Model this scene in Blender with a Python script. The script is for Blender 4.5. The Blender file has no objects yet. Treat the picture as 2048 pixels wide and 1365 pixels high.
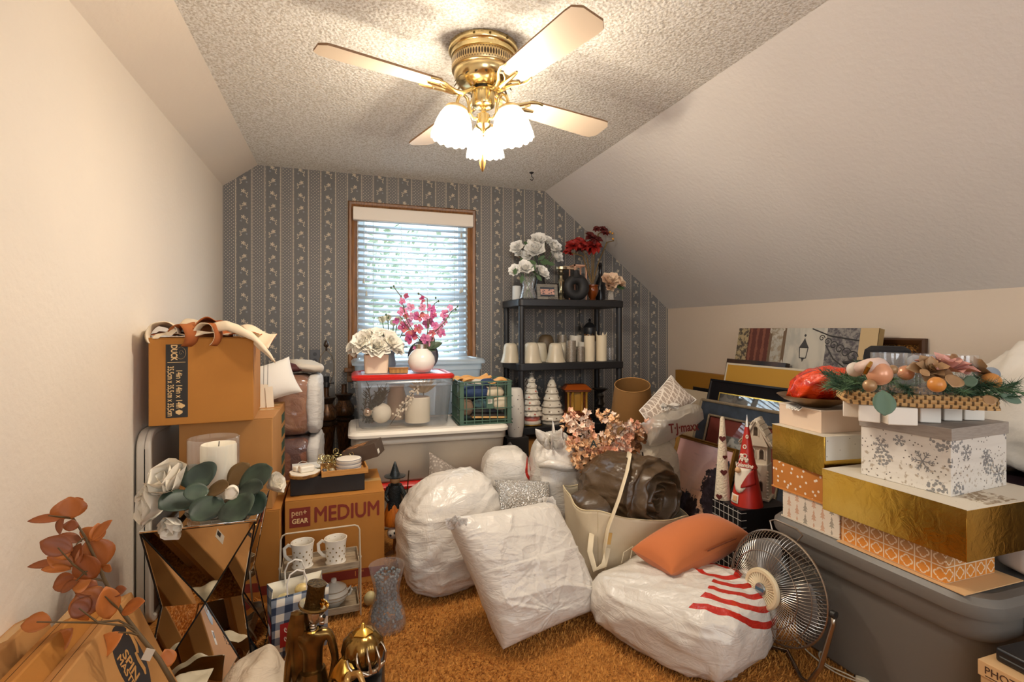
import bpy, math, random
import numpy as np
from mathutils import Vector, Matrix, Euler, noise
R = math.radians
pi = math.pi
sc = bpy.context.scene
col = sc.collection
rnd = random.Random(7)
V = Vector

# ---------------------------------------------------------------- camera
FPX, HZ = 1021.0, 658.0                 # focal length and horizon in pixels of the 2048x1365 frame
YAW = R(18.5)
CA, SA = math.cos(YAW), math.sin(YAW)
EYE = 1.20
cam = bpy.data.cameras.new('camera')
cam.sensor_width = 36
cam.lens = FPX / 2048 * 36
cam.shift_y = -(682.5 - HZ) / 2048
cam.clip_start = .02
camo = bpy.data.objects.new('camera', cam)
camo.location = (0, 0, EYE)
camo.rotation_euler = (pi / 2, 0, -YAW)
col.objects.link(camo)
sc.camera = camo

# ---------------------------------------------------------------- world, big lights, exposure
sc.view_settings.view_transform = 'Standard'
sc.view_settings.look = 'None'
sc.view_settings.gamma = 1
sc.view_settings.use_curve_mapping = False
sc.view_settings.exposure = -0.22
w = bpy.data.worlds.new('sky')
w.use_nodes = True
sc.world = w
bg = w.node_tree.nodes['Background']
bg.inputs[0].default_value = (.80, .92, 1, 1)
bg.inputs[1].default_value = 2.1


def area(name, loc, rot, sx, sy, power, color):
    l = bpy.data.lights.new(name, 'AREA')
    l.shape = 'RECTANGLE'
    l.size, l.size_y, l.energy, l.color = sx, sy, power, color
    o = bpy.data.objects.new(name, l)
    o.location, o.rotation_euler = loc, rot
    col.objects.link(o)
    return o


# daylight by the window in view, and two added fill lamps behind the camera
area('daylight_window', (.54, 4.16, 1.5), (R(-90), 0, 0), .84, 1.15, 24, (.70, .87, 1))
area('rear_fill', (-.02, -1.36, 1.5), (R(90), 0, 0), 1.0, 1.2, 17, (.93, .96, 1))
area('rear_fill', (1.62, -1.36, 1.5), (R(90), 0, 0), 1.0, 1.2, 17, (.93, .96, 1))
sc.cycles.max_bounces = 7
sc.cycles.diffuse_bounces = 4
sc.cycles.glossy_bounces = 4
sc.cycles.transparent_max_bounces = 18
sc.cycles.transmission_bounces = 5
sc.cycles.caustics_reflective = False
sc.cycles.caustics_refractive = False
sc.cycles.sample_clamp_indirect = 6


# ---------------------------------------------------------------- pixel helpers (unproject a photo pixel onto a plane)
def ray(px, py):
    u, v = (px - 1024) / FPX, (HZ - py) / FPX
    return V((u * CA + SA, -u * SA + CA, v))


def at(px, py, X=None, Y=None, Z=None, d=None):
    r = ray(px, py)
    s = X / r.x if X is not None else Y / r.y if Y is not None else (Z - EYE) / r.z if Z is not None else d
    return V((0, 0, EYE)) + r * s


# ---------------------------------------------------------------- mesh building
class MB:
    def __init__(s):
        s.v, s.f, s.m, s.mi, s.T = [], [], [], 0, None

    def add(s, vs, fs):
        o = len(s.v)
        if s.T is not None:
            vs = [s.T @ V(p) for p in vs]
        s.v.extend(tuple(p) for p in vs)
        s.f.extend(tuple(i + o for i in f) for f in fs)
        s.m.extend([s.mi] * len(fs))
        return s

    def box(s, x0, x1, y0, y1, z0, z1):
        return s.add([(x0, y0, z0), (x1, y0, z0), (x1, y1, z0), (x0, y1, z0), (x0, y0, z1), (x1, y0, z1), (x1, y1, z1), (x0, y1, z1)],
                     [(3, 2, 1, 0), (4, 5, 6, 7), (0, 1, 5, 4), (1, 2, 6, 5), (2, 3, 7, 6), (3, 0, 4, 7)])

    def bx(s, c, size, rot=(0, 0, 0)):
        m = Matrix.Translation(V(c)) @ Euler(rot).to_matrix().to_4x4()
        a, b, e = [q / 2 for q in size]
        vs = [m @ V(p) for p in [(-a, -b, -e), (a, -b, -e), (a, b, -e), (-a, b, -e), (-a, -b, e), (a, -b, e), (a, b, e), (-a, b, e)]]
        return s.add(vs, [(3, 2, 1, 0), (4, 5, 6, 7), (0, 1, 5, 4), (1, 2, 6, 5), (2, 3, 7, 6), (3, 0, 4, 7)])

    def grid(s, fn, nu, nv, cu=False, cv=False):
        ru, rv = (nu if cu else nu + 1), (nv if cv else nv + 1)
        vs = [fn(i / nu, j / nv) for j in range(rv) for i in range(ru)]
        fs = []
        for j in range(nv):
            for i in range(nu):
                i2, j2 = (i + 1) % ru, (j + 1) % rv
                fs.append((j * ru + i, j * ru + i2, j2 * ru + i2, j2 * ru + i))
        return s.add(vs, fs)

    def lathe(s, prof, n=24, c=(0, 0, 0), m=None, sx=1, sy=1, wob=None):
        vs, fs = [], []
        for k, (r, z) in enumerate(prof):
            for i in range(n):
                a = 2 * pi * i / n
                q = r * (wob(a, k / max(1, len(prof) - 1)) if wob else 1)
                p = V((q * math.cos(a) * sx, q * math.sin(a) * sy, z))
                vs.append((m @ p if m is not None else p) + V(c))
        for k in range(len(prof) - 1):
            for i in range(n):
                j = (i + 1) % n
                fs.append((k * n + i, k * n + j, (k + 1) * n + j, (k + 1) * n + i))
        if prof[0][0] > 1e-6:
            fs.append(tuple(range(n - 1, -1, -1)))
        if prof[-1][0] > 1e-6:
            fs.append(tuple((len(prof) - 1) * n + i for i in range(n)))
        return s.add(vs, fs)

    def shell(s, prof, n=24, c=(0, 0, 0), m=None, wob=None):       # open profile, no caps
        vs, fs = [], []
        for k, (r, z) in enumerate(prof):
            for i in range(n):
                a = 2 * pi * i / n
                q, dz = (wob(a, k / (len(prof) - 1)) if wob else (1, 0))
                p = V((r * q * math.cos(a), r * q * math.sin(a), z + dz))
                vs.append((m @ p if m is not None else p) + V(c))
        for k in range(len(prof) - 1):
            for i in range(n):
                j = (i + 1) % n
                fs.append((k * n + i, k * n + j, (k + 1) * n + j, (k + 1) * n + i))
        return s.add(vs, fs)

    def ball(s, c, r, nu=12, nv=8, sc3=(1, 1, 1)):
        c = V(c)
        vs = [c + V((0, 0, r * sc3[2]))]
        for j in range(1, nv):
            t = pi * j / nv
            for i in range(nu):
                a = 2 * pi * i / nu
                vs.append(c + V((r * sc3[0] * math.sin(t) * math.cos(a), r * sc3[1] * math.sin(t) * math.sin(a), r * sc3[2] * math.cos(t))))
        vs.append(c - V((0, 0, r * sc3[2])))
        fs = [(0, 1 + i, 1 + (i + 1) % nu) for i in range(nu)]
        for j in range(nv - 2):
            for i in range(nu):
                a, b = 1 + j * nu + i, 1 + j * nu + (i + 1) % nu
                fs.append((a, a + nu, b + nu, b))
        e, o = len(vs) - 1, 1 + (nv - 2) * nu
        fs += [(o + (i + 1) % nu, o + i, e) for i in range(nu)]
        return s.add(vs, fs)

    def tube(s, path, r, n=8, closed=False, flat=None):
        P = [V(p) for p in path]
        N = len(P)
        if N < 2:
            return s
        vs, fs = [], []
        up = None
        for k in range(N):
            if closed:
                t = (P[(k + 1) % N] - P[k - 1])
            else:
                t = P[min(k + 1, N - 1)] - P[max(k - 1, 0)]
            t = t.normalized() if t.length > 1e-9 else V((0, 0, 1))
            if up is None:
                up = V((0, 0, 1)) if abs(t.z) < .9 else V((1, 0, 0))
            a = t.cross(up)
            a = a.normalized() if a.length > 1e-6 else t.orthogonal().normalized()
            up = a.cross(t).normalized()
            rr = r[k] if isinstance(r, (list, tuple)) else r
            for i in range(n):
                g = 2 * pi * i / n
                vs.append(P[k] + a * math.cos(g) * rr + up * math.sin(g) * rr * (flat or 1))
        for k in range(N if closed else N - 1):
            k2 = (k + 1) % N
            for i in range(n):
                j = (i + 1) % n
                fs.append((k * n + i, k * n + j, k2 * n + j, k2 * n + i))
        if not closed:
            fs.append(tuple(range(n - 1, -1, -1)))
            fs.append(tuple((N - 1) * n + i for i in range(n)))
        return s.add(vs, fs)

    def prism(s, pts, z0, z1, m=None):
        n = len(pts)
        vs = [V((p[0], p[1], z)) for z in (z0, z1) for p in pts]
        if m is not None:
            vs = [m @ p for p in vs]
        fs = [tuple(range(n - 1, -1, -1)), tuple(range(n, 2 * n))] + [(i, (i + 1) % n, n + (i + 1) % n, n + i) for i in range(n)]
        return s.add(vs, fs)

    def rbox(s, w, d, h, r, z0=0, n=5, w2=None, d2=None):     # upright box with rounded plan corners, bottom may be narrower
        w2, d2 = w2 or w, d2 or d
        def ring(W, D, z):
            o = []
            for cx, cy, a0 in ((1, 1, 0), (-1, 1, 90), (-1, -1, 180), (1, -1, 270)):
                for k in range(n + 1):
                    a = R(a0 + 90 * k / n)
                    o.append((cx * (W / 2 - r) + r * math.cos(a), cy * (D / 2 - r) + r * math.sin(a), z))
            return o
        vs = ring(w2, d2, z0) + ring(w, d, z0 + h)
        k = 4 * (n + 1)
        return s.add(vs, [tuple(range(k - 1, -1, -1)), tuple(range(k, 2 * k))] + [(i, (i + 1) % k, k + (i + 1) % k, k + i) for i in range(k)])


def obj(name, mb, mat=None, parent=None, smooth=40, bev=0, sub=0, solid=0, loc=None, rot=None):
    me = bpy.data.meshes.new(name)
    me.from_pydata(mb.v, [], mb.f)
    mats = mat if isinstance(mat, (list, tuple)) else [mat]
    for q in mats:
        me.materials.append(q)
    if len(mats) > 1:
        me.polygons.foreach_set('material_index', mb.m)
    if smooth:
        me.polygons.foreach_set('use_smooth', [True] * len(me.polygons))
        if smooth < 180:
            me.set_sharp_from_angle(angle=R(smooth))
    me.update()
    o = bpy.data.objects.new(name, me)
    col.objects.link(o)
    if parent:
        o.parent = parent
    if loc is not None:
        o.location = loc
    if rot is not None:
        o.rotation_euler = rot
    if solid:
        q = o.modifiers.new('solid', 'SOLIDIFY')
        q.thickness, q.offset = solid, 0
    if sub:
        q = o.modifiers.new('sub', 'SUBSURF')
        q.levels = q.render_levels = sub
    if bev:
        q = o.modifiers.new('bevel', 'BEVEL')
        q.width, q.segments, q.limit_method = bev, 2, 'ANGLE'
    return o


def tag(o, label, cat, group=None, kind=None):
    o['label'], o['category'] = label, cat
    if group:
        o['group'] = group
    if kind:
        o['kind'] = kind
    return o


def thing(name, label, cat, loc=(0, 0, 0), rz=0, group=None, rot=None):
    o = bpy.data.objects.new(name, None)
    o.empty_display_size = .05
    col.objects.link(o)
    o.location = loc
    o.rotation_euler = rot if rot else (0, 0, rz)
    return tag(o, label, cat, group)


def dup(root, loc, rz=0, label=None, scale=None, rot=None):
    r = root.copy()
    col.objects.link(r)
    r.location = loc
    r.rotation_euler = rot if rot else (0, 0, rz)
    if label:
        r['label'] = label
    if scale:
        r.scale = (scale,) * 3 if isinstance(scale, (int, float)) else scale
    for ch in list(root.children):
        c = ch.copy()
        col.objects.link(c)
        c.parent = r
        for g in ch.children:
            d = g.copy()
            col.objects.link(d)
            d.parent = c
    return r


def struct(name, mb, mat, parent=None, **k):
    o = obj(name, mb, mat, parent, **k)
    if not parent:
        o['kind'] = 'structure'
    return o


FONTOBJS = []


def text(s, size, mat, parent, loc, rot=(0, 0, 0), name='lettering', sx=1.0, align='CENTER', shear=0, bold=0, ls=1.0):
    c = bpy.data.curves.new(name, 'FONT')
    c.body, c.size, c.extrude, c.align_x, c.align_y, c.shear = s, size, .0004, align, 'CENTER', shear
    c.space_character = ls
    c.resolution_u = 3
    c.materials.append(mat)
    o = bpy.data.objects.new(name, c)
    col.objects.link(o)
    o.parent = parent
    o.location, o.rotation_euler, o.scale = loc, rot, (sx, 1, 1)
    FONTOBJS.append((o, bold))
    return o


# ---------------------------------------------------------------- materials
def lin(c):
    if isinstance(c, str):
        c = tuple(int(c[i:i + 2], 16) for i in (0, 2, 4))
    return tuple(((q / 255) / 12.92 if q / 255 <= .04045 else ((q / 255 + .055) / 1.055) ** 2.4) for q in c)


class S:                                      # a shader socket with arithmetic
    def __init__(s, nt, k):
        s.nt, s.k = nt, k

    def _m(s, op, b=None, c=None, rev=False):
        n = s.nt.nodes.new('ShaderNodeMath')
        n.operation = op
        a = [s, b] if not rev else [b, s]
        if c is not None:
            a.append(c)
        for i, q in enumerate(a):
            if q is None:
                continue
            if isinstance(q, S):
                s.nt.links.new(q.k, n.inputs[i])
            else:
                n.inputs[i].default_value = q
        return S(s.nt, n.outputs[0])

    def __add__(s, b): return s._m('ADD', b)
    def __radd__(s, b): return s._m('ADD', b)
    def __sub__(s, b): return s._m('SUBTRACT', b)
    def __rsub__(s, b): return s._m('SUBTRACT', b, rev=True)
    def __mul__(s, b): return s._m('MULTIPLY', b)
    def __rmul__(s, b): return s._m('MULTIPLY', b)
    def __truediv__(s, b): return s._m('DIVIDE', b)
    def __lt__(s, b): return s._m('LESS_THAN', b)
    def __gt__(s, b): return s._m('GREATER_THAN', b)
    def abs(s): return s._m('ABSOLUTE')
    def fr(s): return s._m('FRACT')
    def floor(s): return s._m('FLOOR')
    def sin(s): return s._m('SINE')
    def cos(s): return s._m('COSINE')
    def sqrt(s): return s._m('SQRT')
    def max(s, b): return s._m('MAXIMUM', b)
    def min(s, b): return s._m('MINIMUM', b)
    def mod(s, b): return s._m('FLOORED_MODULO', b)
    def atan2(s, b): return s._m('ARCTAN2', b)
    def pow(s, b): return s._m('POWER', b)

    def step(s, a, b):                        # smooth ramp 0..1 between a and b
        n = s.nt.nodes.new('ShaderNodeMapRange')
        n.interpolation_type = 'SMOOTHSTEP'
        s.nt.links.new(s.k, n.inputs[0])
        n.inputs[1].default_value, n.inputs[2].default_value = a, b
        return S(s.nt, n.outputs[0])


class Sh:                                     # shader-writing helper handed to material functions
    def __init__(s, mat):
        s.mat, s.nt = mat, mat.node_tree
        s.b = s.nt.nodes['Principled BSDF']
        s.out = s.nt.nodes['Material Output']
        s.tc = s.nt.nodes.new('ShaderNodeTexCoord')

    def xyz(s, kind='Object'):
        n = s.nt.nodes.new('ShaderNodeSeparateXYZ')
        s.nt.links.new(s.tc.outputs[kind], n.inputs[0])
        return [S(s.nt, q) for q in n.outputs]

    def vec(s, x, y, z):
        n = s.nt.nodes.new('ShaderNodeCombineXYZ')
        for i, q in enumerate((x, y, z)):
            if isinstance(q, S):
                s.nt.links.new(q.k, n.inputs[i])
            else:
                n.inputs[i].default_value = q
        return S(s.nt, n.outputs[0])

    def noise(s, scale, detail=3, vec=None, rough=.5, dist=0, st=None):
        n = s.nt.nodes.new('ShaderNodeTexNoise')
        n.inputs['Scale'].default_value, n.inputs['Detail'].default_value = scale, detail
        n.inputs['Roughness'].default_value, n.inputs['Distortion'].default_value = rough, dist
        src = vec.k if vec else s.tc.outputs['Object']
        if st:
            mp = s.nt.nodes.new('ShaderNodeMapping')
            s.nt.links.new(src, mp.inputs[0])
            mp.inputs['Scale'].default_value = st
            src = mp.outputs[0]
        s.nt.links.new(src, n.inputs['Vector'])
        return S(s.nt, n.outputs['Fac'])

    def vor(s, scale, feature='F1', vec=None, out='Distance', rand=1):
        n = s.nt.nodes.new('ShaderNodeTexVoronoi')
        if vec:
            n.voronoi_dimensions = '2D'
        n.feature = feature
        n.inputs['Scale'].default_value = scale
        n.inputs['Randomness'].default_value = rand
        s.nt.links.new(vec.k if vec else s.tc.outputs['Object'], n.inputs['Vector'])
        return S(s.nt, n.outputs[out])

    def mix(s, f, a, b):
        n = s.nt.nodes.new('ShaderNodeMix')
        n.data_type = 'RGBA'
        for i, q in ((0, f), (6, a), (7, b)):
            if isinstance(q, S):
                s.nt.links.new(q.k, n.inputs[i])
            elif isinstance(q, (int, float)):
                n.inputs[i].default_value = q
            else:
                n.inputs[i].default_value = (*lin(q), 1)
        return S(s.nt, n.outputs[2])

    def set(s, name, q):
        if isinstance(q, S):
            s.nt.links.new(q.k, s.b.inputs[name])
        else:
            s.b.inputs[name].default_value = q

    def bump(s, h, strength=.5, dist=.01):
        n = s.nt.nodes.new('ShaderNodeBump')
        n.inputs['Strength'].default_value, n.inputs['Distance'].default_value = strength, dist
        s.nt.links.new(h.k, n.inputs['Height'])
        s.nt.links.new(n.outputs[0], s.b.inputs['Normal'])


MATS = {}


def M(name, c='808080', rough=.55, metal=0, var=None, bump=None, fn=None, **k):
    if name in MATS:
        return MATS[name]
    m = bpy.data.materials.new(name)
    m.use_nodes = True
    h = Sh(m)
    cc = (*lin(c), 1)
    h.b.inputs['Base Color'].default_value = cc
    h.b.inputs['Roughness'].default_value = rough
    h.b.inputs['Metallic'].default_value = metal
    for kk, q in k.items():
        h.b.inputs[{'trans': 'Transmission Weight', 'ior': 'IOR', 'alpha': 'Alpha', 'spec': 'Specular IOR Level', 'coat': 'Coat Weight',
                    'sheen': 'Sheen Weight', 'sss': 'Subsurface Weight', 'em': 'Emission Strength'}[kk]].default_value = q
    if 'em' in k:
        h.b.inputs['Emission Color'].default_value = cc
    if var:                                   # (scale, darker colour, amount[, stretch])
        n = h.noise(var[0], 4, st=var[3] if len(var) > 3 else None)
        h.set('Base Color', h.mix(n.step(.35, .7) * var[2], c, var[1]))
    if bump:                                  # (scale, strength, distance[, stretch[, distortion]])
        h.bump(h.noise(bump[0], 4, st=bump[3] if len(bump) > 3 else None, dist=bump[4] if len(bump) > 4 else 0), bump[1], bump[2])
    if fn:
        fn(h)
    MATS[name] = m
    return m


def glassy(name, c='ffffff', op=.12, rough=.05, tint=None, transl=0.0):
    """thin clear sheet: mostly see-through, a little body colour, with gloss"""
    if name in MATS:
        return MATS[name]
    m = bpy.data.materials.new(name)
    m.use_nodes = True
    nt = m.node_tree
    b = nt.nodes['Principled BSDF']
    b.inputs['Base Color'].default_value = (*lin(c), 1)
    b.inputs['Roughness'].default_value = rough
    out = nt.nodes['Material Output']
    t = nt.nodes.new('ShaderNodeBsdfTransparent')
    t.inputs[0].default_value = (*lin(tint or 'ffffff'), 1)
    lw = nt.nodes.new('ShaderNodeLayerWeight')
    lw.inputs[0].default_value = .5
    fr = nt.nodes.new('ShaderNodeMath')
    fr.operation = 'POWER'
    nt.links.new(lw.outputs['Facing'], fr.inputs[0])
    fr.inputs[1].default_value = 3.5
    fr2 = nt.nodes.new('ShaderNodeMath')
    fr2.operation = 'MULTIPLY_ADD'
    nt.links.new(fr.outputs[0], fr2.inputs[0])
    fr2.inputs[1].default_value, fr2.inputs[2].default_value = .5, .05
    fr = fr2
    g = nt.nodes.new('ShaderNodeBsdfGlossy')
    g.inputs['Roughness'].default_value = rough
    body = b.outputs[0]
    if transl:
        tl = nt.nodes.new('ShaderNodeBsdfTranslucent')
        tl.inputs[0].default_value = (*lin(c), 1)
        mm = nt.nodes.new('ShaderNodeMixShader')
        mm.inputs[0].default_value = transl
        nt.links.new(b.outputs[0], mm.inputs[1])
        nt.links.new(tl.outputs[0], mm.inputs[2])
        body = mm.outputs[0]
    a = nt.nodes.new('ShaderNodeMixShader')
    a.inputs[0].default_value = op
    nt.links.new(t.outputs[0], a.inputs[1])
    nt.links.new(body, a.inputs[2])
    e = nt.nodes.new('ShaderNodeMixShader')
    nt.links.new(fr.outputs[0], e.inputs[0])
    nt.links.new(a.outputs[0], e.inputs[1])
    nt.links.new(g.outputs[0], e.inputs[2])
    nt.links.new(e.outputs[0], out.inputs['Surface'])
    MATS[name] = m
    return m


# ================================================================ the room
CEIL = EYE + 1.161
XL, XR, YB, YF = -.78, 2.85, 4.0, -1.4
SLX, SRX = -.56, 1.632                      # where the flat ceiling meets the two slopes
ZL, ZK = EYE + .993, EYE + .184             # top of left wall, top of right knee wall


def fmat(h):                                # shag carpet backing
    n = h.noise(90, 4)
    n2 = h.noise(7, 3)
    h.set('Base Color', h.mix(n.step(.3, .7), h.mix(n2.step(.35, .65), '8a5216', 'a56a24'), 'c48438'))
    h.bump(h.noise(150, 3), .8, .01)


CARPET = M('carpet', '9a5f20', .95, fn=fmat)


def popcorn(h):
    n, v = h.noise(95, 5, rough=.65), h.vor(70)
    h.bump(n * .8 + (v * -1 + 1) * .6, .7, .014)
    h.set('Base Color', h.mix(n.step(.40, .56), 'd8d1c4', 'fbf9f3'))


def plaster(a, b, st=.25):
    def f(h):
        n = h.noise(38, 4)
        h.bump(n, st, .01)
        h.set('Base Color', h.mix(h.noise(1.3, 2).step(.3, .7), a, b))
    return f


def wallpaper(h):
    X, _, Z = h.xyz()
    P = .186
    fx = ((X + .649) / P + .5).fr() - .5
    ax = fx.abs()
    row = (Z / .0915).floor()
    sg = row.mod(2) * 2 - 1
    lx, lz = fx * P * sg, ((Z / .0915).fr() - .5) * .0915
    def fl(cx, cz, r, k, n=5):
        a, b = lx - cx, lz - cz
        d = (a * a + b * b).sqrt()
        return d < (b.atan2(a) * n * .5).cos().abs() * k + r
    def el(cx, cz, rx, rz):
        a, b = (lx - cx) / rx, (lz - cz) / rz
        return (a * a + b * b) < 1
    fw = fl(-.004, .020, .004, .0115)
    small = fl(-.018, -.008, .0025, .005)
    for c in ((.015, .004, .006, .0028), (.024, .008, .003, .0055), (.021, -.004, .0055, .0026), (.017, -.014, .0034, .0055), (.023, -.022, .0055, .0026), (.008, .008, .0022, .006)):
        fw = fw.max(el(*c))
    dots = ((((X / .0118).fr() - .5).abs()).pow(2) + (((Z / .0236 + (X / .0118).floor() * .5).fr() - .5).abs() * 2).pow(2)).sqrt() < .27
    band = ax > .335
    wav = (Z * (2 * pi / .05)).sin()
    rib = ((ax - (wav * .012 + .275)).abs() < .0075).max(((ax - (wav * -.012 + .280)).abs() < .006))
    thin = ((ax - .325).abs() < .0045).max((ax - .235).abs() < .003)
    base = h.mix(band, '71706f', '787675')
    base = h.mix(h.noise(60, 3) * .25, base, '5c5b5b')
    c = h.mix(band * dots * .9, base, 'cbbfae')
    c = h.mix(rib * .95, c, 'd2c4ae')
    c = h.mix(thin * .6, c, 'b8ac9c')
    c = h.mix(small * .5, c, 'aab0b2')
    c = h.mix(fw * .8, c, 'd8c8ae')
    h.set('Base Color', c)
    h.bump(h.noise(200, 2), .1, .003)


WALLP = M('wallpaper', '6b6764', .7, fn=wallpaper)
PLL = M('plaster_left', 'e8dccb', .75, fn=plaster('ecdfce', 'e6dacb'))
PLR = M('plaster_slope', 'd9d2ca', .7, fn=plaster('e8e3df', 'e2ddd9', .2))
PLK = M('plaster_knee', 'ddcbb8', .8, fn=plaster('ddcbb8', 'd8c8b6', .15))
POP = M('popcorn_ceiling', 'efe9df', .9, fn=popcorn)

struct('floor', MB().box(XL - .1, XR + .1, YF - .1, YB + .1, -.1, 0), CARPET)
struct('ceiling', MB().box(SLX, SRX, YF, YB, CEIL, CEIL + .08), POP)
t_ = .08
struct('wall_left', MB().box(XL - .1, XL, YF, YB, 0, ZL), PLL)
struct('wall_right', MB().box(XR, XR + .1, YF, YB, 0, ZK), PLK)


def slab(xa, za, xb, zb):
    m = MB()
    m.add([(xa, YF, za), (xb, YF, zb), (xb, YB, zb), (xa, YB, za), (xa, YF, za + t_), (xb, YF, zb + t_), (xb, YB, zb + t_), (xa, YB, za + t_)],
          [(3, 2, 1, 0), (4, 5, 6, 7), (0, 1, 5, 4), (1, 2, 6, 5), (2, 3, 7, 6), (3, 0, 4, 7)])
    return m


struct('ceiling_slope_right', slab(SRX, CEIL, XR, ZK), PLR)
struct('ceiling_slope_left', slab(XL, ZL, SLX, CEIL), PLL)
# back wall around the window opening
WX0, WX1, WZ0, WZ1 = .112, .962, .915, 2.09
wb = MB()
for a in ((XL - .1, WX0, 0, 2.5), (WX1, XR + .1, 0, 2.5), (WX0, WX1, 0, WZ0), (WX0, WX1, WZ1, 2.5)):
    wb.box(a[0], a[1], YB, YB + .14, a[2], a[3])
struct('wall_back', wb, WALLP)
# wall behind the camera, with two unseen openings added to let fill light in
wf = MB()
for a in ((XL - .1, -.52, 0, 2.5), (.48, 1.12, 0, 2.5), (2.12, XR + .1, 0, 2.5), (-.52, .48, 0, .9), (-.52, .48, 2.1, 2.5), (1.12, 2.12, 0, .9), (1.12, 2.12, 2.1, 2.5)):
    wf.box(a[0], a[1], YF - .14, YF, a[2], a[3])
struct('wall_front', wf, PLL)


def frame_ring(mb, W, H, prof, cx=0, cz=0, y=0):       # mitred moulding; prof = [(inset, height towards -y), ...]
    rings = []
    for i, hgt in prof:
        a, b = W / 2 - i, H / 2 - i
        rings.append([(cx - a, y - hgt, cz - b), (cx + a, y - hgt, cz - b), (cx + a, y - hgt, cz + b), (cx - a, y - hgt, cz + b)])
    vs = [p for r in rings for p in r]
    fs = []
    for k in range(len(rings) - 1):
        for i in range(4):
            j = (i + 1) % 4
            fs.append((4 * k + i, 4 * k + j, 4 * k + 4 + j, 4 * k + 4 + i))
    return mb.add(vs, fs)


OAK = M('oak_trim', '8a5a2a', .4, var=(14, '5c3616', .7, (6, 6, .5)), bump=(40, .15, .004, (6, 6, .4)))
WHITE_PVC = M('white_vinyl', 'eef2f4', .45)
win = MB()
W, H = WX1 - WX0 + .125, WZ1 - WZ0 + .06
cz = (WZ0 + WZ1) / 2 + .03
frame_ring(win, W, WZ1 - WZ0 + .125, [(0, 0), (0, .022), (.008, .030), (.02, .026), (.03, .020), (.045, .024), (.055, .014), (.064, .010), (.064, -.06)], (WX0 + WX1) / 2, (WZ0 + WZ1) / 2, YB)
w1 = struct('window_1', win, OAK, smooth=30)
struct('window_sill', MB().box(WX0 - .09, WX1 + .09, YB - .06, YB + .05, WZ0 - .035, WZ0 - .005).box(WX0 - .07, WX1 + .07, YB - .02, YB + .01, WZ0 - .11, WZ0 - .03), OAK, w1, bev=.004)
jm = MB()
frame_ring(jm, WX1 - WX0, WZ1 - WZ0, [(0, -.02), (0, -.02), (.012, -.02), (.012, -.14)], (WX0 + WX1) / 2, (WZ0 + WZ1) / 2, YB)
struct('jamb', jm, WHITE_PVC, w1)
zm = (WZ0 + WZ1) / 2 - .02
for nm, z0, z1, yy in (('sash', zm - .02, WZ1 - .012, .10), ('sash', WZ0 + .012, zm + .02, .07)):
    m = MB()
    frame_ring(m, WX1 - WX0 - .03, z1 - z0, [(0, 0), (0, .02), (.045, .02), (.045, -.01)], (WX0 + WX1) / 2, (z0 + z1) / 2, YB + yy)
    sa_ = struct(nm, m, WHITE_PVC, w1)
    struct('pane', MB().box(WX0 + .05, WX1 - .05, YB + yy, YB + yy + .003, z0 + .04, z1 - .04), glassy('window_glass', 'ffffff', .02, .02), w1)

for k, cx in enumerate((-.02, 1.62)):  # unseen rear window frames, added to go with the fill lamps
    m = MB()
    frame_ring(m, 1.13, 1.33, [(0, 0), (0, .022), (.02, .026), (.055, .014), (.064, .010), (.064, -.06)])
    rw = struct('window_%d' % (k + 2), m, OAK, smooth=30, loc=(cx, YF, 1.5), rot=(0, 0, pi))
    m = MB()
    frame_ring(m, 1.0, 1.2, [(0, -.10), (0, -.07), (.045, -.07), (.045, -.10)]).box(-.46, .46, .07, .10, -.025, .025)
    struct('sash', m, WHITE_PVC, rw)

# ---------------------------------------------------------------- blind
SLAT = M('blind_slat', 'dfeaf2', .4)
_b = SLAT.node_tree
_tl = _b.nodes.new('ShaderNodeBsdfTranslucent'); _tl.inputs[0].default_value = (.75, .86, .95, 1)
_mx = _b.nodes.new('ShaderNodeMixShader'); _mx.inputs[0].default_value = .2
_b.links.new(_b.nodes['Principled BSDF'].outputs[0], _mx.inputs[1]); _b.links.new(_tl.outputs[0], _mx.inputs[2])
_b.links.new(_mx.outputs[0], _b.nodes['Material Output'].inputs[0])
bl = thing('window_blind', 'white two-inch slatted blind lowered in the wood-cased window', 'blind', (0, 0, WZ0))
bx0, bx1 = WX0 + .008, WX1 - .008
BW, BC = bx1 - bx0, (bx0 + bx1) / 2
obj('valance', MB().box(WX0 - .03, WX1 + .03, YB - .075, YB - .032, WZ1 - WZ0 - .085, WZ1 - WZ0 + .012), M('valance_white', 'efe6da', .5), bl, bev=.006)
obj('headrail', MB().box(bx0, bx1, YB - .034, YB + .012, WZ1 - WZ0 - .05, WZ1 - WZ0), WHITE_PVC, bl)
sl = MB()
for k in range(5):
    a0 = (k / 5 - .5) * .05
    a1 = ((k + 1) / 5 - .5) * .05
    z0, z1 = .003 * (1 - (a0 / .025) ** 2), .003 * (1 - (a1 / .025) ** 2)
    sl.add([(-BW / 2, a0, z0), (BW / 2, a0, z0), (BW / 2, a1, z1), (-BW / 2, a1, z1)], [(0, 1, 2, 3)])
NS = 24
z_top = WZ1 - WZ0 - .075
first = None
for i in range(NS):
    zz = z_top - i * .0445
    if first is None:
        first = obj('slat', sl, SLAT, bl, solid=.003)
        q = first
    else:
        q = first.copy()
        col.objects.link(q)
        q.parent = bl
    q.location = (BC, YB - .012, zz)
    q.rotation_euler = (R(33), 0, 0)
obj('bottom_rail', MB().box(bx0, bx1, YB - .035, YB + .012, z_top - NS * .0445 - .008, z_top - NS * .0445 + .012), WHITE_PVC, bl, bev=.003)
CORD = M('blind_cord', 'd5d2c8', .8)
cd = MB()
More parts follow.
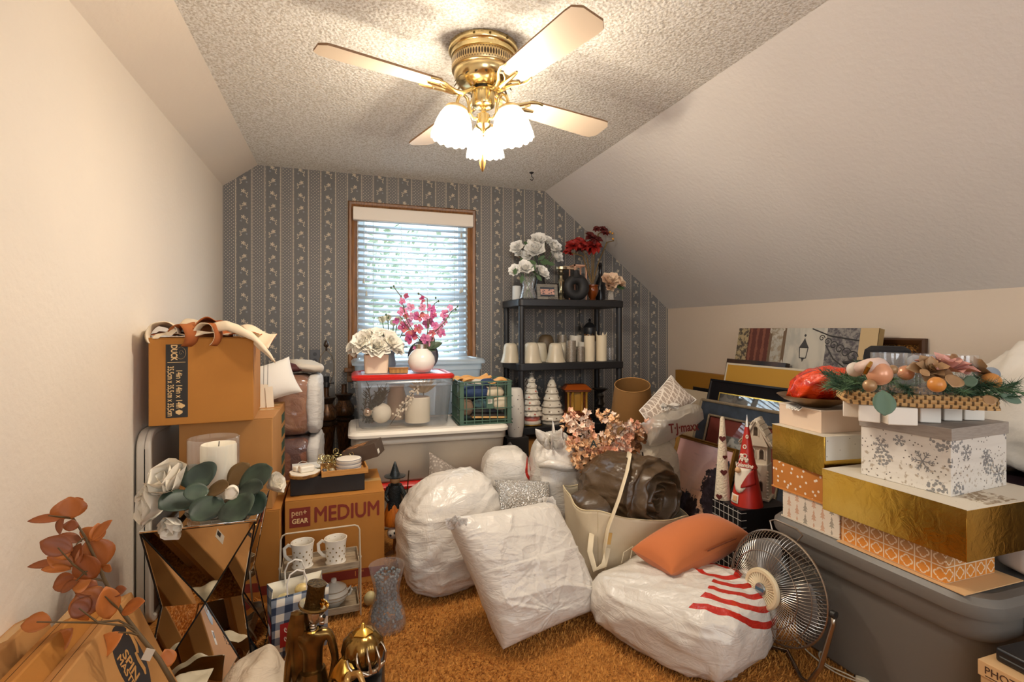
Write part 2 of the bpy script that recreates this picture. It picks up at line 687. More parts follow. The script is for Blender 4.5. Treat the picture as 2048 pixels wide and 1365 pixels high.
for fx in (.13, .38, .62, .87):
    for yy in (-.036, .014):
        cd.tube([(bx0 + BW * fx, YB + yy, z_top - NS * .0445), (bx0 + BW * fx, YB + yy, z_top + .04)], .0012, 5)
obj('ladder_cord', cd, CORD, bl)
for px, py in ((243, 655), (262, 745), (942, 328), (936, 727), (950, 720)):
    ppx, ppy = 660 + px / 3.59, 380 + py / 3.59
    p = at(ppx, ppy, Y=YB - .05)
    tz = p.z - WZ0
    m = MB().tube([(p.x, YB - .05, tz), (p.x, YB - .045, z_top + .04)], .0012, 5)
    k = obj('lift_cord', m, CORD, bl)
    obj('tassel', MB().lathe([(.004, .018), (.006, .01), (.009, -.014), (.008, -.018)], 10, (p.x, YB - .05, tz)), M('tassel_clear', 'c9c6ba', .3), k)

# ---------------------------------------------------------------- outside: trees and a bright sky
LEAFM = [M('tree_leaf_a', 'c4d2b4', .6), M('tree_leaf_b', 'a9bf96', .6), M('tree_leaf_c', 'dde6d2', .6)]
for k, (tx, ty, tz, rr) in enumerate(((-1.9, 9.8, 1.7, 1.5), (1.0, 8.6, 1.5, 1.4), (4.4, 11.0, 2.2, 1.9))):
    lab = ('leafy tree outside the window, leftmost of three',
           'leafy tree outside the window, straight behind the orchid vase', 'leafy tree outside the window, on the side of the black shelf')[k]
    tr = thing('garden_tree', lab, 'tree', (tx, ty, -2.6), group='trees outside the window')
    obj('trunk', MB().tube([(0, 0, 0), (.05, 0, 2), (0, .1, 4.2)], [.14, .11, .06], 8), M('bark', '5a4b3c', .9), tr)
    m = MB()
    for i in range(1300):
        d = V((rnd.gauss(0, 1), rnd.gauss(0, 1), rnd.gauss(0, 1))).normalized() * rr * rnd.random() ** .4
        c = d + V((0, 0, tz + 2.6))
        a = V((rnd.gauss(0, 1), rnd.gauss(0, 1), rnd.gauss(0, 1))).normalized() * .085
        b = a.orthogonal().normalized() * .045
        m.mi = rnd.randrange(3)
        m.add([c - a, c + b, c + a, c - b], [(0, 1, 2, 3)])
    obj('foliage', m, LEAFM, tr, smooth=0)
obj('lawn', MB().box(-14, 14, 4.6, 26, -2.7, -2.6), M('lawn_grass', '7f9a5a', .9, var=(3, '5c7a3c', .6)), smooth=0)['kind'] = 'structure'

# ---------------------------------------------------------------- carpet pile (real tufts where the floor shows)
def pile():
    g = np.random.default_rng(3)
    n = 90000
    x, y = g.uniform(-.78, 2.1, n), g.uniform(.55, 2.9, n)
    keep = (x > -.45) | (y < 2.2)
    x, y = x[keep], y[keep]
    n = len(x)
    a = g.uniform(0, 2 * pi, n)
    hgt, wd = g.uniform(.007, .018, n), g.uniform(.0018, .0038, n)
    lean = g.uniform(.3, 1.2, n) * .012
    la = np.sin(x * 9 + y * 4) * 1.2 + g.normal(0, .9, n)
    v = np.zeros((n, 3, 3), np.float32)
    v[:, 0] = np.stack([x - np.cos(a) * wd, y - np.sin(a) * wd, np.zeros(n)], 1)
    v[:, 1] = np.stack([x + np.cos(a) * wd, y + np.sin(a) * wd, np.zeros(n)], 1)
    v[:, 2] = np.stack([x + np.cos(la) * lean, y + np.sin(la) * lean, hgt], 1)
    me = bpy.data.meshes.new('carpet_pile')
    me.vertices.add(3 * n)
    me.vertices.foreach_set('co', v.ravel())
    me.loops.add(3 * n)
    me.loops.foreach_set('vertex_index', np.arange(3 * n, dtype=np.int32))
    me.polygons.add(n)
    me.polygons.foreach_set('loop_start', np.arange(0, 3 * n, 3, dtype=np.int32))
    me.update(calc_edges=True)
    def pm(h):
        n1, n2 = h.noise(60, 2), h.noise(4, 3)
        h.set('Base Color', h.mix(n1.step(.3, .7), h.mix(n2.step(.35, .65), 'a5661f', 'b9782c'), 'd6984a'))
    me.materials.append(M('carpet_tuft', 'b8792e', .9, fn=pm))
    o = bpy.data.objects.new('carpet_pile', me)
    col.objects.link(o)
    o.parent = bpy.data.objects['floor']
    o['kind'] = 'stuff'


pile()

# ---------------------------------------------------------------- ceiling fan
BRASS = M('polished_brass', 'e6d09a', .2, 1, bump=(30, .02, .002))
BRASSM = M('satin_brass', 'e2cc9e', .34, 1)
BLK = M('black_plastic', '17171a', .4)
FX, FY = .559, 2.043
fan = thing('ceiling_fan', 'brass hugger ceiling fan with four cream blades and three lit glass shades', 'ceiling fan', (FX, FY, CEIL))
obj('canopy', MB().lathe([(.0, 0), (.142, 0), (.144, -.006), (.144, -.022), (.140, -.027), (.134, -.030), (.134, -.047), (.128, -.05)], 48), BRASS, fan)
for a in (-95, -65, -120, 20):
    obj('screw', MB().ball((.1445 * math.cos(R(a)), .1445 * math.sin(R(a)), -.014), .005, 8, 6), M('screw_dark', '6a5830', .3, 1), fan)


def perf(h):
    x, y, z = h.xyz()
    u = (y.atan2(x) * (72 / (2 * pi))).fr() - .5
    v = (z + .074) / .012
    hole = ((u * 2.6).pow(2) + v * v) < 1
    v2 = ((z + .074).abs() - .018) / .0022
    u2 = (y.atan2(x) * (72 / (2 * pi)) + .5).fr() - .5
    hole = hole.max(((u2 * 6).pow(2) + v2 * v2) < 1)
    h.set('Base Color', h.mix(hole, 'd9bf8e', '4a3418'))
    h.set('Metallic', 1 - hole)


obj('motor_housing', MB().lathe([(.128, -.05), (.131, -.055), (.131, -.098), (.128, -.102), (.122, -.104), (.121, -.112)], 48), M('perforated_brass', 'd9bf8e', .3, 1, fn=perf), fan)
bell = obj('motor_cover', MB().lathe([(.121, -.108), (.122, -.118), (.112, -.142), (.092, -.160), (.06, -.168), (.03, -.168)], 48), BRASS, fan)
SLOTM = M('slot_dark', '3a2c16', .6)
sm = MB().lathe([(0, .0005), (.007, .0005), (.007, .002), (0, .002)], 12, sx=2.4, sy=.8)
s0 = None
for i in range(18):
    if s0 is None:
        s0 = q = obj('slot', sm, SLOTM, bell)
    else:
        q = s0.copy(); col.objects.link(q); q.parent = bell
    m = Matrix.Rotation(2 * pi * i / 18, 4, 'Z') @ Matrix.Translation((.1115, 0, -.1435)) @ Matrix.Rotation(R(52), 4, 'Y')
    q.location, q.rotation_euler = m.to_translation(), m.to_euler()
obj('hub', MB().lathe([(0, -.150), (.044, -.150), (.044, -.186), (0, -.186)], 24), BLK, fan)
sw = obj('switch_housing', MB().lathe([(.046, -.176), (.047, -.18), (.047, -.232), (.044, -.240), (.03, -.248), (.010, -.250), (.010, -.262), (.014, -.266), (.010, -.272), (.026, -.274), (.028, -.280), (.028, -.312), (.031, -.318), (.026, -.328), (.014, -.336), (.007, -.344), (.009, -.352), (.005, -.362), (0, -.366)], 32), BRASS, fan)
BLADE = [M('fan_blade_cream', 'efdcc4', .45), M('fan_blade_edge', '8a6a4a', .6)]
bm_ = MB()
pts = [(.205, -.045), (.215, -.056), (.40, -.064), (.610, -.070), (.640, -.068), (.664, -.040), (.666, .040), (.640, .068), (.610, .070), (.40, .064), (.215, .056), (.205, .045)]
bm_.prism(pts, -.004, .004)
bm_.m = [0, 1] + [1] * len(pts)
iron = MB()
for s in (-1, 1):
    iron.tube([(.05, s * .012, .020), (.075, s * .013, .002), (.105, s * .014, -.014), (.14, s * .018, -.016), (.17, s * .030, -.012), (.20, s * .052, -.009), (.235, s * .062, -.008), (.262, s * .058, -.008)], [.006, .008, .008, .008, .007, .006, .006, .004], 8)
    iron.tube([(.17, s * .004, -.012), (.195, s * .018, -.010), (.21, s * .036, -.009), (.20, s * .052, -.009)], .004, 6)
iron.tube([(.14, 0, -.014), (.18, 0, -.011), (.225, 0, -.009), (.25, 0, -.008)], [.012, .010, .008, .005], 8)
fb = fi = None
for a in (15, 105, 195, 285):
    mt = (0, 0, -.196)
    e = (Matrix.Rotation(R(a), 4, 'Z') @ Matrix.Rotation(R(-11), 4, 'X')).to_euler()
    if fb is None:
        fb, fi = obj('blade', bm_, BLADE, fan, smooth=30), obj('blade_iron', iron, BRASS, fan)
        fi.parent = fb
        q = fb
    else:
        q = fb.copy(); col.objects.link(q); q.parent = fan
        r2 = fi.copy(); col.objects.link(r2); r2.parent = q
    q.location, q.rotation_euler = mt, e


def shade_mat():
    m = bpy.data.materials.new('frosted_shade')
    m.use_nodes = True
    h = Sh(m)
    nt = m.node_tree
    h.b.inputs['Base Color'].default_value = (.95, .93, .9, 1)
    h.b.inputs['Roughness'].default_value = .35
    h.bump(h.vor(55, 'DISTANCE_TO_EDGE'), .5, .004)
    tl = nt.nodes.new('ShaderNodeBsdfTranslucent'); tl.inputs[0].default_value = (1, .96, .90, 1)
    tr = nt.nodes.new('ShaderNodeBsdfTransparent'); tr.inputs[0].default_value = (1, .98, .95, 1)
    a = nt.nodes.new('ShaderNodeMixShader'); a.inputs[0].default_value = .5
    b = nt.nodes.new('ShaderNodeMixShader'); b.inputs[0].default_value = .78
    nt.links.new(h.b.outputs[0], a.inputs[1]); nt.links.new(tl.outputs[0], a.inputs[2])
    nt.links.new(a.outputs[0], b.inputs[1]); nt.links.new(tr.outputs[0], b.inputs[2])
    nt.links.new(b.outputs[0], h.out.inputs[0])
    return m


SHADEM = shade_mat()
BULB = M('lit_bulb', 'fff0d8', .4, em=8)
LAMPW = 24
for a in (71.5, 191.5, -48.5):
    ca, sa = math.cos(R(a)), math.sin(R(a))
    rp = lambda r, z: (r * ca, r * sa, z)
    obj('light_arm', MB().tube([rp(.026, -.296), rp(.048, -.300), rp(.062, -.282), rp(.066, -.250), rp(.074, -.222), rp(.092, -.210), rp(.110, -.220), rp(.118, -.245), rp(.120, -.272)], .0065, 10), BRASS, fan)
    tilt = Matrix.Rotation(R(a), 3, 'Z') @ Matrix.Rotation(R(-9), 3, 'Y')
    c = V(rp(.121, -.268))
    sh = MB().shell([(.038, -.010), (.048, -.018), (.060, -.040), (.069, -.066), (.075, -.092), (.080, -.114), (.083, -.128)], 60, c, tilt,
                    wob=lambda g, k: (1 + .018 * k * abs(math.sin(g * 8)), -.010 * k ** 6 * abs(math.sin(g * 8))))
    so = obj('glass_shade', sh, SHADEM, fan, smooth=180, solid=.002)
    obj('fitter', MB().lathe([(0, .004), (.030, .004), (.043, -.004), (.046, -.010), (.046, -.020), (.043, -.022)], 32, c, tilt), BRASSM, so)
    bc = c + tilt @ V((0, 0, -.075))
    obj('bulb', MB().ball(bc, .026, 16, 12, (1, 1, 1.25)), BULB, so)
    l = bpy.data.lights.new('bulb_light', 'POINT')
    l.energy, l.color, l.shadow_soft_size = LAMPW, (1, .89, .74), .035
    lo = bpy.data.objects.new('bulb_light', l)
    col.objects.link(lo)
    lo.parent = fan
    lo.location = c + tilt @ V((0, 0, -.122))
p = (-.02, -.046)
ch = obj('pull_chain', MB().tube([(p[0], p[1], -.225), (p[0] - .002, p[1] - .01, -.25), (p[0], p[1] - .012, -.46)], .0014, 6), BRASS, fan)
obj('fob', MB().lathe([(.002, -.458), (.005, -.466), (.012, -.480), (.0135, -.492), (.009, -.512), (.003, -.528), (0, -.53)], 16, (p[0], p[1] - .012, 0)), M('oak_fob', '8a6430', .35), ch)

# swag hook in the ceiling
hk = at(1063, 345, Z=CEIL)
o = obj('swag_hook', MB().lathe([(0, 0), (.017, 0), (.017, -.004), (.006, -.012), (0, -.012)], 12).tube([(0, 0, -.01), (0, 0, -.03), (.010, 0, -.036), (.014, 0, -.046), (.008, 0, -.058), (-.004, 0, -.058), (-.009, 0, -.050)], .003, 6), BLK)
o.location = hk
tag(o, 'small black swag hook screwed into the textured ceiling', 'hook')
# wall outlet on the papered wall
p = at(630, 717, Y=YB)
ol = thing('wall_outlet', 'grey duplex outlet plate on the wallpaper beside the lamps', 'outlet', (p.x, YB - .001, p.z - .05))
obj('plate', MB().box(-.035, .035, -.006, 0, 0, .115), M('outlet_plate', '57575a', .4), ol, bev=.003)
for zz in (.035, .08):
    obj('socket', MB().lathe([(0, 0), (.014, 0), (.014, .003), (0, .003)], 14, (0, -.006, zz), Matrix.Rotation(R(90), 3, 'X')), M('outlet_socket', '3b3b3e', .4), ol)


# ================================================================ soft shapes, petals, boxes
def ridge(p, f, st=(1, 1, 1), seed=0):
    q = V((p[0] * st[0], p[1] * st[1], p[2] * st[2])) * f + V((seed, seed * 1.7, -seed))
    q += V((noise.noise(q * .6), noise.noise(q * .6 + V((9, 3, 1))), 0)) * .7
    r = 1 - abs(noise.noise(q))
    return r * r * r


def crinkle(p, f=7, amp=.012, seed=0, st=(1, 1, 1)):
    n = noise.noise(V((p[0] * st[0], p[1] * st[1], p[2] * st[2])) * f * .45 + V((seed, 0, seed)))
    return amp * (.7 * n + .75 * (ridge(p, f, st, seed) - .45) + .3 * (ridge(p, f * 2.3, (st[1], st[0], st[2]), seed + 5) - .45))


def pillow(w, h, t, nu=36, nv=36, pinch=.07, puff=.5, pw=2.4, disp=None, mb=None, zc=0):
    """cushion in the XZ plane, thickness along Y, centred on the origin"""
    mb = mb or MB()
    for s in (-1, 1):
        def fn(u, v):
            a, b = 2 * u - 1, 2 * v - 1
            a, b = math.copysign(abs(a) ** .85, a), math.copysign(abs(b) ** .85, b)
            k = max(0, (1 - abs(a) ** pw) * (1 - abs(b) ** pw)) ** puff
            x, z = w / 2 * a * (1 - pinch * (1 - b * b)), h / 2 * b * (1 - pinch * (1 - a * a))
            y = s * t / 2 * k
            if disp:
                y += s * disp(x, z, s) * min(1, k * 2.5)
            return (x, y, z + zc)
        mb.grid(fn if s < 0 else (lambda u, v: fn(1 - u, v)), nu, nv)
    return mb


def pillow4(A, B, C, D, t, nu=40, nv=40, pinch=.06, puff=.5, pw=2.6, disp=None):
    """cushion through four corner points A,B (low edge) C,D (high edge: C above B, D above A); thickness t both ways"""
    A, B, C, D = V(A), V(B), V(C), V(D)
    n = (B - A).cross(D - A).normalized()
    W, H = (B - A).length, (D - A).length
    mb = MB()
    for s in (1, -1):
        def fn(u, v):
            a, b = 2 * u - 1, 2 * v - 1
            a, b = math.copysign(abs(a) ** .8, a), math.copysign(abs(b) ** .8, b)
            k = max(0, (1 - abs(a) ** pw) * (1 - abs(b) ** pw)) ** puff
            a2, b2 = a * (1 - pinch * (1 - b * b)), b * (1 - pinch * (1 - a * a))
            uu, vv = (a2 + 1) / 2, (b2 + 1) / 2
            p = A * (1 - uu) * (1 - vv) + B * uu * (1 - vv) + C * uu * vv + D * (1 - uu) * vv
            y = t / 2 * k
            if disp:
                y += disp(a * W / 2, b * H / 2, s) * min(1, k * 2.5)
            return p + n * (s * y)
        mb.grid(fn if s > 0 else (lambda u, v: fn(1 - u, v)), nu, nv)
    return mb


def spow(x, e):
    return math.copysign(abs(x) ** e, x)


def blob(w, d, h, e=.6, ez=.7, nu=64, nv=44, disp=None, post=None, mb=None):
    """rounded sack, base on z=0"""
    mb = mb or MB()
    def fn(u, v):
        a, t = 2 * pi * u, pi * (v - .5)
        c = spow(math.cos(t), ez)
        p = V((w / 2 * c * spow(math.cos(a), e), d / 2 * c * spow(math.sin(a), e), h / 2 * spow(math.sin(t), ez)))
        if disp:
            n = V((p.x / w / w, p.y / d / d, p.z / h / h))
            n = n.normalized() if n.length > 1e-9 else V((0, 0, 1))
            p = p + n * disp(p) * (1 if p.z > -h * .45 else .2)
        p.z = max(p.z + h / 2, 0)
        return post(p) if post else p
    return mb.grid(fn, nu, nv, cu=True)


def patch(mb, base, d, nrm, L, W, cup=.15, curl=.1, n=4, wide=.5, nw=2, point=.9):
    """one petal or leaf: grows from base along d; nrm is its face normal"""
    d = V(d).normalized()
    nrm = V(nrm)
    nrm = nrm - d * nrm.dot(d)
    nrm = nrm.normalized() if nrm.length > 1e-6 else d.orthogonal().normalized()
    sd = d.cross(nrm)
    def fn(u, v):
        k = v
        prof = math.sin(pi * k ** (math.log(.5) / math.log(wide))) ** point if 0 < k < 1 else 0
        s = (2 * u - 1)
        return V(base) + d * (L * k) + sd * (s * W / 2 * max(prof, .06)) + nrm * (cup * W * s * s * prof + curl * L * (k * k))
    return mb.grid(fn, nw, n)


def bloom(mb, c, ax, r, layers=((15, 5, .55), (38, 7, .75), (62, 8, .95), (85, 9, 1.0)), W=.8, cup=.35, curl=-.1, seed=0, n=4, nw=2):
    g = random.Random(seed)
    ax = V(ax).normalized()
    e1 = ax.orthogonal().normalized()
    e2 = ax.cross(e1)
    for t, cnt, L in layers:
        for i in range(cnt):
            a = 2 * pi * (i + g.random() * .6) / cnt + t
            rad = e1 * math.cos(a) + e2 * math.sin(a)
            tt = R(t + g.uniform(-8, 8))
            d = ax * math.cos(tt) + rad * math.sin(tt)
            nr = ax * math.sin(tt) - rad * math.cos(tt)
            patch(mb, V(c) + rad * r * .05 - ax * r * .2, d, nr, r * L * g.uniform(.9, 1.1) * 1.15, r * W * L * g.uniform(.9, 1.15), cup, curl * g.uniform(.3, 1.6), n, wide=.62, point=.55, nw=nw)
    return mb


CARD = M('cardboard', 'b4772f', .8, var=(3, 'a56a26', .6), bump=(160, .06, .002, (1, 1, .15)))
CARD2 = M('cardboard_pale', 'b98449', .8, var=(3, 'a9743a', .6), bump=(160, .06, .002, (1, 1, .15)))
TAPE = M('clear_tape', 'c89a58', .25)
INK = M('black_ink', '1d1a17', .6)
CREAMINK = M('cream_ink', 'e2bd85', .7)
REDINK = M('brown_red_ink', '7a2614', .7)


def cbox(label, loc, rz, w, d, h, mat=None, name='cardboard_box', tape=True, flaps=True, group=None):
    """closed carton, front-left-bottom corner region centred on loc; local x right, y back"""
    mat = mat or CARD
    t = thing(name, label, 'box', loc, rz, group)
    obj('body', MB().box(-w / 2, w / 2, 0, d, 0, h - .004), mat, t, bev=.003)
    if flaps:
        for y0, y1 in ((0, d / 2 - .0015), (d / 2 + .0015, d)):
            obj('flap', MB().box(-w / 2, w / 2, y0, y1, h - .004, h), mat, t, bev=.0015)
    if tape:
        obj('tape', MB().box(-w / 2 - .0006, w / 2 + .0006, d / 2 - .024, d / 2 + .024, h, h + .0006), TAPE, t)
    return t


def plastic(h):
    """long taut creases: stretched, folded noise in three directions"""
    f = lambda sc_, d, st=None: (h.noise(sc_, 2, dist=d, st=st) - .5).abs()
    e = f(3.2, 2.4).min(.16) * 1.0 + f(7.5, 3.2).min(.10) * .55 + f(6, 1.5, (1, 1, 4.5)).min(.12) * .5
    h.bump(e, .36, .032)


WPLAST = M('white_bag_plastic', 'd6cfc5', .30, fn=lambda h: plastic(h))
CLOTHW = M('white_cloth', 'ece6dc', .85, bump=(300, .15, .001), sheen=.2)
GLASS = glassy('clear_glass', 'ffffff', .06, .03)
SILVERM = M('silver_metal', 'd8d4cc', .22, 1)
GOLDM = M('gold_metal', 'cfa44e', .25, 1)


# ================================================================ boxes stacked on the side of the left wall
b3 = cbox('large cardboard box on the floor, lowest of the stack behind the mirrored table', (-.475, 2.46, 0), 0, .44, .45, .405, CARD)
obj('print', MB().box(-.22, .22, -.0006, 0, .035, .075), REDINK, b3)
obj('print', MB().box(.22, .2206, .03, .42, .035, .075), REDINK, b3)
obj('print', MB().box(.22, .2206, .05, .14, .3, .37), REDINK, b3)
b2 = cbox('cardboard box with green printed side, between two others in the stack', (-.466, 2.47, .406), 0, .358, .52, .402, CARD2)
GREEN_INK = M('green_ink', '2d4a3a', .7)
for k in range(5):
    obj('print', MB().box(.179, .1796, .36, .5, .03 + .07 * k, .075 + .07 * k), GREEN_INK, b2)
obj('print', MB().box(-.16, .16, .38, .49, .4026, .403), M('label_lines', 'b99a70', .8, fn=lambda h: h.set('Base Color', h.mix((h.xyz()[1] * 60).fr() < .2, 'c69a60', '3c4a40'))), b2)
b1 = cbox('top cardboard box of the stack, with black measurement label on its front', (-.538, 2.385, .812), R(4), .372, .40, .352, CARD)
lb = obj('label', MB().box(-.128, -.052, -.0008, 0, .03, .325), M('label_black', '231f1b', .6), b1, bev=.0)
text('14in x 14in x 14in', .030, CREAMINK, lb, (-.083, -.0014, .145), (R(90), R(90), 0), sx=.72, bold=.0003)
text('35,5cm x 35,5cm x 35,5cm', .030, CREAMINK, lb, (-.112, -.0014, .137), (R(90), R(90), 0), sx=.62, bold=.0003)
text('DUCK', .030, CREAMINK, lb, (-.100, -.0014, .292), (R(90), R(90), 0), sx=.75, bold=.0008)
em = MB()
mm = Matrix.Translation((-.076, -.0012, .290)) @ Matrix.Rotation(R(90), 4, 'X')
ring = [mm @ V((.017 * math.cos(2 * pi * i / 32), .024 * math.sin(2 * pi * i / 32), 0)) for i in range(32)]
em.tube(ring, .0016, 6, closed=True, flat=.3)
em.tube([mm @ V((.009 * math.cos(a * .4) * (1 - a / 18), .013 * math.sin(a * .4) * (1 - a / 18), 0)) for a in range(16)], .0014, 6, flat=.3)
obj('emblem', em, CREAMINK, lb)
obj('rule', MB().box(-.122, -.060, -.0014, -.0008, .252, .2535), CREAMINK, lb)
bi = MB()
for a in ((-.094, -.070, .040, .062), (-.086, -.062, .066, .086)):
    bi.add([(a[0], -.0012, a[2] + .008), ((a[0] + a[1]) / 2, -.0012, a[2]), (a[1], -.0012, a[2] + .008), (a[1], -.0012, a[3] - .006), ((a[0] + a[1]) / 2, -.0012, a[3]), (a[0], -.0012, a[3] - .006)], [(0, 1, 2, 3, 4, 5)])
obj('box_icon', bi, CREAMINK, lb)

# cloth thrown over the top box
def drape(name, label, cat, pts, mats, nu=40, nv=24, amp=.006, f=18, thick=.003, stripe=None, sub=1):
    """a sheet through a coarse net of control points (rows of equal length), refined with Catmull-Rom"""
    rows, cols = len(pts), len(pts[0])
    def cr(a, b, c, d, t):
        return .5 * ((2 * b) + (c - a) * t + (2 * a - 5 * b + 4 * c - d) * t * t + (3 * b - a - 3 * c + d) * t ** 3)
    def row(r, u):
        x = u * (cols - 1); i = min(int(x), cols - 2); t = x - i
        g = lambda k: V(pts[r][max(0, min(cols - 1, k))])
        return cr(g(i - 1), g(i), g(i + 1), g(i + 2), t)
    def fn(u, v):
        y = v * (rows - 1); j = min(int(y), rows - 2); t = y - j
        g = lambda k: row(max(0, min(rows - 1, k)), u)
        p = cr(g(j - 1), g(j), g(j + 1), g(j + 2), t)
        p += V((0, 0, 1)) * amp * noise.noise(p * f) + V((0, -1, 0)) * amp * noise.noise(p * f * .8 + V((4, 4, 4)))
        return p
    m = MB().grid(fn, nu, nv)
    return tag(obj(name, m, mats, smooth=180, solid=thick), label, cat)


def prt(h):
    x, y, z = h.xyz()
    n = h.noise(7, 2)
    c = h.mix(n.step(.50, .53), 'e6cfae', 'b2541f')
    c = h.mix((h.noise(9, 2, dist=1).step(.62, .64)), c, 'e8a86a')
    h.set('Base Color', c)


PRT = M('printed_panel_fabric', 'e6cfae', .85, fn=prt)
CREAMF = M('cream_panel_fabric', 'e9d6b8', .85, bump=(90, .15, .002))
zt = 1.168
pcl = thing('printed_cloth', 'crumpled cream cloth with orange print heaped over the top cardboard box', 'cloth', (-.54, 2.40, zt))
pc0 = V(pcl.location)
def two(name, mb, par, front, back, th=.0028):
    o = obj(name, mb, [front, back], par, smooth=180)
    q = o.modifiers.new('solid', 'SOLIDIFY'); q.thickness, q.offset, q.material_offset = th, -1, 1
    return o
two('flat_sheet', MB().grid(lambda u, v: (-.19 + .40 * u, -.005 + .26 * v, .006 + .012 * abs(math.sin(9 * u + 3 * v)) + .008 * noise.noise(V((u * 6, v * 5, 1)))), 40, 24), pcl, PRT, CREAMF)
def arch(cx, cy, r, ln_, a0, a1, yaw, tilt, flare=.25, squash=1.0):
    q = Matrix.Translation((cx, cy, .004)) @ Matrix.Rotation(yaw, 4, 'Z') @ Matrix.Rotation(tilt, 4, 'X')
    def f(u, v):
        a = R(a0 + (a1 - a0) * u)
        rr_ = r * (1 + flare * (v - .5)) * (1 + .10 * math.sin(5 * u + 4 * v))
        return q @ V((rr_ * math.cos(a) + .01 * math.sin(7 * v), -ln_ * .3 + ln_ * v, rr_ * squash * math.sin(a) + .006 * noise.noise(V((u * 5, v * 5, cx * 30)))))
    return MB().grid(f, 26, 14)
BRNF = M('rust_lining', 'a8602c', .85, var=(8, '8a4418', .8))
two('fold', arch(-.155, .03, .048, .20, 8, 215, .25, .0, -.2, .95), pcl, CREAMF, CREAMF)
two('fold', arch(-.065, .015, .050, .17, -55, 175, -.55, .05, .3, 1.05), pcl, BRNF, BRNF)
two('fold', arch(.015, .01, .046, .16, -50, 185, -.2, .0, .2, 1.2), pcl, CREAMF, BRNF)
two('fold', arch(-.02, .06, .055, .2, 10, 170, .5, .0, .0, 1.25), pcl, BRNF, CREAMF)
tp = lambda x, y, Y_: at(300 + x / 7.31, 600 + y / 7.31, Y=Y_) - pc0
def ribbon(path, wd, nm, fm, bm__):
    P3 = [V(q) for q in path]
    def f(u, v):
        t = u * (len(P3) - 1); i = min(int(t), len(P3) - 2); p = P3[i].lerp(P3[i + 1], t - i)
        k = wd[i] + (wd[i + 1] - wd[i]) * (t - i)
        a = R(-25 + 230 * v)
        return p + V((.35 * k * math.cos(a), -k * .8 * math.cos(a) , k * math.sin(a) * .8 + .004 * noise.noise(p * 30 + V((v * 3, 0, 0)))))
    two(nm, MB().grid(f, 34, 12), pcl, fm, bm__)
ribbon([tp(930, 430, 2.40), tp(1100, 400, 2.39), tp(1300, 470, 2.385), tp(1480, 560, 2.38), tp(1620, 690, 2.38), tp(1760, 830, 2.39), tp(1835, 925, 2.40)], [.034, .036, .036, .034, .030, .020, .004], 'hanging_corner', CREAMF, CREAMF)
m = MB().grid(lambda u, v: tp(1330, 380, 2.52).lerp(tp(1860, 490, 2.48), u).lerp(tp(1480, 590, 2.43).lerp(tp(1730, 760, 2.42), u), v) + V((0, 0, .012 * math.sin(6 * u + 2 * v))), 16, 10)
two('printed_corner', m, pcl, M('peach_print', 'e8b084', .8, var=(12, 'd8602c', .9)), CREAMF)
m = MB().grid(lambda u, v: tp(10, 570, 2.375).lerp(tp(330, 400, 2.40), u).lerp(tp(120, 570, 2.37).lerp(tp(400, 470, 2.385), u), v) + V((0, 0, .006 * math.sin(7 * u))), 14, 6)
two('care_label', m, pcl, M('satin_label', 'ddd6ca', .5), CREAMF, .0012)
m = MB().grid(lambda u, v: tp(560, 440, 2.385).lerp(tp(980, 480, 2.38), u).lerp(tp(590, 565, 2.372).lerp(tp(720, 510, 2.374), u), v) + V((0, .004 * math.sin(9 * u), 0)), 14, 8)
two('hem_point', m, pcl, CREAMF, CREAMF)

# ---------------------------------------------------------------- translucent white lid against the wall
lid = MB()
LW, LH = .58, .79
def rr(w_, h_, r_, n=6):
    o = []
    for cx, cy, a0 in ((1, 1, 0), (-1, 1, 90), (-1, -1, 180), (1, -1, 270)):
        for k in range(n + 1):
            a = R(a0 + 90 * k / n)
            o.append((cx * (w_ / 2 - r_) + r_ * math.cos(a), cy * (h_ / 2 - r_) + r_ * math.sin(a)))
    return o
RX = Matrix.Rotation(R(90), 4, 'Z') @ Matrix.Rotation(R(90), 4, 'X')
tl = thing('tote_lid', 'translucent white storage tote lid standing on edge by the wall', 'lid', (-.742, 2.68, 0))
obj('panel', MB().prism(rr(LW, LH, .07), -.006, .006, Matrix.Translation((0, 0, LH / 2)) @ RX), M('tote_lid_plastic', 'cfc6b8', .25), tl, bev=.004)
rim = MB()
o_, i_ = rr(LW, LH, .07), rr(LW - .05, LH - .05, .05)
T_ = Matrix.Translation((0, 0, LH / 2)) @ RX
ng = len(o_)
for s0, s1 in ((-.03, .02),):
    vs = [T_ @ V((*q, s)) for s in (s0, s1) for q in o_] + [T_ @ V((*q, s)) for s in (s0, s1) for q in i_]
    fs = []
    for i in range(ng):
        j = (i + 1) % ng
        fs += [(i, j, ng + j, ng + i), (2 * ng + j, 2 * ng + i, 3 * ng + i, 3 * ng + j), (j, i, 2 * ng + i, 2 * ng + j), (ng + i, ng + j, 3 * ng + j, 3 * ng + i)]
    rim.add(vs, fs)
obj('rim', rim, MATS['tote_lid_plastic'], tl, bev=.006)

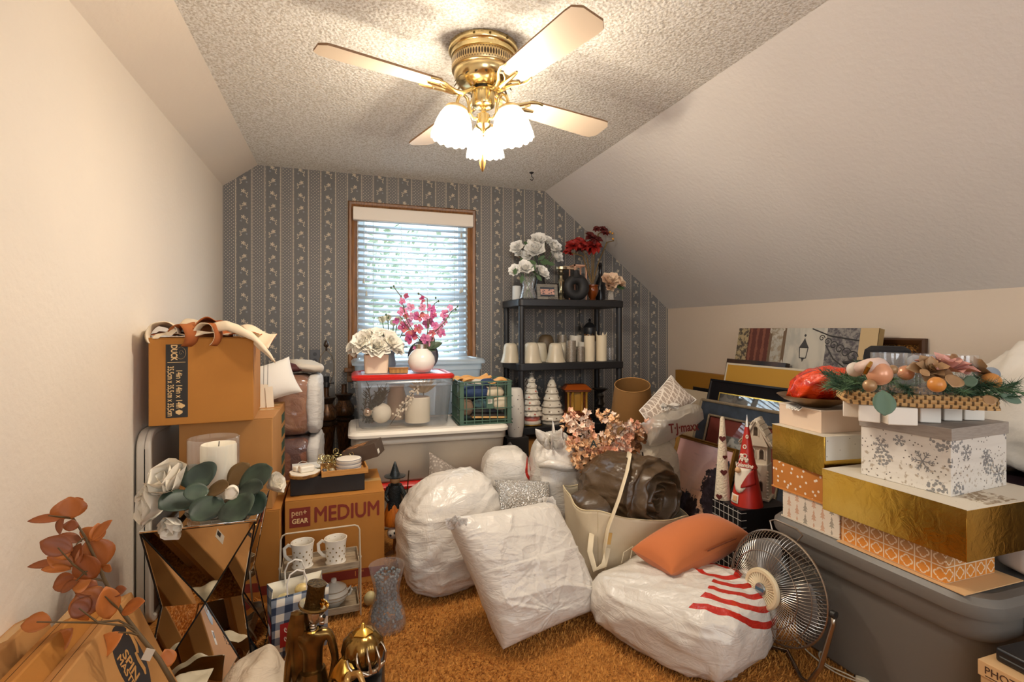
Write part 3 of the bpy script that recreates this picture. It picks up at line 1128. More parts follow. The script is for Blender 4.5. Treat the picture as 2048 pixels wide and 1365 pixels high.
# ---------------------------------------------------------------- mirrored side table
MIR = M('mirror', 'f2f0ec', .02, 1)
EDG = M('mirror_edge', '2c2a28', .25, .6)
tb = thing('mirrored_table', 'faceted hourglass side table of mirror panels with dark edges', 'side table', (-.44, 2.075, 0))
TW, TH, PN, PC = .165, .55, .045, .075
corner = {}
for sx in (-1, 1):
    for sy in (-1, 1):
        corner[sx, sy, 1] = V((sx * TW, sy * TW, TH)); corner[sx, sy, 0] = V((sx * TW, sy * TW, 0))
        corner[sx, sy, 'm'] = V((sx * (TW - PN), sy * (TW - PN), TH * .52))
def facet(a, b, c):
    n = (b - a).cross(c - a).normalized() * .004
    m = MB().add([a, b, c, a - n, b - n, c - n], [(0, 1, 2), (5, 4, 3), (0, 3, 4, 1), (1, 4, 5, 2), (2, 5, 3, 0)])
    obj('mirror_facet', m, MIR, tb, smooth=0)
edges = set()
for (s1, s2, cx) in ((((-1, -1), (1, -1), V((0, -TW + PC, TH * .48)))), (((1, -1), (1, 1), V((TW - PC, 0, TH * .48)))), (((1, 1), (-1, 1), V((0, TW - PC, TH * .48)))), (((-1, 1), (-1, -1), V((-TW + PC, 0, TH * .48))))):
    tl_, tr_, bl_, br_ = corner[(*s1, 1)], corner[(*s2, 1)], corner[(*s1, 0)], corner[(*s2, 0)]
    ml_, mr_ = corner[(*s1, 'm')], corner[(*s2, 'm')]
    for t3 in ((tl_, cx, tr_), (bl_, br_, cx), (tl_, ml_, cx), (ml_, bl_, cx), (tr_, cx, mr_), (mr_, cx, br_)):
        facet(t3[0], t3[1], t3[2])
    em = MB()
    for a, b in ((tl_, cx), (tr_, cx), (bl_, cx), (br_, cx), (tl_, tr_), (bl_, br_), (tl_, ml_), (ml_, bl_)):
        em.tube([a, b], .0028, 6)
    obj('edge_strip', em, EDG, tb)
obj('table_top', MB().box(-TW - .003, TW + .003, -TW - .003, TW + .003, TH - .001, TH + .007), M('mirror_top', 'dfe0dc', .03, 1), tb, bev=.002)

# ---------------------------------------------------------------- hurricane candle with magnolia wreath
tz = TH + .0075
cz0 = V((-.435, 2.085, tz))
WAXC = M('cream_wax', 'f3ead2', .5, sss=.0)
hu = thing('glass_hurricane', 'tall clear glass hurricane vase on the mirrored table', 'vase', cz0)
obj('cylinder', MB().shell([(.001, .012), (.070, .012), (.082, .02), (.083, .06), (.083, .25), (.080, .252), (.079, .06), (.076, .026)], 40), GLASS, hu)
obj('foot', MB().lathe([(.086, 0), (.090, .006), (.086, .014), (.06, .016)], 40), M('hurricane_foot', '8d8a80', .15, .3), hu)
cn = thing('pillar_candle', 'thick cream pillar candle inside the glass hurricane', 'candle', cz0 + V((.016, -.004, .0265)))
obj('wax', MB().lathe([(.056, 0), (.058, .004), (.058, .196), (.055, .202), (.048, .198), (.012, .192), (0, .192)], 40), WAXC, cn)
obj('wick', MB().tube([(0, 0, .19), (.002, 0, .21)], .0018, 6), INK, cn)
wr_ = thing('magnolia_wreath', 'faux magnolia wreath with dark green leaves around the hurricane candle', 'wreath', cz0)
ringp = [(.112 * math.cos(2 * pi * i / 40), .112 * math.sin(2 * pi * i / 40), .04 + .008 * math.sin(i * 2.1)) for i in range(40)]
obj('twig_ring', MB().tube(ringp, .009, 8, closed=True), M('twig', '4a3a26', .9), wr_)
MAG = M('magnolia_leaf', '35453c', .5, fn=lambda h: h.set('Base Color', h.mix(h.noise(14, 2).step(.35, .7), '25332a', '3e4f3e')))
MAGB = M('magnolia_leaf_back', '6b4f26', .6, var=(12, '54401c', .6))
def c3(x, y): return 260 + x / 3.033, 850 + y / 3.033
VIEW = V((SA, CA, 0))
for (bx_, by_), (tx_, ty_), db, dt, wd, mt in (
        ((470, 370), (395, 262), 1.70, 1.72, .085, 0), ((480, 400), (330, 425), 1.64, 1.60, .050, 0), ((400, 430), (185, 515), 1.66, 1.56, .075, 0),
        ((560, 450), (385, 580), 1.62, 1.54, .075, 0), ((620, 445), (690, 575), 1.62, 1.54, .085, 0), ((660, 400), (805, 385), 1.68, 1.66, .050, 0),
        ((660, 395), (860, 275), 1.76, 1.78, .075, 0), ((600, 375), (720, 245), 1.78, 1.82, .06, 1), ((700, 430), (800, 530), 1.68, 1.64, .065, 0),
        ((470, 400), (600, 385), 1.66, 1.62, .045, 1), ((350, 380), (310, 250), 1.80, 1.84, .04, 0), ((370, 330), (335, 262), 1.86, 1.90, .05, 0),
        ((250, 340), (180, 345), 1.74, 1.74, .03, 1), ((640, 420), (760, 440), 1.74, 1.68, .05, 0), ((420, 330), (350, 268), 1.84, 1.88, .05, 0)):
    b = at(*c3(bx_, by_), d=db) - cz0
    e = at(*c3(tx_, ty_), d=dt) - cz0
    m = MB()
    patch(m, b, e - b, V((-.15, -.75, .65)), (e - b).length * 1.06, wd * 1.3, .12, .06, 10, .52, 6, .55)
    lo = obj('leaf', m, (MAG, MAGB)[mt], wr_, smooth=180, solid=.0015)
IVORY = M('ivory_petal', 'efe5d2', .7, sss=.0)
for (x, y), r, axv, dd, nm in (((275, 370), .060, (-.4, -.6, .7), 1.68, 'flower'), ((205, 480), .055, (-.8, -.5, .1), 1.66, 'flower'), ((270, 580), .035, (-.2, -.8, -.5), 1.60, 'flower'), ((620, 410), .032, (.1, -1, .1), 1.58, 'bud'), ((845, 375), .035, (.7, -.4, .5), 1.80, 'flower')):
    m = MB()
    if nm == 'bud':
        m.ball(at(*c3(x, y), d=dd) - cz0, r * .62, 18, 12, (.95, .95, 1.15))
        r *= .9
    else:
        r *= 1.3
    bloom(m, at(*c3(x, y), d=dd) - cz0, axv, r, ((10, 3, 1.0), (24, 3, 1.1), (46, 4, 1.15)) if nm == 'flower' else ((50, 5, .9),), 1.25, .42, .3 if nm == 'bud' else .02, int(x), 7, 4)
    obj(nm, m, IVORY, wr_, smooth=180)

# ---------------------------------------------------------------- flat cartons leaning on the left wall
ang = R(22)
def leaner(label, xb, y0, y1, th, hh, matl):
    """flat carton, its big face looking up and into the room; local x = down the slope, y = along the wall, z = out of the face"""
    t = thing('flat_carton', label, 'box', (xb, y0, .002), group='flat cartons leaning on the wall')
    t.rotation_euler = (0, R(90) - ang, 0)
    L = y1 - y0
    obj('body', MB().box(-hh, 0, 0, L, -th, 0), matl, t, bev=.004)
    obj('flap_seam', MB().box(-hh - .0006, -hh, .01, L - .01, -th / 2 - .001, -th / 2 + .001), M('seam_dark', '5a3a16', .9), t)
    obj('tape', MB().box(-hh - .0007, -hh, L - .12, L - .02, -th / 2 - .02, -th / 2 + .02), TAPE, t)
    return t
f1 = leaner('leaning flat carton with black oval logo sticker, outermost of three', -.395, .95, 1.745, .055, .475, CARD2)
leaner('leaning flat carton in the middle, between the logo carton and the wall one', -.455, .90, 1.70, .05, .505, CARD)
leaner('leaning flat carton closest to the wall, behind two others', -.53, .80, 1.62, .07, .515, CARD2)
# logo on the face (local x down the slope, y along, z out)
ov = MB()
OX, OY = -.345, .645
ov.prism([(.105 * math.cos(2 * pi * i / 40) + OX, .062 * math.sin(2 * pi * i / 40) + OY) for i in range(40)], 0, .0006)
sg = obj('logo', ov, M('logo_black', '1e1b1e', .5), f1)
KRA = M('kraft_ink', 'c08c4e', .8)
text('SPIN', .042, KRA, sg, (OX + .004, OY - .012, .0011), (0, 0, 0), sx=1.0, bold=.0005, ls=1.0)
text('MASTER', .030, KRA, sg, (OX + .010, OY - .040, .0011), (0, 0, 0), sx=1.0, bold=.0004, ls=1.0)
sw = MB()
sp = [(-.075, .030), (-.085, .045), (-.06, .058), (-.02, .055), (.0, .042), (-.005, .028), (.02, .024), (.06, .030), (.075, .020)]
sw.tube([(OX + a * .8, OY + b * .62 + .014, .001) for a, b in sp], [.004, .006, .007, .007, .006, .006, .007, .007, .004], 6, flat=.15)
obj('swoosh', sw, KRA, sg)
text('G.W.:', .034, INK, f1, (-.25, .455, .0008), sx=1, align='LEFT', bold=.0004)
text('N.W.:        3', .034, INK, f1, (-.25, .40, .0008), sx=1, align='LEFT', bold=.0004)
text('MEAS.:', .034, INK, f1, (-.25, .345, .0008), sx=1, align='LEFT', bold=.0004)
text('M', .034, INK, f1, (-.25, .29, .0008), sx=1, align='LEFT', bold=.0004)
obj('price_sticker', MB().box(-.215, -.16, .665, .705, 0, .0006), M('sticker_clear', 'c9bfae', .3), f1)
obj('barcode', MB().box(-.21, -.185, .67, .69, .0006, .0009), INK, f1)

# ---------------------------------------------------------------- rust-coloured eucalyptus branch
br = thing('leaf_branch', 'faux branch with rust orange leaves leaning over the cartons', 'branch', (-.36, 1.18, .12))
ORG = [M('rust_leaf_a', 'b3662a', .5, var=(9, '8f4a18', .8)), M('rust_leaf_b', '8e4a1c', .5, var=(9, '6a3312', .8)), M('rust_leaf_c', 'cd7a38', .5, var=(9, 'a9602a', .7))]
STEM = M('branch_stem', '5a4526', .7)
def c1(x, y): return x / 3.29, 950 + y / 3.29
bo = V(br.location)
def bp(x, y, d): return at(*c1(x, y), d=d) - bo
main = [bp(1150, 1390, 1.24), bp(1050, 1220, 1.25), bp(920, 1060, 1.27), bp(800, 900, 1.28), bp(690, 700, 1.27), bp(630, 560, 1.26), bp(560, 410, 1.25), bp(485, 290, 1.24)]
st = MB().tube(main, [.006, .0055, .005, .0045, .004, .0035, .003, .002], 8)
obj('stem', st, STEM, br, smooth=180)
tw = [[(920, 1060, 1.27), (830, 995, 1.25), (640, 975, 1.22), (240, 970, 1.16)], [(800, 900, 1.28), (740, 850, 1.26), (690, 800, 1.24)], [(880, 1010, 1.27), (780, 960, 1.25), (640, 970, 1.22), (520, 880, 1.20)],
      [(690, 700, 1.27), (600, 680, 1.25), (480, 590, 1.22), (380, 480, 1.20)], [(560, 410, 1.25), (500, 460, 1.23)], [(485, 290, 1.24), (420, 280, 1.21), (320, 270, 1.17)], [(920, 1060, 1.27), (850, 1040, 1.25), (780, 1040, 1.23)], [(650, 610, 1.26), (560, 640, 1.24), (500, 700, 1.22)]]
for t in tw:
    obj('twig', MB().tube([bp(*q) for q in t], [.0025] * (len(t) - 1) + [.0015], 6), STEM, br)
for k, (b, e, wd, mt, nz) in enumerate((
        ((470, 290), (455, 148), .075, 0, (.1, -.9, .4)), ((500, 200), (548, 158), .03, 0, (.3, -.6, .6)), ((430, 290), (180, 300), .030, 1, (0, -.5, .9)), ((480, 295), (455, 372), .032, 1, (.3, -.8, .2)),
        ((420, 280), (385, 395), .034, 1, (-.6, -.7, .2)), ((540, 440), (375, 405), .030, 1, (0, -.5, .8)), ((480, 500), (262, 440), .050, 1, (0, -.8, .5)), ((440, 560), (345, 405), .042, 2, (.5, -.8, .2)),
        ((560, 440), (615, 345), .05, 2, (-.4, -.8, .3)), ((600, 440), (745, 300), .032, 0, (-.2, -.6, .7)), ((640, 440), (645, 320), .035, 2, (.3, -.9, .2)), ((670, 615), (585, 420), .085, 0, (.3, -.9, .3)),
        ((630, 680), (530, 530), .065, 1, (-.2, -.9, .3)), ((500, 600), (540, 450), .045, 1, (-.5, -.8, .2)), ((440, 580), (180, 600), .028, 1, (0, -.5, .85)), ((470, 620), (270, 630), .026, 0, (0, -.5, .85)),
        ((490, 600), (310, 540), .04, 0, (0, -.7, .6)), ((500, 680), (350, 745), .050, 1, (-.2, -.7, .6)), ((520, 700), (395, 775), .03, 1, (0, -.5, .8)), ((600, 690), (470, 740), .05, 2, (0, -.8, .5)),
        ((640, 770), (490, 730), .05, 1, (0, -.6, .7)), ((720, 950), (690, 735), .055, 2, (.6, -.8, .2)), ((660, 880), (500, 790), .08, 0, (-.1, -.8, .6)), ((580, 960), (500, 800), .055, 2, (-.4, -.8, .3)),
        ((340, 970), (135, 990), .05, 0, (0, -.6, .8)), ((480, 1010), (280, 1230), .055, 0, (.3, -.6, .7)), ((810, 1040), (585, 1215), .055, 2, (.3, -.6, .7)), ((800, 910), (960, 835), .042, 0, (-.2, -.6, .75)),
        ((740, 790), (830, 750), .03, 1, (0, -.6, .7)), ((690, 640), (722, 590), .03, 0, (0, -.8, .4)), ((590, 900), (470, 850), .05, 1, (0, -.8, .5)), ((1085, 1150), (1120, 1260), .04, 2, (.3, -.8, .4)))):
    # twigs nearer the wall sit slightly nearer the eye, so the leaves never enter the wall
    dd = lambda q: 1.17 + .10 * min(1, max(0, q[0] / 800)) + (k % 3) * .012
    b_, e_ = bp(b[0], b[1], dd(b)), bp(e[0], e[1], dd(e))
    m = MB()
    patch(m, b_, e_ - b_, V(nz), (e_ - b_).length, wd * .95, .16, .05 * (1 if k % 2 else -1), 8, .5, 4, .7)
    obj('leaf', m, ORG[mt], br, smooth=180, solid=.0008)
obj('price_tag', MB().bx(bp(975, 1185, 1.235), (.02, .001, .028), (0, R(25), 0)), M('tag_clear', 'cfc6b4', .3), br)


# ================================================================ MEDIUM box and what stands on it
mbx = cbox('cardboard box printed MEDIUM in brown on its front', (-.022, 2.50, 0), R(1), .436, .42, .425, CARD)
text('MEDIUM', .098, REDINK, mbx, (.05, -.0006, .345), (R(90), 0, 0), sx=.80, bold=.0016)
lg = obj('print', MB().bx((-.155, -.0004, .345), (.088, .0006, .088)), REDINK, mbx)
text('pen+', .038, CREAMINK, lg, (-.158, -.001, .366), (R(90), 0, 0), sx=.85)
text('GEAR', .030, CREAMINK, lg, (-.155, -.001, .328), (R(90), 0, 0), sx=.9, bold=.0006)
obj('print', MB().box(-.218, .218, -.0006, 0, .03, .072), REDINK, mbx)
text('17"', .034, M('orange_ink', 'c07838', .7), mbx, (.10, -.001, .051), (R(90), 0, 0))
bb = tag(obj('black_case', MB().box(-.165, .165, 0, .27, 0, .082), M('black_paperboard', '1f1b19', .6), loc=(-.058, 2.55, .4265), rot=(0, 0, R(-1)), bev=.003), 'shallow black box lying on the MEDIUM cardboard box', 'box')
zb = .509
tag(obj('paper_sheet', MB().box(0, .15, 0, .12, 0, .0012), M('paper_white', 'dcdcd8', .7), loc=(-.225, 2.70, zb), rot=(0, 0, .1)), 'white paper sheet lying at the back of the black box', 'paper')
ws = thing('wood_slice', 'wooden bark-edged slice coaster with white top on the black box', 'coaster', (-.165, 2.585, zb + .0002))
wob = lambda a, k: 1 + .05 * math.sin(3 * a + 1) + .03 * math.sin(7 * a)
obj('bark', MB().lathe([(.066, 0), (.070, .004), (.070, .014), (.067, .016)], 40, wob=wob), M('slice_bark', 'a87a3c', .8, var=(40, '6b431a', 1)), ws)
obj('white_top', MB().lathe([(.067, .016), (.066, .020), (0, .020)], 40, wob=wob), M('slice_white', 'ece4d4', .6), ws)
tag(obj('soap_block', MB().bx((0, 0, .014), (.065, .042, .028)), M('soap', 'eee6d6', .5), loc=(-.155, 2.58, zb + .0206), rot=(0, 0, .35), bev=.006), 'small white block sitting on the wood slice', 'block')
tag(obj('soap_block', MB().bx((0, 0, .012), (.03, .03, .024)), MATS['soap'], loc=(-.197, 2.60, zb + .0206), rot=(0, 0, .8), bev=.006), 'smaller white nub on the wood slice by the wire ball', 'block')
tr = thing('wooden_tray', 'small square bamboo tray holding the ribbed candle dish', 'tray', (.018, 2.535, zb + .0005), R(4))
BAM = M('bamboo', 'c48a44', .5, var=(12, 'a97030', .7, (1, 8, 8)))
obj('tray_base', MB().box(-.098, .098, 0, .15, 0, .006), BAM, tr)
for a in ((-.105, .105, -.006, 0), (-.105, .105, .15, .156)):
    obj('rail', MB().box(a[0], a[1], a[2], a[3], 0, .026), BAM, tr, bev=.001)
for a in ((-.105, -.098), (.098, .105)):
    obj('rail', MB().box(a[0], a[1], 0, .15, 0, .026), BAM, tr, bev=.001)
RIBW = M('ribbed_cream', 'eae2d4', .5)
cd_ = thing('candle_dish', 'round white ridged tin with thin grey lines in the tray', 'candle', (.035, 2.605, zb + .0075))
pr = [(0, 0)]
for k in range(3):
    pr += [(.056, .002 + k * .018), (.059, .006 + k * .018), (.059, .015 + k * .018), (.056, .018 + k * .018)]
pr += [(.05, .056), (0, .052)]
obj('tin', MB().lathe(pr, 40), RIBW, cd_)
for k in range(3):
    obj('line', MB().tube([(.0585 * math.cos(a * pi / 20), .0585 * math.sin(a * pi / 20), .0175 + .018 * k) for a in range(40)], .0014, 5, closed=True), M('grey_line', '6d6870', .6), cd_)
for (px, py), c, lab in (((822, 690), '5b5550', 'dark glass marble in the bamboo tray'), ((968, 700), 'a89a7c', 'frosted beige marble in the bamboo tray')):
    p_ = at(560 + px / 9.31, 880 + py / 9.31, Y=2.548)
    tag(obj('marble', MB().ball((0, 0, .0135), .0135, 16, 10), M('marble_' + c, c, .15, .2), loc=(p_.x, 2.555, zb + .007)), lab, 'marble')
# gold wire ball garland
gar = thing('wire_ball_garland', 'tangled garland of small gold wire balls lit with seed lights', 'garland', (-.03, 2.63, zb + .033))
GW = M('gold_wire', 'd6c890', .25, .9)
g = random.Random(4)
def wireball(r, seed):
    gg = random.Random(seed)
    m = MB()
    for k in range(5):
        q = Euler((gg.uniform(0, 6), gg.uniform(0, 6), gg.uniform(0, 6))).to_matrix()
        m.tube([q @ V((r * math.cos(2 * pi * i / 14), r * math.sin(2 * pi * i / 14), 0)) for i in range(14)], .0008, 4, closed=True)
    return m
wb_ = None
bpts = [(752, 400), (830, 350), (800, 430), (900, 440), (960, 340), (975, 420), (860, 520), (930, 560), (1040, 215), (1060, 300), (1100, 380), (1010, 460), (1150, 330), (1230, 330), (1300, 350), (1330, 290), (1170, 420), (1080, 470), (640, 590), (720, 590), (780, 540), (900, 600), (960, 590), (1180, 500), (760, 330), (1260, 390), (460, 570), (880, 330), (1000, 370), (840, 600)]
for k, (x, y) in enumerate(bpts):
    p_ = at(560 + x / 9.31, 880 + y / 9.31, Y=2.60 + .05 * g.random() + (600 - y) * .00018)
    if wb_ is None:
        wb_ = q = obj('wire_ball', wireball(.0145, k), GW, gar)
    else:
        q = wb_.copy(); col.objects.link(q); q.parent = gar
    q.location = p_ - V(gar.location)
    q.rotation_euler = (g.random() * 6, g.random() * 6, 0)
pt = lambda x, y, Y_: at(560 + x / 9.31, 880 + y / 9.31, Y=Y_) - V(gar.location)
obj('garland_wire', MB().tube([pt(360, 640, 2.6), pt(330, 540, 2.61), pt(350, 430, 2.63), pt(420, 400, 2.64), pt(500, 420, 2.64), pt(510, 470, 2.62), pt(460, 520, 2.6)], .0012, 5).tube([pt(510, 470, 2.62), pt(640, 480, 2.63), pt(720, 520, 2.62)], .0012, 5).tube([pt(760, 330, 2.63), pt(800, 260, 2.63), pt(830, 290, 2.63)], .0012, 5), M('white_wire', 'e0d8c6', .5), gar)
gb = thing('gift_box', 'brown printed gift box with paper label, tilted on the black box', 'box', (.098, 2.665, zb + .0255), 0)
gb.rotation_euler = (R(-3), R(-16), R(-14))
obj('body', MB().box(-.085, .085, 0, .17, 0, .072), M('brown_carton', '4a3728', .5), gb, bev=.002)
obj('picture_print', MB().box(-.083, .02, .02, .15, .072, .0726), M('carton_print', 'a86c38', .5, fn=lambda h: h.set('Base Color', h.mix(h.noise(26, 3).step(.45, .6), '4f3320', 'c98a4c'))), gb)
obj('label', MB().box(.0845, .0856, .012, .05, .012, .034), M('label_white', 'e6e0d4', .6), gb)
obj('label', MB().box(-.07, -.03, -.0006, 0, .012, .034), MATS['label_white'], gb)

# ================================================================ lamps in the corner
DKW = M('dark_carved_wood', '3a2614', .35, var=(22, '16100a', .9, (4, 4, 1)), bump=(40, .4, .006, (5, 5, .6)))
BRZ = M('bronze_paint', '6b4420', .35, .4, var=(30, '1c120a', .9, (6, 6, .6)))
lbx = cbox('low cardboard box in the corner, carrying the two dark lamps', (-.07, 3.60, 0), 0, .37, .34, .30, CARD2)
def lamp(label, loc, harp, s=1.0):
    t = thing('table_lamp', label, 'lamp', loc, group='dark carved lamps in the corner')
    obj('lamp_base', MB().lathe([(0, 0), (.085, 0), (.088, .012), (.08, .022), (.05, .032), (.036, .045)], 28), DKW, t)
    obj('baluster', MB().lathe([(.036, .045), (.040, .07), (.052, .19), (.060, .235), (.064, .245), (.05, .252)], 28), BRZ, t)
    obj('collar', MB().lathe([(.05, .25), (.070, .256), (.072, .270), (.052, .278), (.066, .29)], 28), DKW, t)
    obj('urn', MB().lathe([(.060, .285), (.072, .31), (.068, .345), (.046, .375), (.040, .395)], 28), BRZ, t)
    obj('cup', MB().lathe([(.040, .392), (.048, .41), (.060, .428), (.063, .436), (.03, .440)], 28), DKW, t)
    obj('neck', MB().lathe([(.024, .438), (.018, .452), (.017, .50), (.022, .506)], 20), BRZ, t)
    if harp:
        sk = obj('socket', MB().lathe([(.021, .505), (.021, .535), (.017, .540), (.019, .56), (.019, .578), (0, .578)], 20), BLK, t)
        obj('switch_key', MB().lathe([(.003, 0), (.003, .02), (.008, .022), (.008, .028), (0, .028)], 10, (.02, 0, .53), Matrix.Rotation(R(90), 3, 'Y')), BLK, sk)
        hp = [(-.028 * math.sin(0) - .022, 0, .515), (-.03, 0, .55), (-.047, 0, .60), (-.050, 0, .66), (-.036, 0, .715), (-.012, 0, .748), (0, 0, .752), (.012, 0, .748), (.036, 0, .715), (.050, 0, .66), (.047, 0, .60), (.03, 0, .55), (.022, 0, .515)]
        obj('harp', MB().tube(hp, .0025, 6), M('harp_wire', '8c7f68', .3, .8), t)
        obj('finial', MB().lathe([(.006, .75), (.008, .765), (.004, .770), (.017, .783), (.018, .795), (.010, .815), (0, .825)], 16), DKW, t)
    t.scale = (s, s, s)
    return t
lamp('dark carved wood table lamp with bare socket, harp and finial', (-.095, 3.67, .3006), True, 1.0)
lamp('second dark carved lamp base, without harp, behind the harp lamp', (.02, 3.82, .3006), False, 1.0)

# ================================================================ bedding in clear bags, cushions behind the stack
hb = cbox('plain cardboard box on the floor under the bagged bedding', (-.36, 3.07, 0), 0, .47, .42, .30, CARD)
def comf(c1, c2, nm):
    def f(h):
        n = h.noise(9, 3, dist=.6)
        c = h.mix(n.step(.5, .56), c1, c2)
        h.set('Base Color', c)
        h.bump(h.noise(14, 4, dist=1), .6, .02)
    return M(nm, c1, .5, fn=f)
CLEARP = glassy('clear_vinyl', 'ffffff', .05, .08)
WP = M('quilt_white_edge', 'd2cdc6', .7, bump=(14, .5, .015, (1, 1, 3)))
for k, (z0, h_, c, lab) in enumerate(((.301, .30, comf('5a2a18', '8a4a20', 'maroon_comforter'), 'maroon leaf-print comforter in clear zip bag, lower of the two'), (.603, .335, comf('8a5430', '94603a', 'brown_comforter'), 'brown comforter in clear zip bag, upper of the two'))):
    t = thing('bagged_comforter', lab, 'bedding', (-.33, 3.225, z0), R(-2), group='bagged comforters')
    dsp = lambda p: crinkle(p, 9, .010, 3 + k)
    obj('comforter', blob(.36, .38, h_ - .004, .3, .35, 48, 32, dsp), c, t, smooth=180)
    sd = blob(.08, .39, h_ - .004, .5, .5, 32, 28, lambda p: crinkle(p, 11, .010, 9 + k))
    sd.v = [(x + .187, y, z) for x, y, z in sd.v]
    obj('white_gusset', sd, WP, t, smooth=180)
    vy = blob(.378, .40, h_ + .003, .28, .32, 48, 32, lambda p: crinkle(p, 16, .012, 20 + k))
    obj('vinyl_cover', vy, CLEARP, t, smooth=180)
tag(obj('folded_cloth', blob(.20, .22, .05, .6, .7, 28, 14, lambda p: crinkle(p, 14, .012, 2)), M('maroon_cloth', '4c1d1c', .7), loc=(-.29, 3.22, .950), rot=(0, 0, .4), smooth=180), 'dark red folded cloth on top of the bagged bedding', 'cloth')
tag(obj('white_blanket', blob(.18, .28, .06, .6, .7, 30, 16, lambda p: crinkle(p, 10, .016, 12)), M('offwhite_blanket', 'cfc5b6', .85), loc=(-.20, 3.26, .946), rot=(0, R(9), .2), smooth=180), 'off white blanket fold spilling over the bagged bedding', 'blanket')
PILW = M('white_pillow', 'e6e1d8', .85, bump=(120, .12, .002))
pw = tag(obj('throw_pillow', pillow(.25, .21, .12, 30, 30, .10, .5), PILW, loc=(-.345, 2.91, .925), rot=(R(-24), R(-16), R(14)), smooth=180), 'white throw pillow with a tag behind the top cardboard box', 'pillow')
for k, (x, ln) in enumerate(((528, .0), (536, .012))):
    p0, p1 = at(x, 722, Y=2.795), at(x - 1, 770, Y=2.795)
    t = thing('hang_tag', ('cream paper hang tag on black string, the shorter of two', 'cream paper hang tag on black string, the longer of two')[k], 'tag', p1)
    obj('string', MB().tube([p0 - p1, (0, 0, 0)], .001, 4), INK, t)
    obj('card', MB().bx((-.002 + .012 * k, 0, -.058 - ln), (.034, .0012, .12), (0, R(6 - 10 * k), R(10))), M('tag_cream', 'e8dcc4', .7), t)

# ================================================================ glass vase of clear beads
bv = at(775, 1262, Z=0)
bv.y += .03
vs_ = thing('bead_vase', 'waisted clear glass vase filled with clear beads on the carpet', 'vase', (bv.x, bv.y, .002))
prof = [(.001, .008), (.072, .008), (.074, .02), (.068, .06), (.052, .10), (.046, .135), (.052, .175), (.064, .225), (.068, .245)]
obj('glass', MB().shell([(.001, 0), (.074, 0), (.078, .006), (.077, .02), (.071, .06), (.055, .10), (.049, .135), (.055, .175), (.067, .225), (.071, .246), (.068, .245), (.052, .175), (.046, .135), (.052, .10), (.068, .06), (.074, .02), (.07, .012), (.001, .012)], 40), GLASS, vs_)
BEAD = M('clear_bead', 'b8c4c8', .05, .0, trans=.65, ior=1.4)
bm2 = MB()
g = random.Random(11)
for k in range(420):
    z = g.uniform(.02, .215)
    for (r0, z0), (r1, z1) in zip(prof, prof[1:]):
        if z0 <= z <= z1 and z1 > z0:
            rr_ = r0 + (r1 - r0) * (z - z0) / (z1 - z0)
            break
    a = g.uniform(0, 2 * pi)
    q = (rr_ - .011) * g.uniform(.55, 1) ** .5
    bm2.ball((q * math.cos(a), q * math.sin(a), z), g.uniform(.005, .0078), 6, 4)
bo = tag(obj('glass_beads', bm2, BEAD, smooth=180, loc=(bv.x, bv.y, .004)), 'clear glass beads heaped inside the waisted vase', 'beads', kind='stuff')

# ================================================================ witch doll by the MEDIUM box
wt = thing('witch_figurine', 'small glittery witch figurine with orange skirt and broomstick', 'figurine', (.270, 2.76, .0), R(-10))
GLB = M('glitter_black', '23282a', .3, .3, fn=lambda h: h.set('Base Color', h.mix(h.vor(260, out='Distance').step(.12, .2), '9aa4a8', '22282a')))
ORF = M('orange_fringe', 'd4781a', .6, var=(60, 'a04e08', .9, (1, 1, .1)))
obj('stand', MB().lathe([(.05, 0), (.05, .008), (.01, .012), (.008, .17)], 16), M('stand_wood', '8a5a2a', .6), wt)
ball = obj('skull_ball', MB().ball((-.005, -.035, .135), .032, 20, 14), M('skull_white', 'dcd2c0', .4), wt)
for dx, dz in ((.008, .008), (-.012, -.004)):
    obj('eye_hole', MB().ball((-.005 + dx, -.063, .135 + dz), .006, 10, 8), INK, ball)
obj('skirt', MB().lathe([(.062, .17), (.066, .18), (.052, .24), (.030, .30), (.022, .315)], 28, wob=lambda a, k: 1 + .10 * (1 - k) * math.sin(14 * a)), ORF, wt)
obj('coat', MB().lathe([(.045, .235), (.047, .25), (.034, .30), (.040, .345), (.036, .375), (.014, .388)], 20, wob=lambda a, k: 1 + .05 * math.sin(5 * a)), GLB, wt)
obj('arm', MB().tube([(.03, -.01, .365), (.052, -.03, .325), (.056, -.045, .30)], [.014, .012, .009], 8).tube([(-.03, -.01, .365), (-.05, -.02, .32), (-.03, -.045, .30)], [.014, .012, .009], 8), GLB, wt)
hd = obj('head', MB().ball((0, -.004, .405), .024, 16, 12, (1, 1, 1.1)), M('skin_doll', 'c99a68', .6), wt)
obj('hair', MB().ball((0, .006, .40), .027, 12, 8, (1, .9, 1.2)), M('doll_hair', 'b9924e', .8), hd)
obj('hat', MB().lathe([(.055, .418), (.056, .422), (.028, .426), (.018, .455), (.004, .495), (0, .498)], 20), GLB, hd)
obj('broomstick', MB().tube([(.075, -.05, .46), (.062, -.05, .30), (.085, -.04, .20)], .0035, 6), DKW, wt)

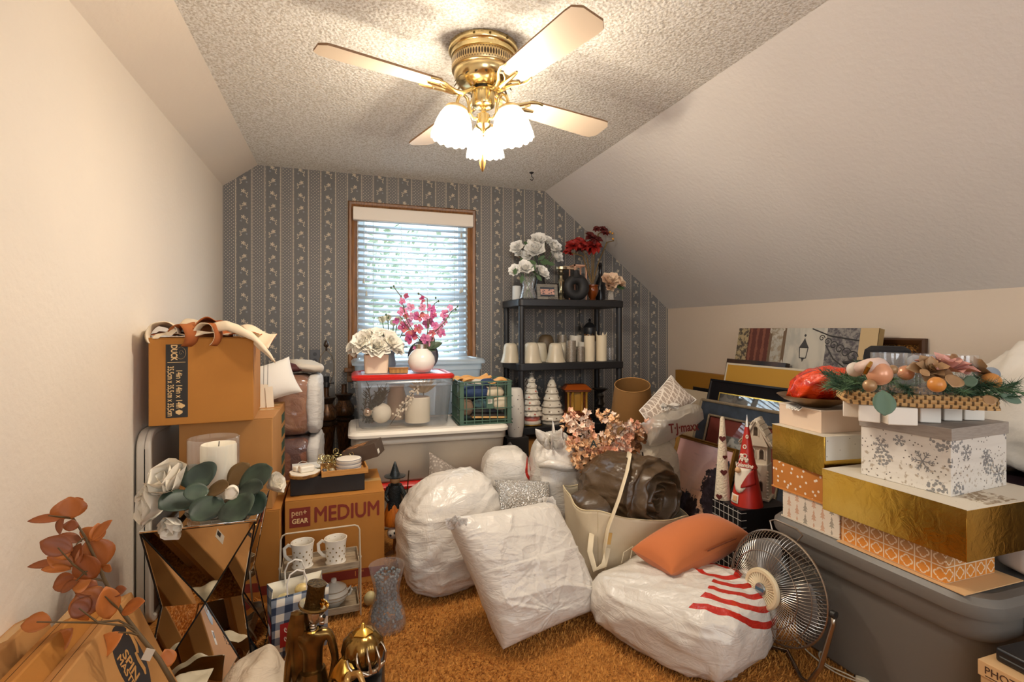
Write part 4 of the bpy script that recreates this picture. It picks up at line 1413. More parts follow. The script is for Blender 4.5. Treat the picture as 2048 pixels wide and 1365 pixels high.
# ================================================================ tiered tray stand with mugs and sugar bowl
RUST = M('whitewashed_iron', 'c6b59c', .5, .3)
WWOOD = M('whitewashed_wood', 'a8957a', .7, var=(20, '7d6c56', .7, (1, 8, 8)), bump=(60, .2, .003, (.4, 6, 6)))
ts = thing('tiered_stand', 'two-tier whitewashed tray stand with thin metal frame', 'tray stand', (-.08, 2.29, 0), R(2))
sd = .07
for s in (-1, 1):
    fr_ = [(s * .155, -sd, .003), (s * .155, -sd, .33), (s * .152, -sd * .9, .345), (s * .14, -sd * .75, .356)]
    obj('leg', MB().tube([(s * .155, -sd, .002), (s * .157, -sd * .5, .2), (s * .155, 0, .335), (s * .148, 0, .350), (s * .135, 0, .356)], .0035, 8), RUST, ts)
    obj('leg', MB().tube([(s * .155, sd, .002), (s * .157, sd * .5, .2), (s * .155, 0, .33)], .0035, 8), RUST, ts)
    obj('pivot', MB().tube([(s * .148, -.02, .225), (s * .162, -.02, .225)], .005, 8), RUST, ts)
obj('top_bar', MB().tube([(-.136, 0, .356), (.136, 0, .356)], .0035, 8), RUST, ts)
for z0 in (.026, .205):
    ty = obj('tray', MB().box(-.146, .146, -.075, .075, z0, z0 + .007), WWOOD, ts)
    for a in ((-.146, .146, -.079, -.075), (-.146, .146, .075, .079), (-.15, -.146, -.079, .079), (.146, .15, -.079, .079)):
        obj('tray_rim', MB().box(a[0], a[1], a[2], a[3], z0, z0 + .028), WWOOD, ty, bev=.001)
MUGW = M('mug_white', 'efe6d6', .25)
GDOT = M('gold_dot', '9c8248', .35, .5)
def mug(label, loc, rz):
    t = thing('dotted_mug', label, 'mug', loc, rz, 'white mugs with gold dots')
    obj('cup', MB().shell([(.001, .004), (.036, .004), (.041, .0), (.042, .006), (.038, .012), (.040, .04), (.041, .075), (.046, .104), (.043, .104), (.038, .07), (.036, .012), (.001, .010)], 36), MUGW, t)
    obj('handle', MB().tube([(-.038, 0, .085), (-.056, 0, .092), (-.072, 0, .078), (-.070, 0, .05), (-.054, 0, .032), (-.038, 0, .026)], .0055, 8, flat=1.3), MUGW, t)
    m = MB().lathe([(0, 0), (.0032, 0), (.0032, .0007), (0, .0007)], 10)
    d0 = None
    for r_ in range(5):
        for i in range(10):
            a = 2 * pi * (i + .5 * (r_ % 2)) / 10
            if d0 is None:
                d0 = q = obj('dot', m, GDOT, t)
            else:
                q = d0.copy(); col.objects.link(q); q.parent = t
            R_ = .0398 + (.0012 if r_ > 2 else 0)
            mt = Matrix.Rotation(a, 4, 'Z') @ Matrix.Translation((R_, 0, .022 + .017 * r_)) @ Matrix.Rotation(R(90), 4, 'Y')
            q.location, q.rotation_euler = mt.to_translation(), mt.to_euler()
    return t
m1 = mug('white mug with gold dots, nearer the gingham gift bag', (-.152, 2.285, .2125), R(-10))
m2 = dup(m1, (-.022, 2.285, .2125), R(-14), 'white mug with gold dots, nearer the end of the tray')
sg = thing('sugar_bowl', 'lidded white china sugar bowl with gold rims on the lower tray', 'sugar bowl', (-.03, 2.29, .0335))
CHN = M('china_white', 'e4dccc', .2)
GLD = M('gold_rim', '9a7a44', .3, .6)
obj('bowl', MB().lathe([(.03, 0), (.032, .006), (.045, .014), (.058, .036), (.060, .052), (.050, .066), (.040, .07), (.0, .07)], 36), CHN, sg)
ld = obj('lid', MB().lathe([(.050, .066), (.051, .070), (.040, .078), (.018, .090), (.010, .093), (.012, .100), (.010, .108), (0, .111)], 32), CHN, sg)
for s in (-1, 1):
    obj('handle', MB().tube([(s * .054, 0, .05), (s * .07, 0, .066), (s * .073, 0, .05), (s * .066, 0, .034), (s * .056, 0, .03)], .005, 8), CHN, sg)
for r_, z_ in ((.0605, .048), (.0575, .034), (.0515, .068)):
    obj('rim_line', MB().tube([(r_ * math.cos(2 * pi * i / 36), r_ * math.sin(2 * pi * i / 36), z_) for i in range(36)], .0011, 5, closed=True), GLD, sg)
EGGY = M('egg_yellow', 'e2c27c', .35, var=(10, 'd2ae60', .5))
p_ = at(737, 1205, Z=.02)
tag(obj('plastic_egg', MB().ball((0, 0, .026), .026, 18, 12, (1, 1, 1.28)), M('egg_pearl', 'c9bb8a', .3), loc=(p_.x, p_.y + .02, .006), rot=(R(20), R(15), 0)), 'pale pearly yellow egg on the carpet beside the tray stand', 'egg')

# ================================================================ gingham gift bag with eggs
gf = thing('gift_bag', 'blue and white gingham paper gift bag with red label', 'gift bag', (-.155, 2.085, 0), R(14))
def ging(h):
    x, y, z = h.xyz()
    u = ((x + y) / .056).fr() < .5
    v = (z / .056).fr() < .5
    h.set('Base Color', h.mix(u * v, h.mix(u.max(v), 'e6ddcb', '7f8894'), '26364e'))
GING = M('gingham_paper', 'e6ddcb', .55, fn=ging)
WIN = M('bag_inside', 'e9dfc8', .7)
BW_, BD_, BH_ = .19, .10, .235
bag = MB()
wv = lambda u: .004 * math.sin(u * 25)
ringb = [(-BW_ / 2, -BD_ / 2), (BW_ / 2, -BD_ / 2), (BW_ / 2, 0), (BW_ / 2, BD_ / 2), (-BW_ / 2, BD_ / 2), (-BW_ / 2, 0)]
vs, fs = [], []
for k in range(7):
    z = BH_ * k / 6
    for (x, y) in ringb:
        ins = .012 * (k / 6) if y == 0 else 0
        vs.append((x * (1 + .05 * k / 6) - math.copysign(ins, x), y * (1 + .18 * k / 6), z + (.004 * math.sin(x * 60 + y * 40) if k == 6 else 0)))
for k in range(6):
    for i in range(6):
        j = (i + 1) % 6
        fs.append((k * 6 + i, k * 6 + j, k * 6 + 6 + j, k * 6 + 6 + i))
fs.append((5, 4, 3, 2, 1, 0))
bag.add(vs, fs)
ob = obj('paper_body', bag, [GING, WIN], gf, smooth=20)
sol = ob.modifiers.new('solid', 'SOLIDIFY'); sol.thickness, sol.offset, sol.material_offset = .0016, -1, 1
rd = obj('red_label', MB().box(-.098, -.0975, -.04, .035, .05, .135), M('label_red', '9c1f1e', .5), gf)
RD2 = MB().bx((-.02, -.0545, .09), (.10, .001, .09))
rd2 = obj('red_label', RD2, MATS['label_red'], gf)
SCW = M('script_white', 'f0e8da', .5)
for z_ in (.105, .072):
    obj('script_line', MB().tube([(-.056 + .072 * i / 40 + .006 * math.cos(i * .9), -.0556, z_ + .009 * math.sin(i * .9)) for i in range(41)], .0013, 5), SCW, rd2)
obj('script_line', MB().tube([(-.0985, .02 - .045 * i / 24 - .006 * math.cos(i * .9), .092 + .014 * math.sin(i * .9)) for i in range(25)], .0014, 5), SCW, rd)
for yy, dx in ((-.056, -.0), (.056, .01)):
    obj('handle', MB().tube([(-.045 + dx, yy, .225), (-.047 + dx, yy, .27), (-.036 + dx, yy * .9, .30), (-.012 + dx, yy * .85, .31), (.012 + dx, yy * .85, .30), (.022 + dx, yy * .9, .27), (.022 + dx, yy, .225)], .0032, 6), M('cord_white', 'efe8dc', .6), gf)
g = random.Random(5)
for k, (x, y, z, c, lab) in enumerate(((.02, .005, .205, 'e6c984', 'yellow speckled egg on top inside the gingham bag'), (-.05, -.005, .190, 'cdbb86', 'glittery beige egg inside the gingham bag'), (-.045, .02, .14, '8fa8a6', 'blue egg deeper inside the gingham bag'), (.045, -.01, .135, 'd89a5c', 'orange egg deeper inside the gingham bag'))):
    q = V((x, y, 0)); q.rotate(Euler((0, 0, R(14))))
    tag(obj('plastic_egg', MB().ball((0, 0, 0), .026, 18, 12, (1.22, .95, .95)), M('egg_' + c, c, .35, var=(60, 'a8925c', .4)), loc=(-.155 + q.x, 2.085 + q.y, z), rot=(0, .3, k)), lab, 'egg', 'eggs in the gift bag')
tag(obj('egg_filler', blob(.16, .08, .13, .4, .5, 20, 12), M('tissue_filler', 'd8ccb2', .8), loc=(-.155, 2.085, .003), rot=(0, 0, R(14))), 'cream tissue stuffing at the bottom of the gingham bag', 'tissue')

# ================================================================ crumpled cream paper in front of the mirrored table
PAP = M('cream_wrap_paper', 'd2bfa6', .75, bump=(9, .8, .03, (1, 1, 1), 1.5))
def sheet(label, pts, mat, nu=46, nv=26):
    return drape('wrapping_paper', label, 'paper', pts, mat, nu, nv, .016, 17, .002)
sheet('large crumpled cream wrapping paper sheet, in front of the mirrored table', [
    [(-.345, 1.56, .03), (-.31, 1.55, .05), (-.27, 1.545, .06), (-.22, 1.54, .05), (-.175, 1.54, .015)],
    [(-.345, 1.62, .06), (-.31, 1.61, .105), (-.27, 1.60, .125), (-.215, 1.60, .130), (-.160, 1.60, .06)],
    [(-.36, 1.74, .085), (-.33, 1.73, .12), (-.28, 1.71, .155), (-.215, 1.70, .165), (-.155, 1.69, .10)],
    [(-.37, 1.86, .04), (-.345, 1.84, .10), (-.29, 1.82, .15), (-.22, 1.80, .185), (-.165, 1.79, .13)]], PAP)
sheet('smaller crumpled paper fold lying against the mirror foot', [
    [(-.57, 1.765, .02), (-.52, 1.765, .04), (-.47, 1.765, .05), (-.40, 1.77, .03)],
    [(-.575, 1.80, .06), (-.52, 1.81, .10), (-.47, 1.80, .12), (-.395, 1.80, .09)],
    [(-.565, 1.865, .03), (-.51, 1.87, .085), (-.46, 1.87, .11), (-.39, 1.875, .10)]], M('cream_wrap_paper_b', 'cfc0a2', .75, bump=(12, .5, .02)))

# ================================================================ bronze figures
BRN = M('antique_bronze', '8a6a38', .26, .85, var=(12, '3c2812', .8), bump=(60, .15, .003))
CHRM = M('silvered', 'b9ab98', .2, .9)
def skin(name, chains, mat, parent, sub=2):
    vs, es, rs = [], [], []
    for ch in chains:
        last = None
        for p, r in ch:
            hit = next((i for i, q in enumerate(vs) if (V(q) - V(p)).length < 1e-5), None)
            if hit is None:
                vs.append(tuple(p)); rs.append(r); hit = len(vs) - 1
            if last is not None:
                es.append((last, hit))
            last = hit
    me = bpy.data.meshes.new(name)
    me.from_pydata(vs, es, [])
    o = bpy.data.objects.new(name, me)
    col.objects.link(o)
    o.parent = parent
    md = o.modifiers.new('skin', 'SKIN')
    for i, r in enumerate(rs):
        q = r if isinstance(r, tuple) else (r, r)
        me.skin_vertices[0].data[i].radius = q
        me.skin_vertices[0].data[i].use_root = (i == 0)
    md.use_smooth_shade = True
    s = o.modifiers.new('sub', 'SUBSURF'); s.levels = s.render_levels = sub
    me.materials.append(mat)
    return o
fg = thing('skeleton_lady', 'bronze skeleton lady figurine in top hat, seen from behind', 'figurine', (-.085, 1.66, 0), R(-8))
fg.scale = (.84, .84, 1.0)
skin('torso', [[((0, 0, .02), (.050, .042)), ((0, 0, .10), (.052, .040)), ((0, 0, .17), (.040, .032)), ((0, 0, .235), (.048, .034)), ((0, .0, .272), (.042, .030)), ((.002, -.002, .288), (.016, .016))],
               [((0, .0, .272), (.042, .030)), ((.062, 0, .272), .017), ((.085, -.01, .20), .014), ((.068, -.03, .13), .011), ((.045, -.05, .115), .010)],
               [((0, .0, .272), (.042, .030)), ((-.060, 0, .270), .018), ((-.075, -.01, .20), .016), ((-.078, -.03, .14), .013)]], BRN, fg)
obj('gown', MB().lathe([(.066, 0), (.064, .05), (.058, .12), (.045, .17)], 24, wob=lambda a, k: 1 + .05 * math.sin(6 * a)), BRN, fg)
hd = obj('skull', MB().ball((.012, -.006, .338), .028, 20, 14, (.95, .95, 1.15)).ball((.036, -.012, .328), .015, 12, 8, (1, .9, 1)), CHRM, fg, smooth=180)
obj('jaw', MB().bx((.038, -.012, .313), (.018, .020, .010), (0, R(12), 0)), CHRM, hd, bev=.003)
obj('eye_socket', MB().ball((.047, -.024, .335), .006, 8, 6), INK, hd)
obj('neck_vertebrae', MB().lathe([(.011, .284), (.013, .288), (.010, .292), (.013, .297), (.010, .301), (.013, .306), (.010, .312)], 14, (.006, -.003, 0)), CHRM, fg)
obj('choker', MB().tube([(.004 + .019 * math.cos(2 * pi * i / 20), -.003 + .019 * math.sin(2 * pi * i / 20), .287) for i in range(20)], .005, 6, closed=True), GOLDM, fg)
obj('hair', MB().lathe([(.0, .345), (.026, .34), (.034, .30), (.040, .24), (.036, .17), (.020, .12), (0, .115)], 18, (-.046, .006, 0), wob=lambda a, k: 1 + .12 * math.sin(7 * a + 5 * k), sy=.8), BRN, fg)
tiltm = Matrix.Translation((.008, -.004, .362)) @ Matrix.Rotation(R(10), 4, 'Y')
ht = obj('hat_brim', MB().lathe([(.0, -.004), (.050, -.004), (.054, .002), (.050, .006), (.030, .005)], 28, (.008, -.004, .362), Matrix.Rotation(R(10), 3, 'Y')), BRN, fg)
obj('hat_crown', MB().lathe([(.031, .0), (.031, .055), (.034, .062), (.033, .066), (0, .067)], 28, (.008, -.004, .364), Matrix.Rotation(R(10), 3, 'Y')), M('crown_bronze', '54401e', .35, .8, bump=(70, .9, .006)), ht)
fl = MB()
for k in range(4):
    bloom(fl, (.045 + .008 * math.cos(k * 2), -.026 + .006 * math.sin(k * 2.6), .372 + .006 * math.sin(k * 1.7)), (.6, -.5, .5), .010, ((20, 4, .8), (60, 5, 1)), .9, .3, 0, k, 2)
obj('hat_flower', fl, GOLDM, ht)
pk = thing('pumpkin_figure', 'bronze pumpkin held by a skeletal hand with little legs, on black plinth', 'figurine', (.062, 1.615, 0), R(-8))
obj('plinth', MB().box(-.07, .06, -.085, .085, 0, .165), M('plinth_black', '1d1a17', .5), pk, bev=.004)
obj('pumpkin', MB().lathe([(.012, .178), (.035, .172), (.058, .195), (.064, .225), (.058, .255), (.036, .275), (.012, .272)], 60, (0, .005, 0), wob=lambda a, k: 1 - .10 * abs(math.sin(4 * a)) ** 4), M('pumpkin_bronze', '94743e', .2, .9, var=(10, '4a3418', .6)), pk, smooth=180)
obj('lid_knob', MB().lathe([(.030, .270), (.031, .278), (.020, .286), (.010, .29), (.005, .302), (0, .304)], 16, (0, .005, 0), wob=lambda a, k: 1 + .1 * math.sin(10 * a)), GOLDM, pk)
fingers = [[((.058, -.02, .175), .008)]]
ch = []
for k in range(4):
    a = R(-100 + 28 * k)
    c, s_ = math.cos(a), math.sin(a)
    ch.append([((.030, -.052, .178), .011), ((.058 * c + .01, .058 * s_ - .004, .195), .0050), ((.068 * c + .004, .068 * s_, .222), .0040), ((.064 * c, .064 * s_ + .004, .240), .0036), ((.054 * c, .054 * s_ + .006, .258 - .006 * abs(k - 1.5)), .0024)])
ch.append([((.030, -.052, .178), .012), ((-.012, -.066, .190), .006), ((-.034, -.058, .212), .005), ((-.040, -.048, .228), .0035)])
skin('skeletal_hand', ch, CHRM, pk, 2)
IV = M('ivory_bronze', 'b98f52', .3, .5)
skin('legs', [[((-.03, -.055, .185), .013), ((.0, -.090, .212), .010), ((.018, -.108, .175), .007), ((.032, -.118, .170), .006)],
              [((-.03, -.055, .185), .013), ((-.035, -.095, .200), .010), ((-.022, -.128, .160), .007), ((-.010, -.142, .158), .006)]], IV, pk, 2)
obj('wing_mantle', MB().lathe([(.03, .166), (.04, .18), (.03, .205), (.012, .225)], 18, (-.045, -.03, 0), wob=lambda a, k: 1 + .15 * math.sin(6 * a)), GOLDM, pk)
# lantern with ring top
ln = thing('brass_lantern', 'antique brass lantern with domed cap and ring handle', 'lantern', (-.262, 1.47, 0))
ABR = M('aged_brass', '7a5c30', .3, .85, var=(20, '3a2810', .7))
obj('lantern_base', MB().lathe([(.06, 0), (.062, .012), (.045, .02)], 24), ABR, ln)
obj('glass', MB().shell([(.040, .02), (.048, .06), (.046, .11), (.034, .15)], 24), GLASS, ln)
obj('cap', MB().lathe([(.036, .148), (.038, .156), (.028, .160), (.026, .178), (.044, .184), (.044, .190), (.030, .200), (.014, .209), (.008, .214), (.011, .222), (.009, .230), (0, .233)], 28), ABR, ln)
for a in range(4):
    c, s_ = math.cos(a * pi / 2 + .4), math.sin(a * pi / 2 + .4)
    obj('rib', MB().tube([(.044 * c, .044 * s_, .018), (.054 * c, .054 * s_, .08), (.036 * c, .036 * s_, .156)], .003, 6), ABR, ln)
obj('ring', MB().tube([(.024 + .017 * math.cos(2 * pi * i / 20), .004 + .006 * math.sin(2 * pi * i / 20), .212 + .012 * math.sin(2 * pi * i / 20)) for i in range(20)], .0026, 6, closed=True), ABR, ln)


# ================================================================ totes under the window
def tote(label, loc, rz, w, d, h, body, lidm, lid_h=.03, name='storage_tote', taper=.06, group=None, lip=.022):
    """rounded plastic tote, loc = middle of the front edge on its support"""
    t = thing(name, label, 'storage tote', loc, rz, group)
    m = MB()
    n = 6
    def ring(W, D, z, r):
        o = []
        for cx, cy, a0 in ((1, 1, 0), (-1, 1, 90), (-1, -1, 180), (1, -1, 270)):
            for k in range(n + 1):
                a = R(a0 + 90 * k / n)
                o.append((cx * (W / 2 - r) + r * math.cos(a), d / 2 + cy * (D / 2 - r) + r * math.sin(a), z))
        return o
    K = 4 * (n + 1)
    hb = h - lid_h
    rings = [ring(w - taper - .03, d - taper - .03, 0, .03), ring(w - taper, d - taper, .012, .04), ring(w - .012, d - .012, hb - .055, .05), ring(w + .004, d + .004, hb - .05, .05), ring(w + .004, d + .004, hb, .05)]
    m.add([p for q in rings for p in q], [(k * K + i, k * K + (i + 1) % K, (k + 1) * K + (i + 1) % K, (k + 1) * K + i) for k in range(len(rings) - 1) for i in range(K)] + [tuple(range(K - 1, -1, -1))])
    obj('tote_body', m, body, t, smooth=35, solid=.0025)
    m = MB()
    L = lip
    rings = [ring(w + .006, d + .006, hb - .006, .05), ring(w + L, d + L, hb - .006, .06), ring(w + L + .004, d + L + .004, hb + .010, .062), ring(w + L - .02, d + L - .02, h - .004, .055), ring(w - .02, d - .02, h, .05), ring(w - .05, d - .05, h, .045), ring(w - .06, d - .06, h - .008, .04)]
    m.add([p for q in rings for p in q], [(k * K + i, k * K + (i + 1) % K, (k + 1) * K + (i + 1) % K, (k + 1) * K + i) for k in range(len(rings) - 1) for i in range(K)] + [tuple((len(rings) - 1) * K + i for i in range(K))])
    obj('tote_lid', m, lidm, t, smooth=35)
    return t


CLT = glassy('clear_tote', 'e8e4da', .05, .2, transl=.3)
CLT2 = glassy('milky_tote', 'e9dfcf', .42, .35, transl=.4)
REDP = M('red_lid', 'c8241e', .35)
LILAC = M('white_lid', 'ece4d6', .4)
TY = 3.06
TB = tote('low translucent tote with red lid on the floor, under the white-lidded one', (.52, TY + .02, 0), R(-1.5), .92, .46, .285, CLT2, REDP)
TA = tote('wide translucent tote with white lid, holding cream pillows', (.52, TY, .287), R(-1.5), .93, .48, .315, CLT2, LILAC, lip=.035)
TR_ = tote('clear tote with red lid full of floral decorations', (.365, TY + .05, .601), R(-1), .59, .40, .325, CLT, REDP, .024)
obj('lid_insert', MB().rbox(.50, .30, .004, .03, .326).bx((0, 0, .3), (.001, .001, .001)), M('lilac_insert', 'cfc3d6', .4), TR_).location = (0, .20, -.007)
CRP = M('cream_pillow', 'e6d2b4', .85)
for k, (x, lab) in enumerate(((.29, 'cream pillow inside the white-lidded tote, on the lamp side'), (.74, 'cream pillow inside the white-lidded tote, on the shelf side'))):
    tag(obj('bed_pillow', blob(.40, .38, .235, .45, .6, 32, 20, lambda p: crinkle(p, 5, .012, k)), CRP, loc=(x, TY + .235, .30), smooth=180), lab, 'pillow', 'pillows in the tote')
tag(obj('folded_linen', blob(.8, .36, .22, .3, .45, 40, 20, lambda p: crinkle(p, 7, .014, 7)), M('linen_beige', 'd8c4a4', .85), loc=(.52, TY + .26, .012), smooth=180), 'beige linens filling the low red-lidded tote', 'linen')
# translucent bins behind, under the window
tote('tall translucent bin standing on the floor behind the red-lidded tote', (.535, 3.60, 0), 0, .80, .34, .55, CLT2, M('frost_lid', 'dfe7ea', .4))
BINB = glassy('frost_bin', 'dfe9ee', .45, .3, transl=.4)
tote('long translucent bin with pale lid at the window sill', (.535, 3.585, .5515), 0, .88, .345, .435, BINB, glassy('frost_lid_clear', 'e2ecf0', .55, .3, transl=.4), .03, lip=.05)

# things inside the clear red-lidded tote
zc = .6175
tag(obj('white_candle', MB().lathe([(.075, 0), (.078, .004), (.078, .15), (.07, .156), (.02, .15), (0, .15)], 32), M('tote_candle', 'e6dac4', .6, bump=(20, .3, .008)), loc=(.455, TY + .17, zc)), 'wide white candle inside the clear tote', 'candle')
tag(obj('white_ball', MB().ball((0, 0, .062), .062, 24, 16), M('ball_white', 'ece2ce', .7), loc=(.235, TY + .185, zc)), 'white ball ornament inside the clear tote', 'ball')
tag(obj('taupe_vase', MB().lathe([(.05, 0), (.062, .05), (.06, .14), (.045, .2), (.05, .22)], 24), M('taupe', 'b99a80', .7), loc=(.34, TY + .30, zc)), 'taupe vase inside the clear tote', 'vase')
DKG = M('dark_pine', '2c2c22', .8)
pn = thing('pine_spray', 'dark evergreen spray inside the clear tote', 'greenery', (.135, TY + .20, zc))
g = random.Random(2)
for k in range(15):
    a, tl = g.uniform(-.4, 1.2), g.uniform(.14, .25)
    dr = V((math.sin(a) * .5, g.uniform(-.3, .3), 1)).normalized()
    b = V((g.uniform(-.01, .06), g.uniform(-.03, .08), 0.004))
    m = MB().tube([b, b + dr * tl], .0025, 5)
    for i in range(26):
        q = b + dr * tl * (.15 + .85 * i / 26)
        nd = (dr * .6 + V((g.uniform(-1, 1), g.uniform(-1, 1), g.uniform(-.4, .6)))).normalized()
        m.tube([q, q + nd * .036], [.0045, .0015], 3)
    obj('sprig', m, DKG, pn)
be = thing('berry_spray', 'cream berry spray inside the clear tote', 'berries', (.30, TY + .10, zc))
m = MB()
for i in range(70):
    t = i / 70
    m.ball((.02 + .12 * t + g.uniform(-.022, .022), g.uniform(-.02, .02), .06 + .15 * t + g.uniform(-.022, .022)), .007, 7, 5)
bo_ = obj('berries', m, M('berry_cream', 'ead9c0', .5), be, smooth=180)
bo_['kind'] = 'stuff'
obj('stem', MB().tube([(-.02, 0, .003), (.03, 0, .07), (.14, 0, .22)], .003, 6), DKW, be)
fe = thing('feather_grass', 'tan dried grass plume inside the clear tote', 'greenery', (.50, TY + .24, zc))
for k in range(46):
    m = MB()
    a = g.uniform(-1, 1)
    dr = V((a, g.uniform(-.4, .2), .55)).normalized()
    patch(m, (0, -.02, .17), dr, (0, -1, .2), g.uniform(.07, .11), .016, .1, -.35, 5, .4)
    obj('plume', m, M('dry_grass', 'b89a6a', .8), fe)
obj('stem', MB().tube([(0, -.02, .003), (0, -.02, .18)], .004, 6), DKW, fe)
tag(obj('silver_bauble', MB().ball((0, 0, .026), .026, 16, 12), M('bauble_silver', 'd8c0a8', .15, .8), loc=(.150, TY + .125, zc + .055)), 'small shiny bauble in the clear tote', 'bauble')

# ================================================================ flowers on the red lid
ZL_ = .927
PETW = M('white_petal', 'faf4e6', .65)
PETG = M('leaf_green', '4a6440', .6)
pt = thing('flower_pot', 'cream cube pot with a full white hydrangea bouquet', 'flower pot', (.205, TY + .20, ZL_))
obj('pot', MB().rbox(.145, .135, .115, .02, 0, 4, .135, .125), M('pot_cream', 'efd9bb', .5), pt, bev=.004)
g = random.Random(8)
for k in range(11):
    a = 2 * pi * k / 8
    c = V((.105 * math.cos(a), .09 * math.sin(a), .165 + .02 * (k % 2))) if k < 8 else V(((k - 9) * .06, -.03 * (k % 2), .215))
    m = MB()
    bloom(m, c, (c.x * 5, c.y * 5 - .3, .5 if k < 8 else .9), .075, ((12, 6, .7), (32, 8, .8), (55, 9, .95), (80, 10, 1)), .9, .3, .12, k)
    obj('bloom', m, PETW, pt, smooth=180)
obj('foliage', MB().ball((0, 0, .145), .075, 14, 8, (1.1, 1, .6)), M('hydrangea_core', 'd8cdb6', .8), pt)
tl_ = thing('tulip_bunch', 'white faux tulips standing behind the hydrangea pot', 'flowers', (.30, TY + .355, ZL_))
obj('vase', MB().lathe([(.035, 0), (.04, .05), (.032, .10), (.036, .13)], 18), M('grey_vase', '8e9296', .4), tl_)
TULW = M('tulip_white', 'dfe0cc', .6)
for k, (x, z) in enumerate(((-.045, .315), (-.01, .325), (.05, .315), (.10, .285), (.025, .295))):
    m = MB()
    bloom(m, (x, 0, z), (x * 4, -.1, 1), .034, ((4, 3, 1.1), (12, 3, 1.15)), 1.1, .45, .05, k, 5)
    tu = obj('tulip', m, TULW, tl_, smooth=180)
    obj('stalk', MB().tube([(0, 0, .12), (x * .6, 0, .2), (x, 0, z)], .003, 6), PETG, tu)
ov = thing('orchid_vase', 'round white vase with silver neck holding pink orchids', 'vase', (.475, TY + .14, ZL_))
obj('globe', MB().lathe([(.03, 0), (.05, .004), (.072, .028), (.084, .065), (.080, .098), (.062, .128), (.04, .145), (.036, .15)], 40), M('vase_white', 'efe9e0', .2), ov)
obj('neck', MB().lathe([(.037, .146), (.037, .150), (.038, .176), (.036, .178), (.0, .172)], 32), SILVERM, ov)
OLV = M('orchid_leaf', '45553f', .5)
ORC = [M('orchid_pink', 'c05a94', .6, var=(24, 'd98aa8', .9)), M('orchid_deep', 'a83a74', .6, var=(24, 'cf7a58', .8)), M('orchid_light', 'd69ac0', .6, var=(24, 'd06a70', .8))]
oc = V(ov.location)
def c6(x, y): return 680 + x / 4.014, 560 + y / 4.014
def op(x, y, dy=0): return at(*c6(x, y), Y=TY + .16 + dy) - oc
stems = [[(700, 560), (640, 460), (560, 400), (480, 290), (380, 290)], [(700, 560), (600, 430), (540, 330), (510, 220), (490, 135), (430, 55)], [(710, 560), (705, 400), (705, 250), (700, 150), (630, 110)], [(715, 560), (760, 420), (840, 340), (890, 260), (945, 215)], [(712, 560), (700, 430), (730, 260), (760, 190), (790, 170)]]
for k, sg_ in enumerate(stems):
    obj('stem', MB().tube([op(x, y, .02 * math.sin(k + i)) for i, (x, y) in enumerate(sg_)], .0028, 6), M('orchid_stem', '5c5a3a', .6), ov)
for k, (x, y, r) in enumerate(((500, 170, 26), (530, 130, 20), (565, 220, 32), (500, 255, 32), (665, 155, 24), (660, 220, 30), (735, 235, 36), (750, 285, 26), (885, 222, 24), (840, 275, 34), (640, 290, 40), (580, 295, 28), (450, 330, 24), (510, 375, 40), (555, 345, 30), (710, 345, 42), (630, 390, 36), (800, 395, 44), (760, 370, 28), (570, 455, 48), (710, 490, 44), (680, 470, 34), (740, 430, 26), (840, 335, 26), (605, 550, 18), (530, 290, 22), (690, 300, 26), (815, 430, 28))):
    m = MB()
    c = op(x, y, g.uniform(-.05, .04))
    rr_ = r * .00083
    nrm = V((g.uniform(-.5, .5), -1, g.uniform(-.1, .5)))
    bloom(m, c, nrm, rr_, ((82, 5, 1.0), (40, 3, .5)), .95, .2, -.1, k + 40, 4)
    obj('orchid', m, ORC[k % 3], ov, smooth=180)
for k, (x, y) in enumerate(((410, 65), (432, 52), (370, 280), (388, 305), (630, 112), (768, 145), (790, 172), (945, 215), (930, 240), (490, 132))):
    obj('bud', MB().ball(op(x, y), .006, 8, 6, (1, 1, 1.3)), PETG, ov)
for (b, e, wd) in (((700, 555), (585, 515), .045), ((710, 555), (820, 495), .05), ((690, 555), (640, 470), .04), ((715, 555), (750, 450), .05), ((705, 560), (770, 560), .03)):
    m = MB(); b_, e_ = op(*b), op(*e)
    patch(m, b_, e_ - b_, (0, -.7, .6), (e_ - b_).length, wd, .1, -.15, 6, .5, 4)
    obj('leaf', m, OLV, ov, smooth=180)
dd = thing('round_plaque', 'dark grey ring-shaped plaque standing behind the orchid vase', 'plaque', (.505, TY + .265, ZL_))
mt = Matrix.Rotation(R(90), 3, 'X')
obj('ring', MB().tube([(.092 * math.cos(2 * pi * i / 40), 0, .098 + .092 * math.sin(2 * pi * i / 40)) for i in range(40)], .0075, 8, closed=True), M('plaque_grey', '4a4a50', .35), dd)
obj('disc', MB().lathe([(0, -.004), (.088, -.004), (.088, .004), (0, .004)], 36, (0, 0, .098), mt), M('plaque_disc', '6b6a6e', .5), dd)
wb2 = thing('woven_box', 'small golden woven box between the pot and the orchid vase', 'box', (.335, TY + .12, ZL_))
obj('weave', MB().box(-.055, .055, 0, .06, 0, .03), M('wicker_gold', 'b9853c', .6, fn=lambda h: (h.set('Base Color', h.mix(((h.xyz()[0] * 130).fr() < .5), 'c8974a', '7a4f1e')))), wb2, bev=.003)
obj('rim', MB().box(-.058, .058, -.003, .063, .028, .036), M('wicker_rim', '9a6a2c', .6), wb2)

